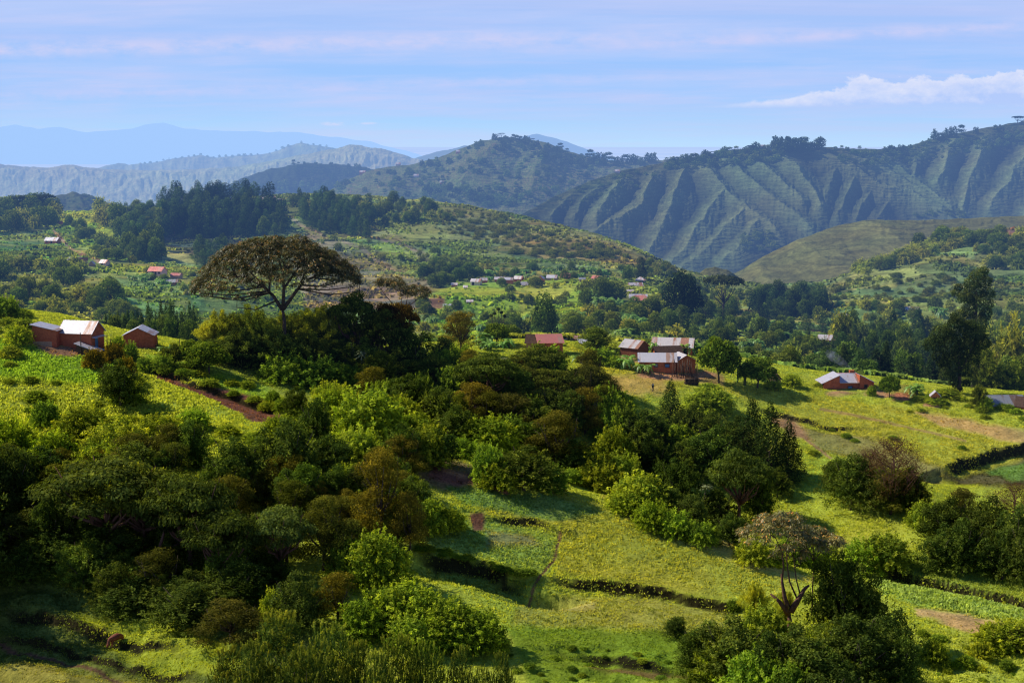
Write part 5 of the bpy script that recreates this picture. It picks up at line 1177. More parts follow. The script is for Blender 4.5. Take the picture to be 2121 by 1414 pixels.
crestline('gullied_hill19', [2108, 2116], .98, [FU], (18, 20), 1.3, 84, 'at the top of the rising crest', (D8,))
scatter([(1740, 320), (1900, 310), (2121, 270), (2121, 300), (1900, 340), (1740, 345)], 120, [FT], (5, 12), 1.4, 85, 'in the scrub below the rising crest', (BL, D8, OLM), src=ha('gullied_hill19'), mind=7)
scatter([(1150, 410), (1300, 360), (1380, 350), (1300, 400), (1180, 430)], 26, [FT], (5, 9), 1.5, 86, 'on the shoulder of the gullied hill', (BL, OLM), src=ha('gullied_hill19'), mind=8)
scatter([(1540, 480), (1600, 485), (1620, 520), (1530, 520)], 30, [FT], (6, 12), 1.6, 87, 'in the hollow between the gullied hill and the grassy dome', (OLM, LIME), src=ha('gullied_hill19'), mind=6)
scatter([(1890, 440), (2000, 438), (2000, 452), (1880, 452)], 20, [FT], (5, 9), 1.6, 88, 'behind the top of the grassy dome', (OLM,), src=ha('gullied_hill19'), mind=6)
scatter([(80, 420), (190, 405), (260, 430), (200, 440), (80, 440)], 26, [FT], (4, 8), 1.3, 89, 'on the round grassy knoll', (BL,), src=ha('grassy_knoll18'), mind=8)
crestline('mountain_ridge14', list(range(300, 700, 13)), .985, [FT], (3, 6), 1.3, 90, 'on the crest of the distant range', (BL,))
scatter([(355, 405), (430, 400), (500, 395), (640, 400), (640, 412), (355, 420)], 40, [FT], (12, 24), .8, 91, 'on the hill top behind the tall pine wood', (D8,), src=lambda u, v: (lambda X: (X[0], X[1], gz(X[0], X[1])))((az_of(u, v) * 1420, 1420)), mind=8)
# ------------------------------------------------------------------ umbrella trees with rosettes of drooping leaves
def umbrella(name, label, x, y, z, top, under, thick, ncl, fork, limbs, r0, u0, vb, ppm, ry=.85, leafL=.85, per=13, seed=1, sparse=.0, group=None, tips=.5, crowns=None):
    """top / under: crown outline in survey pixels around the stem foot (u0, vb); all turned into metres about the foot"""
    rs = np.random.RandomState(seed); root = link(name, None); root.location = (x, y, z); tag(root, label, 'tree', group)
    L = lambda p: ((p[0] - u0) / ppm, (vb - p[1]) / ppm)
    Ps, Ns, As, Cs, heads = [], [], [], [], []
    for (tp, th, n) in (crowns or [(top, thick, ncl)]):
        tx = [L(p)[0] for p in tp]; tz = [L(p)[1] for p in tp]; cxm, hw = (tx[0] + tx[-1]) / 2, (tx[-1] - tx[0]) / 2
        for k in range(n):
            a = rs.rand() * 6.283; r = math.sqrt(rs.rand()); xe = cxm + math.copysign(r, math.cos(a)) * hw
            zz = np.interp(xe, tx, tz) - abs(rs.randn()) * th * (1.15 - r * .6) * .6
            px, py = cxm + math.cos(a) * r * hw, math.sin(a) * r * hw * ry
            zz += .5 * math.sin(px * 1.5 + 1) * math.sin(py * 1.3 + px * .4)
            heads.append((px, py, zz))
    heads = np.array(heads)
    for hx, hy, hz in heads:
        n = per; aa = rs.rand(n) * 6.283; el = rs.uniform(-.5, .75, n)
        d = np.stack([np.cos(aa) * np.cos(el), np.sin(aa) * np.cos(el), np.sin(el)], 1); b = rs.uniform(.65, 1.3)
        for t in (.35, .8):
            Ps.append(np.array([hx, hy, hz]) + d * t * leafL * .9 - np.array([0, 0, .32 * t * t])); As.append(d - np.array([0, 0, t * 1.1])); Ns.append(d * .5 + np.array([0, 0, 1]) + rs.randn(n, 3) * .35)
            org = (rs.rand(n, 1) < tips * .35) * (el[:, None] > .2) * (t > .5)
            Cs.append((np.array((.125, .115, .034)) * (1 - org) + np.array((.40, .20, .04)) * org) * b * rs.uniform(.7, 1.3, (n, 1)))
    P, N_, A, C = map(np.concatenate, (Ps, Ns, As, Cs)); N_ /= np.linalg.norm(N_, axis=1)[:, None]
    lo = link('crown', leaf_mesh(name + '_crown', [leaves(P, N_, A, leafL * .52, leafL * .13, C)]), m_leaf_shiny, root)
    lo.color = (1, 1, 1, 1) if name.endswith('umbrella_tree') else (1.9, 1.85, 1.9, 1)
    tr = MB(); nodes = []
    for lb in limbs:
        pts = [(L(q)[0], (q[2] if len(q) > 2 else 0), L(q)[1]) for q in lb[0]]; m = len(pts)
        tr.tube(pts, [lb[1] * (1 - .72 * i / (m - 1)) for i in range(m)], 8)
        for i in range(1, m):
            for t in (.33, .66, 1): nodes.append(tuple(np.array(pts[i - 1]) * (1 - t) + np.array(pts[i]) * t))
    trunk = tr.build('trunk', m_bark if name == 'umbrella_tree' else m_bark_red, root, True)
    br = MB(); nd = np.array(nodes); sel = heads[rs.permutation(len(heads))[:min(260, len(heads))]]
    # secondary boughs: group heads into cells, run a bough to each cell and twigs from it
    K = max(6, len(sel) // 8); cen = sel[rs.choice(len(sel), K, replace=False)] - np.array([0, 0, thick * .9])
    for c in cen:
        low = nd[nd[:, 2] < c[2] + .4] if (nd[:, 2] < c[2] + .4).any() else nd
        b = low[np.argmin(((low - c) ** 2).sum(1) + (low[:, 2] - c[2] + 1.5) ** 2)]; mid = (b + c) / 2 + np.array([0, 0, -.06 * np.linalg.norm(c - b)]) + rs.randn(3) * .15
        br.tube([tuple(b), tuple(mid), tuple(c)], [r0 * .26, r0 * .18, r0 * .10], 5)
    for h in sel:
        c = cen[np.argmin(((cen - h) ** 2).sum(1))]; br.tube([tuple(c), tuple((c + h) / 2 + rs.randn(3) * .15), tuple(h)], [r0 * .10, r0 * .07, r0 * .03], 4)
    br.build('branches', m_bark, root, True)
    return root
def foot(u, d): x = az_of(u, 700) * d; return x, d, gz(x, d)
x, y, z = foot(588, 250); vb = float(proj(x, y, z)[1]); ppm = FOC / y * 1.0
umbrella('umbrella_tree', 'huge wide umbrella shaped tree with bronze tipped crown above the bamboo', x, y, z,
  [(400, 592), (412, 570), (440, 535), (480, 502), (530, 490), (590, 484), (640, 492), (690, 514), (725, 545), (750, 566)], None, 2.1, 1500, None,
  [([(588, vb + 12), (588, 700), (590, 665), (586, 632)], .62), ([(586, 640), (568, 610), (545, 592, 1), (505, 572, 2), (455, 575, 2.5)], .36), ([(587, 640), (592, 600, -1), (594, 565, -2), (585, 530, -2.5)], .36), ([(588, 638), (612, 605, .5), (632, 580, 1), (680, 560, 1.5), (722, 560, 1.5)], .36),
   ([(566, 608), (548, 580, -2), (520, 548, -4), (490, 530, -5)], .22), ([(594, 590), (612, 560, 3), (632, 530, 5), (650, 515, 7)], .22), ([(560, 600), (556, 570, 3), (540, 530, 6), (520, 515, 8)], .22), ([(620, 595), (640, 560, -3), (660, 535, -6), (670, 525, -8)], .2), ([(600, 560), (575, 535, 5), (555, 510, 8)], .16)],
  .62, 588, vb, ppm, leafL=1.0, per=24, seed=3, tips=.6)
x, y, z = foot(832, 262); vb = float(proj(x, y, z)[1]); ppm = FOC / y
umbrella('sparse_umbrella_tree', 'slender umbrella tree with thin airy crown beside the orange tipped tree', x, y, z,
  [(776, 580), (790, 574), (815, 578), (840, 582), (870, 590), (896, 600)], None, 1.0, 190, None,
  [([(832, vb + 10), (834, 690), (832, 655)], .2), ([(832, 660), (818, 632), (800, 610), (785, 590)], .11), ([(833, 658), (848, 632), (868, 615), (885, 606)], .11), ([(832, 655), (832, 625, 1), (828, 600, 2)], .1), ([(840, 645), (845, 615, -1), (850, 598, -2)], .09)],
  .2, 832, vb, ppm, leafL=.9, per=20, seed=5, tips=.7)
h = hit(1638, 1318); x, y, z = h; vb = 1318; ppm = FOC / y
umbrella('stump_tree', 'old stump with black broken limbs resprouting into a shining umbrella crown', x, y, z, [(1524, 1090), (1560, 1050), (1610, 1044), (1650, 1052), (1688, 1092)], None, 1.1, 10, None,
  [([(1638, 1330), (1636, 1290), (1632, 1262)], .48), ([(1632, 1268), (1612, 1240), (1592, 1222)], .34), ([(1634, 1265), (1622, 1228), (1616, 1196), (1614, 1178)], .30), ([(1636, 1262), (1652, 1235), (1664, 1212), (1674, 1203)], .42),
   ([(1616, 1190), (1618, 1160), (1614, 1130), (1600, 1100), (1570, 1080)], .11), ([(1650, 1235), (1632, 1195), (1626, 1160), (1622, 1110), (1640, 1075)], .11), ([(1655, 1222), (1646, 1190), (1640, 1150), (1630, 1110)], .09)],
  .2, 1638, vb, ppm, leafL=.85, per=22, seed=7, tips=.8,
  crowns=[([(1524, 1092), (1560, 1052), (1610, 1044), (1650, 1052), (1684, 1092)], .9, 130), ([(1588, 1140), (1605, 1118), (1640, 1112), (1668, 1130)], .5, 22)])
x, y, z = hit(1682, 1312); ppm = FOC / y
umbrella('umbrella_sapling', 'thin straight tree with small shining umbrella crown joined to the stump tree', x, y, z, [(1640, 1102), (1665, 1082), (1700, 1080), (1745, 1098)], None, 1.2, 90, None,
  [([(1682, 1325), (1680, 1230), (1681, 1145)], .14), ([(1681, 1150), (1668, 1125), (1655, 1105)], .07), ([(1681, 1148), (1700, 1125), (1725, 1105)], .07), ([(1681, 1148), (1684, 1120, 1), (1686, 1100, 1)], .06)],
  .14, 1682, 1312, ppm, leafL=.85, per=22, seed=8, tips=.8)
# leaning black trunk inside the shady wood
b = hit(300, 1180)
if b:
    x, y, z = b; m = MB(); m.tube([(0, 0, -.6), (1.2, 0, 1.5), (2.2, .1, 3.2), (2.9, 0, 5.2), (3.4, 0, 7.0)], [.34, .28, .24, .18, .1], 8); m.tube([(2.3, 0, 3.4), (3.6, .3, 4.2), (4.8, .3, 4.8)], [.15, .1, .06], 6)
    r = link('leaning_tree', None); r.location = (x, y - 3, gz(x, y - 3)); tag(r, 'leaning black trunk with forked limbs above the sunlit gap in the wood', 'tree'); m.build('trunk', m_bark_red, r, True)
    rs = np.random.RandomState(4); c = link('crown', leaf_mesh('leaning_tree_crown', [lobes_to_leaves([(3.4 + rs.randn() * 1.4, rs.randn() * 1.2, 7 + rs.rand() * 1.2, .9, .9, .45) for _ in range(12)], 3800, .26, rs, (.03, .045, .013), (.09, .12, .025), spread=.2)]), m_leaf, r)
# candelabra plant in the valley gardens
x, y, z = foot(1032, 335); H = sl_of(640) * y - z; m = MB()
m.tube([(0, 0, -.5), (0, 0, H * .72)], [.14, .1]); heads = []
for k, (dx, hh) in enumerate(((-1.6, .86), (-.9, .9), (0, 1.0), (.8, .92), (1.5, .84))):
    m.tube([(0, 0, H * .55), (dx * .8, .1 * k, H * .64), (dx, .1 * k, H * hh)], [.09, .08, .07], 5)
r = link('candelabra_tree', None); r.location = (x, y, z); tag(r, 'dark candelabra shaped succulent tree standing over the banana gardens', 'tree'); m.build('trunk', m_bark, r, True)
rs = np.random.RandomState(2); link('crown', leaf_mesh('candelabra_heads', [lobes_to_leaves([(dx, .1 * k, H * hh, .42, .42, .4) for k, (dx, hh) in enumerate(((-1.6, .86), (-.9, .9), (0, 1.0), (.8, .92), (1.5, .84)))], 700, .25, rs, (.02, .035, .012), (.04, .06, .015))]), m_leaf_dense, r)

# ------------------------------------------------------------------ houses
def opening(parent, name, mat, cx, z0, w, h, yf, frame=None, pane=None):
    m = MB(); m.box(cx - w / 2, cx + w / 2, yf - .05, yf + .05, z0, z0 + h); o = m.build(name, mat, parent)
    if frame is not None:
        f = MB(); t = .09
        f.box(cx - w / 2 - t, cx - w / 2, yf - .09, yf + .04, z0 - t, z0 + h + t); f.box(cx + w / 2, cx + w / 2 + t, yf - .09, yf + .04, z0 - t, z0 + h + t)
        f.box(cx - w / 2, cx + w / 2, yf - .09, yf + .04, z0 + h, z0 + h + t); f.box(cx - w / 2, cx + w / 2, yf - .09, yf + .04, z0 - t, z0); f.build('frame', frame, o)
    return o
def roof_mesh(kind, w, d, h, rh, ov=.35, th=.07):
    """returns wall gables and roof slabs, built about the centre of the front wall at y=0 going back to y=d"""
    R, G = MB(), MB(); x0, x1, y0, y1 = -w / 2, w / 2, 0, d; t = .04
    if kind == 'gx':      # ridge runs along x: the front slope faces the viewer
        k = rh / (d / 2); zr = h + rh + t; ze = h - k * ov + t
        R.slab([(x0 - ov, y0 - ov, ze), (x1 + ov, y0 - ov, ze), (x1 + ov, d / 2, zr), (x0 - ov, d / 2, zr)], th); R.slab([(x0 - ov, d / 2, zr), (x1 + ov, d / 2, zr), (x1 + ov, y1 + ov, ze), (x0 - ov, y1 + ov, ze)], th)
        for x in (x0, x1): G.add([(x, 0, h), (x, d, h), (x, d / 2, h + rh)], [(0, 1, 2)])
    elif kind == 'gy':
        k = rh / (w / 2); zr = h + rh + t; ze = h - k * ov + t
        R.slab([(x0 - ov, y0 - ov, ze), (0, y0 - ov, zr), (0, y1 + ov, zr), (x0 - ov, y1 + ov, ze)], th); R.slab([(0, y0 - ov, zr), (x1 + ov, y0 - ov, ze), (x1 + ov, y1 + ov, ze), (0, y1 + ov, zr)], th)
        for y in (0, d): G.add([(x0, y, h), (x1, y, h), (0, y, h + rh)], [(0, 1, 2)])
    elif kind == 'sf':    # one slope falling to the front
        R.slab([(x0 - ov, -ov, h - rh * ov / d + t), (x1 + ov, -ov, h - rh * ov / d + t), (x1 + ov, d + ov, h + rh * (1 + ov / d) + t), (x0 - ov, d + ov, h + rh * (1 + ov / d) + t)], th)
        for x in (x0, x1): G.add([(x, 0, h), (x, d, h), (x, d, h + rh)], [(0, 1, 2)])
        G.add([(x0, d, h), (x1, d, h), (x1, d, h + rh), (x0, d, h + rh)], [(0, 1, 2, 3)])
    elif kind in ('sl', 'sr'):   # one slope, high on the left / on the right
        a, b = (h + rh, h) if kind == 'sl' else (h, h + rh); s = (b - a) / w
        R.slab([(x0 - ov, -ov, a - s * ov + t), (x1 + ov, -ov, b + s * ov + t), (x1 + ov, d + ov, b + s * ov + t), (x0 - ov, d + ov, a - s * ov + t)], th)
        for y in (0, d): G.add([(x0, y, h), (x1, y, h), (x1, y, b) if b > h else (x0, y, a)], [(0, 1, 2)])
        xs = x0 if kind == 'sl' else x1; G.add([(xs, 0, h), (xs, d, h), (xs, d, h + rh), (xs, 0, h + rh)], [(0, 1, 2, 3)])
    elif kind == 'hip':
        k = d / 2; ze = h - .1; zr = h + rh; a = (x0 - ov, -ov, ze), (x1 + ov, -ov, ze), (x1 + ov, d + ov, ze), (x0 - ov, d + ov, ze), (x0 + k, d / 2, zr), (x1 - k, d / 2, zr)
        R.add(a, [(0, 1, 5, 4), (1, 2, 5), (2, 3, 4, 5), (3, 0, 4), (3, 2, 1, 0)])
    return R, G
def house(label, x, y, z, w, d, h, kind, rh, yaw, mw, mr, ops=(), cat='house', name='brick_house', group=None, ov=.35, drop=2.0, extra=None):
    r = link(name, None); r.location = (x, y, z); r.rotation_euler = (0, 0, math.radians(yaw)); tag(r, label, cat, group)
    R, G = roof_mesh(kind, w, d, h, rh, ov)
    G.box(-w / 2, w / 2, 0, d, -drop, h); G.build('wall', mw, r); R.build('roof', mr, r)
    for op in ops:
        k, cx, z0, ww, hh = op[:5]
        mt = dict(door=m_dark, window=m_dark, bdoor=m_blue, bwindow=m_blue, gwindow=m_tin_grey)[k]
        opening(r, 'door' if 'door' in k else 'window', mt, cx, z0, ww, hh, 0.0, m_wood if len(op) < 6 else op[5])
    if extra: extra(r)
    return r
def hpx(u, v, dmin=100): return hit(u, v, dmin)
def H(u, vb, label, wpx, hpx_, kind, rhpx, yaw=0, mw=None, mr=None, ops=(), dm=None, d=None, dmin=100, **kw):
    """house sized from its survey: width, wall height and roof height in pixels of the 2121 wide sheet"""
    if d is None:
        p = hit(u, vb, dmin)
        if p is None: return None
    else: x = az_of(u, vb) * d; p = (x, d, float(sl_of(vb) * d))
    ppm = FOC / p[1]; w = wpx / ppm
    return house(label, p[0], p[1], p[2], w, dm or min(5, w * .8), hpx_ / ppm, kind, rhpx / ppm, yaw, mw or m_brick, mr or m_tin, ops, **kw)

# the brick house with two white roofs
def tin_house_extra(r):
    m = MB(); m.box(3.085, 3.13, 1.2, 2.1, .1, 2.0); m.build('door', m_blue, r)
    m = MB(); m.slab([(3.12, -.1, 2.15), (3.9, -.1, 2.0), (3.9, 3.6, 2.0), (3.12, 3.6, 2.15)], .05); m.build('awning', m_tin, r)
H(157, 722, 'brick house with bright white tin roof and small blue side door', 74, 35, 'gx', 21, -14, ops=(), dm=4.2, extra=tin_house_extra)
def annex_extra(r):
    m = MB(); m.box(-2.1, 1.3, -.06, -.003, -.9, .75); m.build('plaster_panel', m_mud, r)
H(93, 716, 'brick annex with pale plastered foot and tin roof sloping to the big white roof', 52, 33, 'sl', 11, -6, ops=(), dm=3.6, extra=annex_extra)
H(180, 736, 'low dark timber shed with loose tin sheets below the white roofed brick house', 44, 9, 'sl', 15, -4, mw=m_wood, mr=m_tin, dm=2.4, name='timber_shed', cat='shed')
H(287, 719, 'small gabled brick house with white tin roof edge facing the slope', 61, 26, 'gy', 15, 5, dm=4.5, ops=())
# ridge houses
H(1141, 731, 'brick shed with salmon red metal roof at the ridge edge', 50, 22, 'sf', 11, 5, mr=m_tin_red, dm=4.0, ops=(('window', .3, 1.0, .5, .4),), name='brick_shed', cat='shed')
H(1104, 722, 'small thatched hut half hidden beside the salmon red roof', 28, 14, 'gx', 14, -10, mw=m_mud, mr=m_thatch, dm=3, name='thatched_hut', cat='hut')
H(1218, 716, 'low open shelter with a flat tin sheet behind the young bananas', 28, 6, 'sf', 4, 10, mw=m_wood, mr=m_tin, dm=3, name='tin_shelter', cat='shelter')
H(1170, 706, 'long low roof half buried in hedges behind the salmon red roof', 60, 4, 'gx', 5, 4, mw=m_brick_dk, mr=m_tin_rust, dm=3, d=300, cat='house')
H(1302, 738, 'mud walled house with rust striped roof and bare end gable', 42, 20, 'gx', 13, -38, mw=m_brick_dk, mr=m_tin_rust, dm=4.2, ops=())
H(1392, 730, 'long house with rust and white roof behind the thatched hut', 82, 12, 'gx', 16, -12, mw=m_brick_or, mr=m_tin_rust, dm=5.0, ops=(('door', 2.6, -.2, .8, 1.2),))
H(1386, 740, 'thatched brick hut between the rusty roofed and the white roofed house', 54, 9, 'gx', 13, 8, mw=m_brick_or, mr=m_thatch, dm=3.2, name='thatched_hut', cat='hut')
H(1362, 771, 'orange brick house with pale tin roof and two small windows, one blue', 76, 24, 'gx', 14, -3, mw=m_brick_or, mr=m_tin, dm=4.4, ops=(('gwindow', -.3, 1.1, .55, .55), ('bwindow', 1.85, 1.05, .8, .6)))
H(1421, 772, 'narrow gabled brick house with rust streaked roof behind the leaning poles', 42, 26, 'gy', 12, 14, mw=m_brick_or, mr=m_tin_rust, dm=4.2, ops=())
# poles leaning against the gabled house
p0 = hit(1412, 779); rr = random.Random(3)
for k in range(26):
    X = p0[0] + (k / 25 - .38) * 4.6 + rr.uniform(-.2, .2); Y = p0[1] - rr.uniform(.2, 1.5); Z = gz(X, Y); m = MB(); ln = rr.uniform(2.2, 3.9); dx = rr.uniform(-.55, .55)
    m.tube([(0, 0, -.1), (dx * .5, .4, ln * .5), (dx, 1.1, ln)], [.07, .06, .04], 5); o = m.build('wooden_pole', m_wood, None, True); o.location = (X, Y, Z)
    tag(o, 'dark wooden pole in the bundle leaning on the gabled brick house', 'pole', 'poles leaning on the gabled brick house')
p0 = hit(1433, 797)
for k in range(15):
    row, c = divmod(k, 3); X = p0[0] + rr.uniform(-.15, .15); Y = p0[1] + c * .28; m = MB()
    m.tube([(-1.3 + rr.uniform(-.2, .2), 0, 0), (1.3 + rr.uniform(-.2, .2), 0, 0)], [.10, .09], 6); o = m.build('log', m_wood, None, True); o.location = (X, Y, p0[2] + .1 + row * .25)
    tag(o, 'dark log in the neat pile on the grass below the leaning poles', 'log', 'logs stacked below the leaning poles')
for k in range(4):
    m = MB(); m.box(-.05, .05, -.05, .05, -.3, 1.35); o = m.build('stake', m_wood); o.location = (p0[0] + (-1.2, 1.2, -.4, .5)[k], p0[1] - .18, p0[2])
    tag(o, 'upright stake holding the log pile', 'stake', 'stakes of the log pile')
# house with two wings and smoking kitchen
def wings(r):
    w = 10.6; m = MB()
    def prism(x0, x1, z0, z1, zb, ya, yb): m.add([(x0, ya, zb), (x1, ya, zb), (x1, ya, z1), (x0, ya, z0), (x0, yb, zb), (x1, yb, zb), (x1, yb, z1), (x0, yb, z0)], [(0, 1, 2, 3), (7, 6, 5, 4), (0, 4, 5, 1), (1, 5, 6, 2), (2, 6, 7, 3), (3, 7, 4, 0)])
    prism(-5.0, -1.9, 1.35, 2.75, -2, .25, 4.8); prism(2.1, 5.0, 2.75, 1.35, -2.2, .25, 4.8)
    m.add([(-1.9, .6, -2.2), (2.1, .6, -2.2), (2.1, .6, 1.3), (-1.9, .6, 1.3), (-1.9, 4.5, -2.2), (2.1, 4.5, -2.2), (2.1, 4.5, 2.6), (-1.9, 4.5, 2.6)], [(0, 1, 2, 3), (7, 6, 5, 4), (3, 2, 6, 7)]); m.build('wall', m_brick, r)
    a = MB(); a.slab([(-5.55, 0, 1.15), (-1.88, 0, 2.86), (-1.88, 5.1, 2.86), (-5.55, 5.1, 1.15)], .08); a.build('roof', m_tin, r)
    a = MB(); a.slab([(2.08, 0, 2.86), (5.55, 0, 1.15), (5.55, 5.1, 1.15), (2.08, 5.1, 2.86)], .08); a.build('roof', m_tin, r)
    a = MB(); a.slab([(-1.86, .05, 1.28), (2.06, .05, 1.28), (2.06, 3.4, 2.72), (-1.86, 3.4, 2.72)], .07); a.build('roof', m_tin, r)
    opening(r, 'door', m_blue, .35, -1.2, .8, 1.7, .6, m_dark); opening(r, 'window', m_dark, 3.4, .25, .55, .55, .25, m_wood)
    c = MB(); c.box(1.1, 2.0, 3.6, 4.4, 2.2, 3.2); c.build('chimney', m_brick_or, r)
p = hit(1759, 806); r = link('brick_house', None); r.location = p; r.rotation_euler = (0, 0, math.radians(3)); tag(r, 'brick house with white two winged roof and blue door on the grassy crest', 'house'); wings(r)
M = Mat('smoke', False); tcs = M.n('TexCoord').outputs['Object']; nn = M.noise(tcs, .9, 4, .6)
dens = M.math('MULTIPLY', M.ramp(nn, [(.42, 0.0), (.75, 1.0)]), .38)
vs_ = M.n('VolumeScatter', i_Color=(.8, .85, .95, 1), i_Density=dens, i_Anisotropy=.2); M.L.new(vs_.outputs[0], M.out.inputs['Volume']); m_smoke = M.m
m = MB(); m.tube([(0, 0, 0), (-.8, .3, 1.0), (-2.0, .8, 2.0), (-3.6, 1.0, 3.0), (-4.8, 1.2, 3.9)], [.3, .6, .9, 1.1, .5], 14)
o = m.build('smoke', m_smoke, None, True); o.location = (p[0] + 1.2, p[1] + 4, p[2] + 2.9); tag(o, 'thin bluish smoke drifting from the white winged roof', 'smoke')
# outhouse, huts, tin roof on the crest
H(1937, 836, 'tiny brick outhouse with dark doorway and rusty gable roof', 17, 18, 'gy', 8, -12, mw=m_brick_or, mr=m_tin_rust, dm=1.6, ops=(('door', -.1, -.1, .5, 1.2),), name='outhouse', cat='outhouse', ov=.3)
H(1609, 796, 'little brown hut with steep thatch beside the low leafy tree', 17, 13, 'gy', 10, 10, mw=m_mud, mr=m_thatch, dm=1.7, ops=(('door', .1, 0, .45, .9),), name='thatched_hut', cat='hut', ov=.3)
H(2082, 846, 'low long house with rust striped grey tin roof sunk behind the crest', 90, 8, 'gx', 16, 4, mw=m_brick_dk, mr=m_tin_grey, dm=5)
H(2122, 848, 'thatched hut joined to the rust striped tin roof', 36, 8, 'gx', 16, -30, mw=m_brick, mr=m_thatch, dm=3.5, name='thatched_hut', cat='hut')
# fence posts of the hedge by the gabled house
for k, (u, v, hh) in enumerate(((222, 716, 22), (229, 718, 16), (326, 716, 18), (372, 722, 20), (378, 724, 16), (384, 725, 18), (168, 734, 44))):
    p = hit(u, v); m = MB(); m.tube([(0, 0, -.3), (.03, 0, hh * .5 / 11.5), (0, .02, hh / 11.5)], [.09, .08, .06], 6); o = m.build('wooden_post', m_wood, None, True); o.location = p
    if k == 6: tag(o, 'thin tall post in front of the white roofed brick house', 'post')
    elif k < 3: tag(o, 'rough wooden post next to the small gabled brick house', 'post', 'posts by the gabled brick house')
    else: tag(o, 'rough wooden post near the light green leafy trees', 'post', 'posts by the leafy trees')

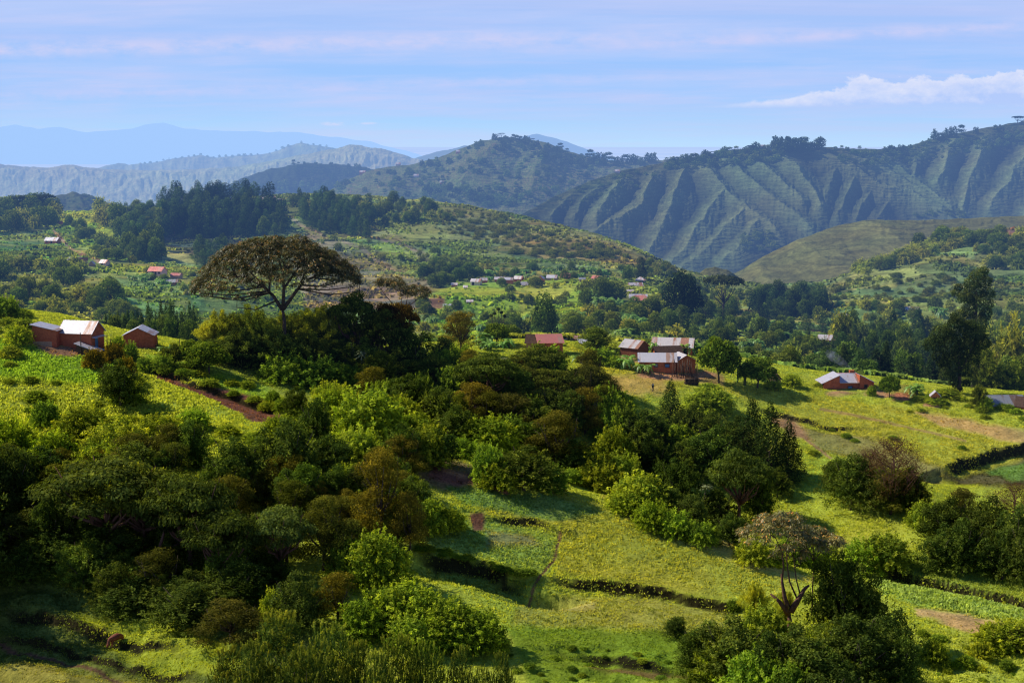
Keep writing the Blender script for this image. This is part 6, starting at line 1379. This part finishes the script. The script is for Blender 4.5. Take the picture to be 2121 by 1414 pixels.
# valley houses
dr = lambda w: (('door', 0, 0, w, 1.7),)
MID = [  # u, base v, width, wall h, roof kind, roof h, yaw, wall, roof, label, openings
 (105, 505, 28, 7, 'gx', 6, -12, m_brick_or, m_tin, 'brick house with white roof beside the red path', (('door', .5, 0, .9, 1.7), ('window', -2.5, .9, .8, .7))),
 (123, 467, 9, 5, 'gx', 4, 0, m_brick_or, m_brick_or, 'tiny red brick hut above the red path', ()),
 (152, 545, 26, 7, 'gx', 5, -8, m_brick, m_tin_grey, 'long brick house with grey roof in the hamlet', (('door', 1.5, 0, .9, 1.6),)),
 (173, 546, 15, 7, 'gx', 5, 14, m_mud, m_thatch, 'mud hut with dark thatch at the end of the grey roofed house', ()),
 (189, 551, 11, 5, 'gy', 5, 0, m_mud, m_tin_rust, 'tiny gabled hut in the middle of the hamlet', ()),
 (212, 552, 17, 8, 'gx', 6, -30, m_pink, m_tin_rust, 'pink plastered two part house in the hamlet', (('door', -.3, 0, .9, 1.8),)),
 (320, 570, 32, 9, 'gx', 8, -20, m_pink, m_tin_red, 'pale pink house with red roof and porch at the end of the hamlet', (('door', -1.0, 0, .9, 1.8), ('door', .6, 0, .9, 1.8), ('window', 2.6, .8, .8, .8))),
 (362, 577, 20, 7, 'gx', 4, -12, m_mud, m_tin_red, 'small pinkish brick shed beside the pale pink house', ()),
 (356, 590, 22, 6, 'gx', 5, 6, m_brick, m_tin_grey, 'low house with grey blue roof under the pale pink house', ()),
 (551, 419, 36, 6, 'gx', 6, -6, m_brick, m_tin_rust, 'long brick school house with pale roof on the hill top', (('door', 3, 0, 1.2, 2.0), ('window', -4, 1, 1.5, .9), ('window', 6, 1, 1.5, .9))),
 (481, 419, 34, 3, 'gx', 6, 0, m_brick, m_tin_rust, 'low red roofed building half hidden by trees left of the school house'.replace('left of', 'near'), ()),
 (580, 418, 12, 4, 'gx', 3, 0, m_brick, m_tin_rust, 'small outbuilding touching the school house', ()),
 (941, 594, 12, 5, 'gx', 3, 0, m_brick_or, m_tin_rust, 'small dark brick hut at the start of the village row', ()),
 (984, 591, 20, 8, 'gx', 5, -18, m_cream, m_tin_rust, 'cream plastered house in the village row', (('door', -1, 0, .9, 1.6),)),
 (1003, 586, 13, 6, 'gx', 4, 10, m_brick, m_tin_rust, 'rusty roofed hut behind the cream plastered house', ()),
 (964, 598, 7, 4, 'gx', 3, 0, m_mud, m_tin_rust, 'tiny mud hut under the village row', ()),
 (1050, 588, 22, 9, 'gx', 4, -10, m_brick_or, m_tin, 'orange brick house with white roof in the village row', (('window', -1.5, 1, .6, .6),)),
 (1034, 584, 18, 6, 'gx', 4, 0, m_brick, m_tin_rust, 'reddish house behind the orange brick house', ()),
 (1072, 584, 16, 7, 'gx', 5, -20, m_brick, m_tin_rust, 'dark brick house beside the orange brick house', ()),
 (1058, 600, 9, 4, 'gx', 3, 0, m_mud, m_tin, 'tiny white roofed hut below the orange brick house', ()),
 (1088, 592, 15, 3, 'gx', 5, 12, m_mud, m_tin_rust, 'low brown roof on the bank beyond the orange brick house', ()),
 (1119, 585, 14, 8, 'gy', 6, -14, m_brick_or, m_tin_rust, 'bright orange gabled house near the middle of the village', ()),
 (1142, 580, 20, 5, 'gx', 5, -14, m_mud, m_tin, 'white roofed low house in the middle of the village', ()),
 (1169, 578, 18, 5, 'gx', 7, -24, m_brick, m_tin_red, 'red roofed house beyond the white roofed low house', ()),
 (1206, 584, 12, 6, 'gx', 3, 0, m_mud, m_tin_grey, 'small open shelter east of the red roofed house'.replace('east of', 'beyond'), ()),
 (1232, 585, 16, 9, 'gx', 5, -35, m_pink, m_tin_red, 'pinkish house with steep red roof before the round tree', ()),
 (1326, 586, 20, 6, 'hip', 6, -10, m_pink, m_tin_rust, 'pale roofed house at the top of the village end', ()),
 (1318, 597, 28, 5, 'gx', 6, 8, m_pink, m_tin_rust, 'broad pale brown roof under the top house of the village end', ()),
 (1306, 608, 12, 5, 'gx', 3, 0, m_mud, m_tin_rust, 'small hut above the long pink house', ()),
 (1325, 632, 44, 10, 'hip', 10, -6, m_pink, m_tin_red, 'long pale pink house with red hipped roof and veranda', (('door', 1.2, 0, .9, 1.9), ('window', 3.8, .9, .8, .8), ('window', -1, .9, .8, .8))),
 (1322, 619, 36, 3, 'gx', 6, -4, m_white, m_tin, 'white roof seen just above the red hipped roof', ()),
 (928, 638, 18, 5, 'gx', 3, 6, m_brick_or, m_tin, 'white roofed hut on the red earth bank', ()),
 (973, 630, 12, 6, 'gx', 3, 0, m_brick_or, m_tin_rust, 'small brick hut in the trees under the village', ()),
 (1712, 714, 38, 11, 'gx', 8, -24, m_brick_or, m_tin_rust, 'brick house with pinkish roof among the valley trees', (('window', -1, 1, .6, .6),)),
 (1665, 710, 16, 3, 'gx', 3, 0, m_white, m_tin, 'low white roof in the valley gardens', ()),
 (1748, 662, 16, 9, 'gx', 5, 0, m_brick_or, m_tin_rust, 'orange hut under the hanging bamboo across the valley', ()),
 (1882, 645, 44, 4, 'gx', 5, 0, m_mud, m_tin_rust, 'long low roof above the banana garden across the valley', ()),
 (1615, 748, 16, 7, 'gx', 5, 8, m_brick_dk, m_tin_rust, 'brown hut in the trees beyond the low leafy tree', ()),
 (2055, 696, 16, 5, 'gx', 4, 0, m_brick_or, m_tin, 'orange hut with white roof behind the ivy covered tree', ()),
 (1690, 690, 14, 4, 'gx', 3, 0, m_mud, m_thatch, 'dim thatched hut above the pinkish roofed house', ()),
 (862, 530, 1, 1, 'gx', 1, 0, m_mud, m_thatch, '', ()),
]
for (u, v, w, hw, kd, rh, yaw, mw, mr, lab, ops) in MID:
    if lab: H(u, v, lab, w, hw, kd, rh, yaw, mw, mr, ops, dmin=300, name='village_house', cat='house')
for (u, v, w, lab) in ((1310, 326, 9, 'small red roofed house on the far saddle'),):
    pass
for k, (key, u, v, w, lab) in enumerate([('farmed_hill17', 950, 318, 8, 'tiny pale house on the flank of the far village hill'), ('farmed_hill17', 826, 336, 9, 'tiny orange house on the shoulder of the far village hill'), ('farmed_hill17', 752, 360, 12, 'pinkish house at the foot of the dark ridge wood'), ('farmed_hill17', 862, 368, 10, 'tiny pinkish house in the middle of the farm plots'), ('farmed_hill17', 915, 382, 8, 'tiny white roofed house low on the far village hill'),
        ('gullied_hill19', 1580, 306, 12, 'tiny red roofed house beside the great clump on the crest'), ('gullied_hill19', 1600, 316, 8, 'tiny brick hut just under the great clump'), ('gullied_hill19', 1280, 358, 10, 'tiny pale roof on the saddle below the dark wood')]):
    q = hill_at(key, u, v); ppm = FOC / q[1]
    house(lab, q[0], q[1], q[2], w / ppm, 5, 4 / ppm, 'gx', 3 / ppm, -8, m_pink if k % 2 else m_brick_or, m_tin_rust, name='hill_house', drop=4)

# ------------------------------------------------------------------ ivy covered tree and tall clumpy tree beyond the crest
def lobed_tree(name, label, u, d, vt, lobes, trunkpts, rad, n, size, b, t, mleaf, seed, vb=None, **kw):
    x, y, z = foot(u, d); v0 = float(proj(x, y, z)[1]); ppm = FOC / y; rs = np.random.RandomState(seed); r = link(name, None); r.location = (x, y, z); tag(r, label, 'tree')
    lb = [((a - u) / ppm, rs.uniform(-.5, .5) * q / ppm, (v0 - c) / ppm, q / ppm, q / ppm, q * .9 / ppm) for a, c, q in lobes]
    lb += [((a - u) / ppm + rs.randn() * q / ppm * .6, rs.uniform(-1, 1) * q / ppm * 1.3, (v0 - c) / ppm + rs.randn() * q / ppm * .5, q * .6 / ppm, q * .6 / ppm, q * .55 / ppm) for a, c, q in lobes for _ in range(2)]
    link('crown', leaf_mesh(name + '_crown', [lobes_to_leaves(lb, n, size, rs, b, t, spread=.12, **kw)]), mleaf, r)
    m = MB()
    for pts, rr_ in zip(trunkpts, rad): m.tube([((a - u) / ppm, 0, (v0 - c) / ppm) for a, c in pts], [rr_ * (1 - .5 * i / (len(pts) - 1)) for i in range(len(pts))], 8)
    m.build('trunk', m_bark, r, True); return r
lobed_tree('ivy_tree', 'big dark ivy covered tree with bare trunk showing through, on the crest', 1988, 273, 655,
  [(1950, 690, 24), (1985, 680, 26), (2020, 690, 24), (1935, 712, 18), (1965, 712, 24), (2005, 715, 26), (2038, 712, 16), (1975, 738, 22), (2010, 738, 18), (1960, 752, 14), (1968, 772, 12), (1980, 790, 10), (1990, 805, 9), (2006, 770, 12), (2004, 792, 9), (1945, 735, 14), (2030, 700, 16), (1975, 665, 14), (2010, 670, 12)],
  [[(1990, 830), (1992, 790), (1990, 750), (1985, 700)], [(1992, 770), (2010, 730), (2020, 700)], [(1990, 755), (1970, 720)]], [.45, .22, .2], 19000, .32, (.03, .05, .014), (.13, .16, .035), m_leaf_dense, 31)
lobed_tree('clumpy_tree', 'tall clumpy tree with olive rim light rising behind the ivy covered tree', 2020, 330, 548,
  [(2020, 566, 15), (2005, 580, 14), (2034, 580, 14), (2016, 598, 20), (2044, 602, 12), (1998, 612, 16), (2030, 622, 20), (2006, 640, 16), (1985, 648, 12), (2040, 645, 13), (2022, 665, 18), (1996, 670, 12), (1978, 662, 8), (2018, 690, 16), (2014, 712, 14)],
  [[(2020, 850), (2020, 760), (2020, 690), (2018, 600)]], [.5], 17000, .36, (.05, .08, .018), (.24, .25, .05), m_leaf_dense, 32)

# ------------------------------------------------------------------ person and cow
def skin_body(name, verts, edges, radii, mat, loc, rz=0, sub=2):
    me = bpy.data.meshes.new(name); me.from_pydata(verts, edges, []); o = bpy.data.objects.new(name, me); COL.objects.link(o)
    sk = o.modifiers.new('skin', 'SKIN'); sk.use_smooth_shade = True
    for i, r in enumerate(radii):
        s = me.skin_vertices[0].data[i]; s.radius = (r, r) if not isinstance(r, tuple) else r; s.use_root = (i == 0)
    sb = o.modifiers.new('sub', 'SUBSURF'); sb.levels = sub; sb.render_levels = sub
    dg = bpy.context.evaluated_depsgraph_get(); m2 = bpy.data.meshes.new_from_object(o.evaluated_get(dg)); bpy.data.objects.remove(o)
    q = link(name, m2, mat); q.location = loc; q.rotation_euler = (0, 0, rz); return q
Mp = Mat('clothed_body'); zc = Mp.n('SeparateXYZ', i_0=Mp.n('TexCoord').outputs['Object']).outputs[2]
zc = Mp.math('DIVIDE', zc, 2.0)
cz = Mp.ramp(zc, [(0, (.06, .03, .02)), (.05, (.05, .045, .06)), (.40, (.05, .045, .06)), (.44, (.02, .025, .035)), (.66, (.02, .025, .035)), (.715, (.02, .025, .035)), (.72, (.07, .035, .022))]); 
for e in Mp.N: 
    if e.type == 'VALTORGB': e.color_ramp.interpolation = 'CONSTANT'
m_body = Mp.done(Mp.n('BsdfPrincipled', i_Base_Color=cz, i_Roughness=.8).outputs[0])
p = hit(1352, 811)
V = [(0, 0, .92), (0, 0, 1.15), (0, 0, 1.38), (0, 0, 1.48), (0, -.02, 1.60), (0, -.02, 1.68), (.19, 0, 1.40), (.24, .03, 1.14), (.22, -.08, .90), (.22, -.11, .82), (-.19, 0, 1.40), (-.24, -.02, 1.14), (-.23, -.12, .92), (-.23, -.15, .84),
     (.10, 0, .86), (.11, -.06, .48), (.11, .10, .08), (.11, .0, .03), (-.10, 0, .86), (-.11, .06, .48), (-.11, -.08, .07), (-.11, -.20, .03)]
E = [(0, 1), (1, 2), (2, 3), (3, 4), (4, 5), (2, 6), (6, 7), (7, 8), (8, 9), (2, 10), (10, 11), (11, 12), (12, 13), (0, 14), (14, 15), (15, 16), (16, 17), (0, 18), (18, 19), (19, 20), (20, 21)]
Rr = [.15, .14, .16, .06, .095, .07, .07, .05, .035, .03, .07, .05, .035, .03, .095, .065, .045, .04, .095, .065, .045, .04]
o = skin_body('person', V, E, Rr, m_body, p, .5); tag(o, 'person in dark clothes with pale collar walking down the grassy slope', 'person')
m = MB(); m.box(-.17, .17, -.165, -.12, 1.30, 1.42); c = m.build('collar', m_white, o)
m_cow = mat_plain('brown_hide', (.20, .045, .018), .7, .35, 2.0)
p = hit(242, 1337)
V = [(.62, 0, 1.08), (.25, 0, 1.02), (-.25, 0, 1.02), (-.62, 0, 1.10), (-.85, 0, .98), (-1.05, 0, .62), (-1.16, 0, .32), (-1.22, 0, .12),
     (.66, .16, .85), (.74, .17, .50), (.66, .17, .05), (.66, -.16, .85), (.60, -.17, .50), (.52, -.17, .05),
     (-.55, .15, .75), (-.50, .15, .42), (-.52, .15, .04), (-.60, -.15, .75), (-.64, -.15, .42), (-.70, -.15, .04), (.84, 0, 1.02), (.92, 0, .62), (.93, 0, .38), (-1.08, .15, .44), (-1.08, -.15, .44)]
E = [(0, 1), (1, 2), (2, 3), (3, 4), (4, 5), (5, 6), (6, 7), (0, 8), (8, 9), (9, 10), (0, 11), (11, 12), (12, 13), (3, 14), (14, 15), (15, 16), (3, 17), (17, 18), (18, 19), (0, 20), (20, 21), (21, 22), (5, 23), (5, 24)]
Rr = [.33, .40, .40, .33, .22, .15, .14, .09, .15, .07, .045, .13, .07, .045, .11, .065, .045, .11, .065, .045, .05, .03, .035, .03, .03]
o = skin_body('cow', V, E, Rr, m_cow, p, math.radians(52)); tag(o, 'reddish brown cow grazing with lowered head on the shaded slope', 'cow')
hm = MB()
for s in (1, -1): hm.tube([(-1.10, .07 * s, .50), (-1.10, .17 * s, .60), (-1.05, .19 * s, .74)], [.03, .022, .008], 6)
hm.build('horns', m_bark_pale, o, True)

# ------------------------------------------------------------------ ground cover: grass and weeds as one uncountable mass
def cover(n, seed, name, label):
    rs = np.random.RandomState(seed); yy_ = np.sqrt(rs.uniform(128 ** 2, 296 ** 2, n)); aa = rs.uniform(-.385, .385, n); x, y = aa * yy_, yy_
    zb = base_z(x, y); C = paint(x, y, zb, ZN); z = ground_z(x, y)
    dens = fbm(x / 5, y / 5, 61, 3); soil = C[:, 0] > C[:, 1] * 1.02
    keep = (rs.rand(n) < np.clip((dens - .1) * 2.0, .3, 1)) & (~soil | (rs.rand(n) < .12)); x, y, z, C, dens = x[keep], y[keep], z[keep], C[keep], dens[keep]
    u, v = proj(x, y, z); tall = 1 + 1.3 * inpoly(u, v, [(-100, 690), (300, 740), (560, 900), (560, 1000), (-100, 1000)], 60.) + 1.2 * inpoly(u, v, [(1800, 1190), (2121, 1250), (2121, 1300), (1820, 1230)], 20.) - .45 * inpoly(u, v, [(1020, 1300), (1500, 1320), (1500, 1420), (1000, 1420)], 40.) - .3 * inpoly(u, v, [(-100, 1200), (600, 1200), (600, 1420), (-100, 1420)], 40.)
    h = rs.uniform(.07, .20, len(x)) * tall * (.6 + dens); W = rs.uniform(.07, .17, len(x)) * (.6 + .4 * tall); V, CC = [], []
    for k in range(2):
        a = rs.rand(len(x)) * 3.1416; ox, oy = rs.randn(2, len(x)) * .10; lx, ly = rs.randn(2, len(x)) * .35 * h
        c, s = np.cos(a) * W, np.sin(a) * W; px, py = x + ox, y + oy
        V.append(np.stack([np.stack([px - c * .5, py - s * .5, z - .04], 1), np.stack([px + c * .5, py + s * .5, z - .04], 1), np.stack([px + c * .7 + lx, py + s * .7 + ly, z + h * .75], 1), np.stack([px - c * .3 + lx, py - s * .3 + ly, z + h], 1)], 1))
        CC.append(np.clip(C * rs.uniform(1.3, 1.65, (len(x), 1)) * np.array([1.06, 1.0, 1.0]), 0, .75))
    o = link(name, leaf_mesh(name, [(np.concatenate(V), np.concatenate(CC))]), m_grass)
    return tag(o, label, 'grass', kind='stuff')
cover(480000, 71, 'grass', 'rough grass and low weeds covering the near hillside')
def scrub(n, seed):
    rs = np.random.RandomState(seed); yy_ = 300 + 1100 * rs.rand(n) ** 1.4; aa = rs.uniform(-.40, .40, n); x, y = aa * yy_, yy_
    d = fbm(x / 28, y / 28, 91, 4); d2 = fbm(x / 7, y / 7, 92, 2); C = paint(x, y, base_z(x, y), ZM); k = rs.rand(n) < np.clip((d - .44) * 5 + (d2 - .5), .06, 1) * np.where(C[:, 0] > C[:, 1], .35, 1)
    x, y, d, C = x[k], y[k], d[k], C[k]; z = ground_z(x, y); n = len(x); h = rs.uniform(.3, 1.1, n) * (.5 + d * 1.6); V, CC = [], []
    dark = np.where(rs.rand(n, 1) < .25, .5, 1.0) * rs.uniform(.6, 1.25, (n, 1))
    for q in range(3):
        a = rs.rand(n) * 3.1416; W = h * rs.uniform(.8, 1.8, n); c, s = np.cos(a) * W, np.sin(a) * W; px, py = x + rs.randn(n) * .3, y + rs.randn(n) * .3; lx, ly = rs.randn(2, n) * .3 * h
        V.append(np.stack([np.stack([px - c * .5, py - s * .5, z - .1], 1), np.stack([px + c * .5, py + s * .5, z - .1], 1), np.stack([px + c * .4 + lx, py + s * .4 + ly, z + h * .8], 1), np.stack([px - c * .3 + lx, py - s * .3 + ly, z + h], 1)], 1)); CC.append(np.clip(C * dark * np.array([1.45, 1.55, 1.2]), 0, .7))
    tag(link('valley_grass', leaf_mesh('valley_grass', [(np.concatenate(V), np.concatenate(CC))]), m_grass), 'rough grass and low scrub covering the valley and the middle hill', 'grass', kind='stuff')
scrub(260000, 77)
flush()
# ------------------------------------------------------------------ camera, sun, sky
cam = bpy.data.cameras.new('camera'); co = bpy.data.objects.new('camera', cam); COL.objects.link(co)
cam.sensor_fit = 'HORIZONTAL'; cam.sensor_width = 36.0; cam.lens = 36.0 * FOC / W0
cam.clip_start = 1.0; cam.clip_end = 600000.0
co.location = (0, 0, 0); co.rotation_euler = (math.pi / 2 - PIT, 0, 0); scene.camera = co

sun = bpy.data.lights.new('sun', 'SUN'); so = bpy.data.objects.new('sun', sun); COL.objects.link(so)
sun.energy = 5.0; sun.angle = math.radians(.5); sun.color = (1.0, .92, .76)
sd = Vector((math.sin(SUN_AZ) * math.cos(SUN_EL), math.cos(SUN_AZ) * math.cos(SUN_EL), math.sin(SUN_EL)))
so.rotation_euler = sd.to_track_quat('Z', 'Y').to_euler()

w = bpy.data.worlds.new('World'); scene.world = w; w.use_nodes = True
class WM(Mat):
    def __init__(s):
        s.m = w; s.N, s.L = w.node_tree.nodes, w.node_tree.links; s.N.clear(); s.out = s.N.new('ShaderNodeOutputWorld'); s.haze = False
M = WM()
sky = M.n('TexSky'); sky.sky_type = 'NISHITA'; sky.sun_disc = False
sky.sun_elevation = SUN_EL; sky.sun_rotation = SUN_AZ; sky.altitude = 1500; sky.air_density = 1.0; sky.dust_density = .3; sky.ozone_density = 3.0
tc = M.n('TexCoord').outputs['Generated']; sp_ = M.n('SeparateXYZ', i_0=tc)
yy = M.math('MAXIMUM', sp_.outputs[1], .05)
az = M.math('DIVIDE', sp_.outputs[0], yy); el = M.math('DIVIDE', sp_.outputs[2], yy)
# base tint of the hazy air near the horizon
base = M.ramp(M.math('MULTIPLY', el, 8.0), [(0.0, (.50, .73, 1.0)), (.12, (.42, .67, 1.0)), (.30, (.33, .58, 1.0)), (.60, (.36, .56, .98)), (.85, (.42, .56, .93)), (1.0, (.40, .53, .90))])
def streak(sx, sy, off, tilt, lo, hi, det=5):
    v = M.n('CombineXYZ', i_0=M.math('MULTIPLY', az, sx), i_1=M.math('ADD', M.math('MULTIPLY', M.math('SUBTRACT', el, M.math('MULTIPLY', az, tilt)), sy), off), i_2=off)
    n = M.noise(v.outputs[0], 1.0, det, .6)
    return M.ramp(n, [(lo, 0.0), (hi, 1.0)])
s1 = streak(3.0, 46.0, 3.1, .012, .42, .66)
s2 = streak(11.0, 130.0, 9.4, .03, .45, .72)
s3 = streak(2.2, 75.0, 22.0, -.02, .48, .68)
col = M.mix(M.math('MULTIPLY', s1, .55), base, (.52, .64, .98))
col = M.mix(M.math('MULTIPLY', M.math('MULTIPLY', s2, s1), .55), col, (.62, .64, .93))
col = M.mix(M.math('MULTIPLY', s3, .35), col, (.56, .60, .92))
# band of cirrus, thick at one end
def gauss(x, c0, wd):
    d = M.math('DIVIDE', M.math('SUBTRACT', x, c0), wd); return M.math('EXPONENT', M.math('MULTIPLY', M.math('MULTIPLY', d, d), -1.0), None)
lump = M.noise(M.n('CombineXYZ', i_0=M.math('MULTIPLY', az, 34.0), i_1=M.math('MULTIPLY', el, 90.0)).outputs[0], 1.0, 6, .62)
wisp = M.ramp(lump, [(.36, 0.15), (.62, 1.0)])
b1 = gauss(M.math('SUBTRACT', el, M.math('MULTIPLY', az, .018)), .0725, .0065)
b2 = gauss(M.math('SUBTRACT', el, M.math('MULTIPLY', az, .03)), .044, .0045)
b3 = gauss(M.math('SUBTRACT', el, M.math('MULTIPLY', az, .05)), .0645, .004)
left = M.ramp(M.math('ADD', M.math('MULTIPLY', az, 1.2), .5), [(.05, 1.0), (.5, .8), (.8, .15)])
right = M.ramp(M.math('ADD', M.math('MULTIPLY', az, 1.2), .5), [(.45, 0.0), (.7, 1.0)])
col = M.mix(M.math('MULTIPLY', M.math('MULTIPLY', b1, left), M.math('MULTIPLY', wisp, .8)), col, (.66, .66, .92))
col = M.mix(M.math('MULTIPLY', M.math('MULTIPLY', b2, left), M.math('MULTIPLY', wisp, .6)), col, (.60, .64, .95))
col = M.mix(M.math('MULTIPLY', M.math('MULTIPLY', b3, right), M.math('MULTIPLY', wisp, .75)), col, (.62, .64, .93))
# cumulus bank low over the right hand hills: flat foot, lumpy top
top = M.ramp(M.math('ADD', az, .5), [(.62, .0), (.66, .10), (.70, .22), (.73, .46), (.748, .60), (.765, .50), (.80, .58), (.84, .66), (.88, .7)])
tn = M.noise(M.n('CombineXYZ', i_0=M.math('MULTIPLY', az, 42.0), i_1=M.math('MULTIPLY', el, 70.0)).outputs[0], 1.0, 6, .62)
tn = M.math('MULTIPLY', M.math('SUBTRACT', tn, .5), .034)
foot = M.math('ADD', .0255, M.math('MULTIPLY', tn, .10))
h = M.math('ADD', M.math('ADD', foot, M.math('MULTIPLY', top, .038)), M.math('MULTIPLY', tn, M.math('ADD', M.math('MULTIPLY', top, 1.3), -.02)))
mtop = M.n('MapRange', i_0=M.math('SUBTRACT', h, el), i_1=0.0, i_2=.0022).outputs[0]
mbot = M.n('MapRange', i_0=M.math('SUBTRACT', el, foot), i_1=0.0, i_2=.004).outputs[0]
cm = M.math('MULTIPLY', M.math('MULTIPLY', mtop, mbot), M.n('MapRange', i_0=az, i_1=.10, i_2=.17).outputs[0])
shade = M.n('MapRange', i_0=M.math('SUBTRACT', h, el), i_1=0.0, i_2=.02).outputs[0]
inn = M.noise(M.n('CombineXYZ', i_0=M.math('MULTIPLY', az, 90.0), i_1=M.math('MULTIPLY', el, 140.0)).outputs[0], 1.0, 5, .6)
ccol = M.mix(M.math('MULTIPLY', M.math('ADD', shade, M.math('SUBTRACT', M.math('MULTIPLY', inn, 1.6), .8)), 1.0), (.80, .82, .97), (.46, .60, .97))
col = M.mix(M.math('MULTIPLY', cm, .75), col, ccol)
# small puffs near the far range
pf = M.math('MULTIPLY', gauss(el, .0148, .0016), gauss(az, -.124, .010))
pf2 = M.math('MULTIPLY', gauss(el, .0150, .0012), gauss(az, -.103, .008))
col = M.mix(M.n('MapRange', i_0=M.math('MULTIPLY', M.math('ADD', pf, M.math('MULTIPLY', pf2, .6)), wisp), i_1=.15, i_2=.7).outputs[0], col, (.72, .72, .95))
# painted air and clouds only in the low band of the sky; the physical sky above it
SKS = .10
low = M.n('MapRange', i_0=sp_.outputs[2], i_1=.16, i_2=.34).outputs[0]
scaled = M.mix(1.0, col, (1 / SKS, 1 / SKS, 1 / SKS), 'MULTIPLY')
skyc = M.mix(1.0, sky.outputs[0], (.62, .80, 1.15), 'MULTIPLY')
fin = M.mix(low, scaled, skyc)
bg = M.n('Background', i_Color=fin, i_Strength=SKS)
M.done(bg.outputs[0])

scene.view_settings.view_transform = 'Standard'; scene.view_settings.look = 'None'
scene.view_settings.exposure = 0; scene.view_settings.gamma = 1
scene.render.engine = 'CYCLES'
scene.cycles.use_denoising = True; scene.cycles.filter_width = 1.2
scene.cycles.max_bounces = 4; scene.cycles.diffuse_bounces = 2; scene.cycles.transmission_bounces = 3; scene.cycles.transparent_max_bounces = 6; scene.cycles.glossy_bounces = 2
scene.cycles.use_light_tree = False
scene.cycles.sample_clamp_indirect = 4
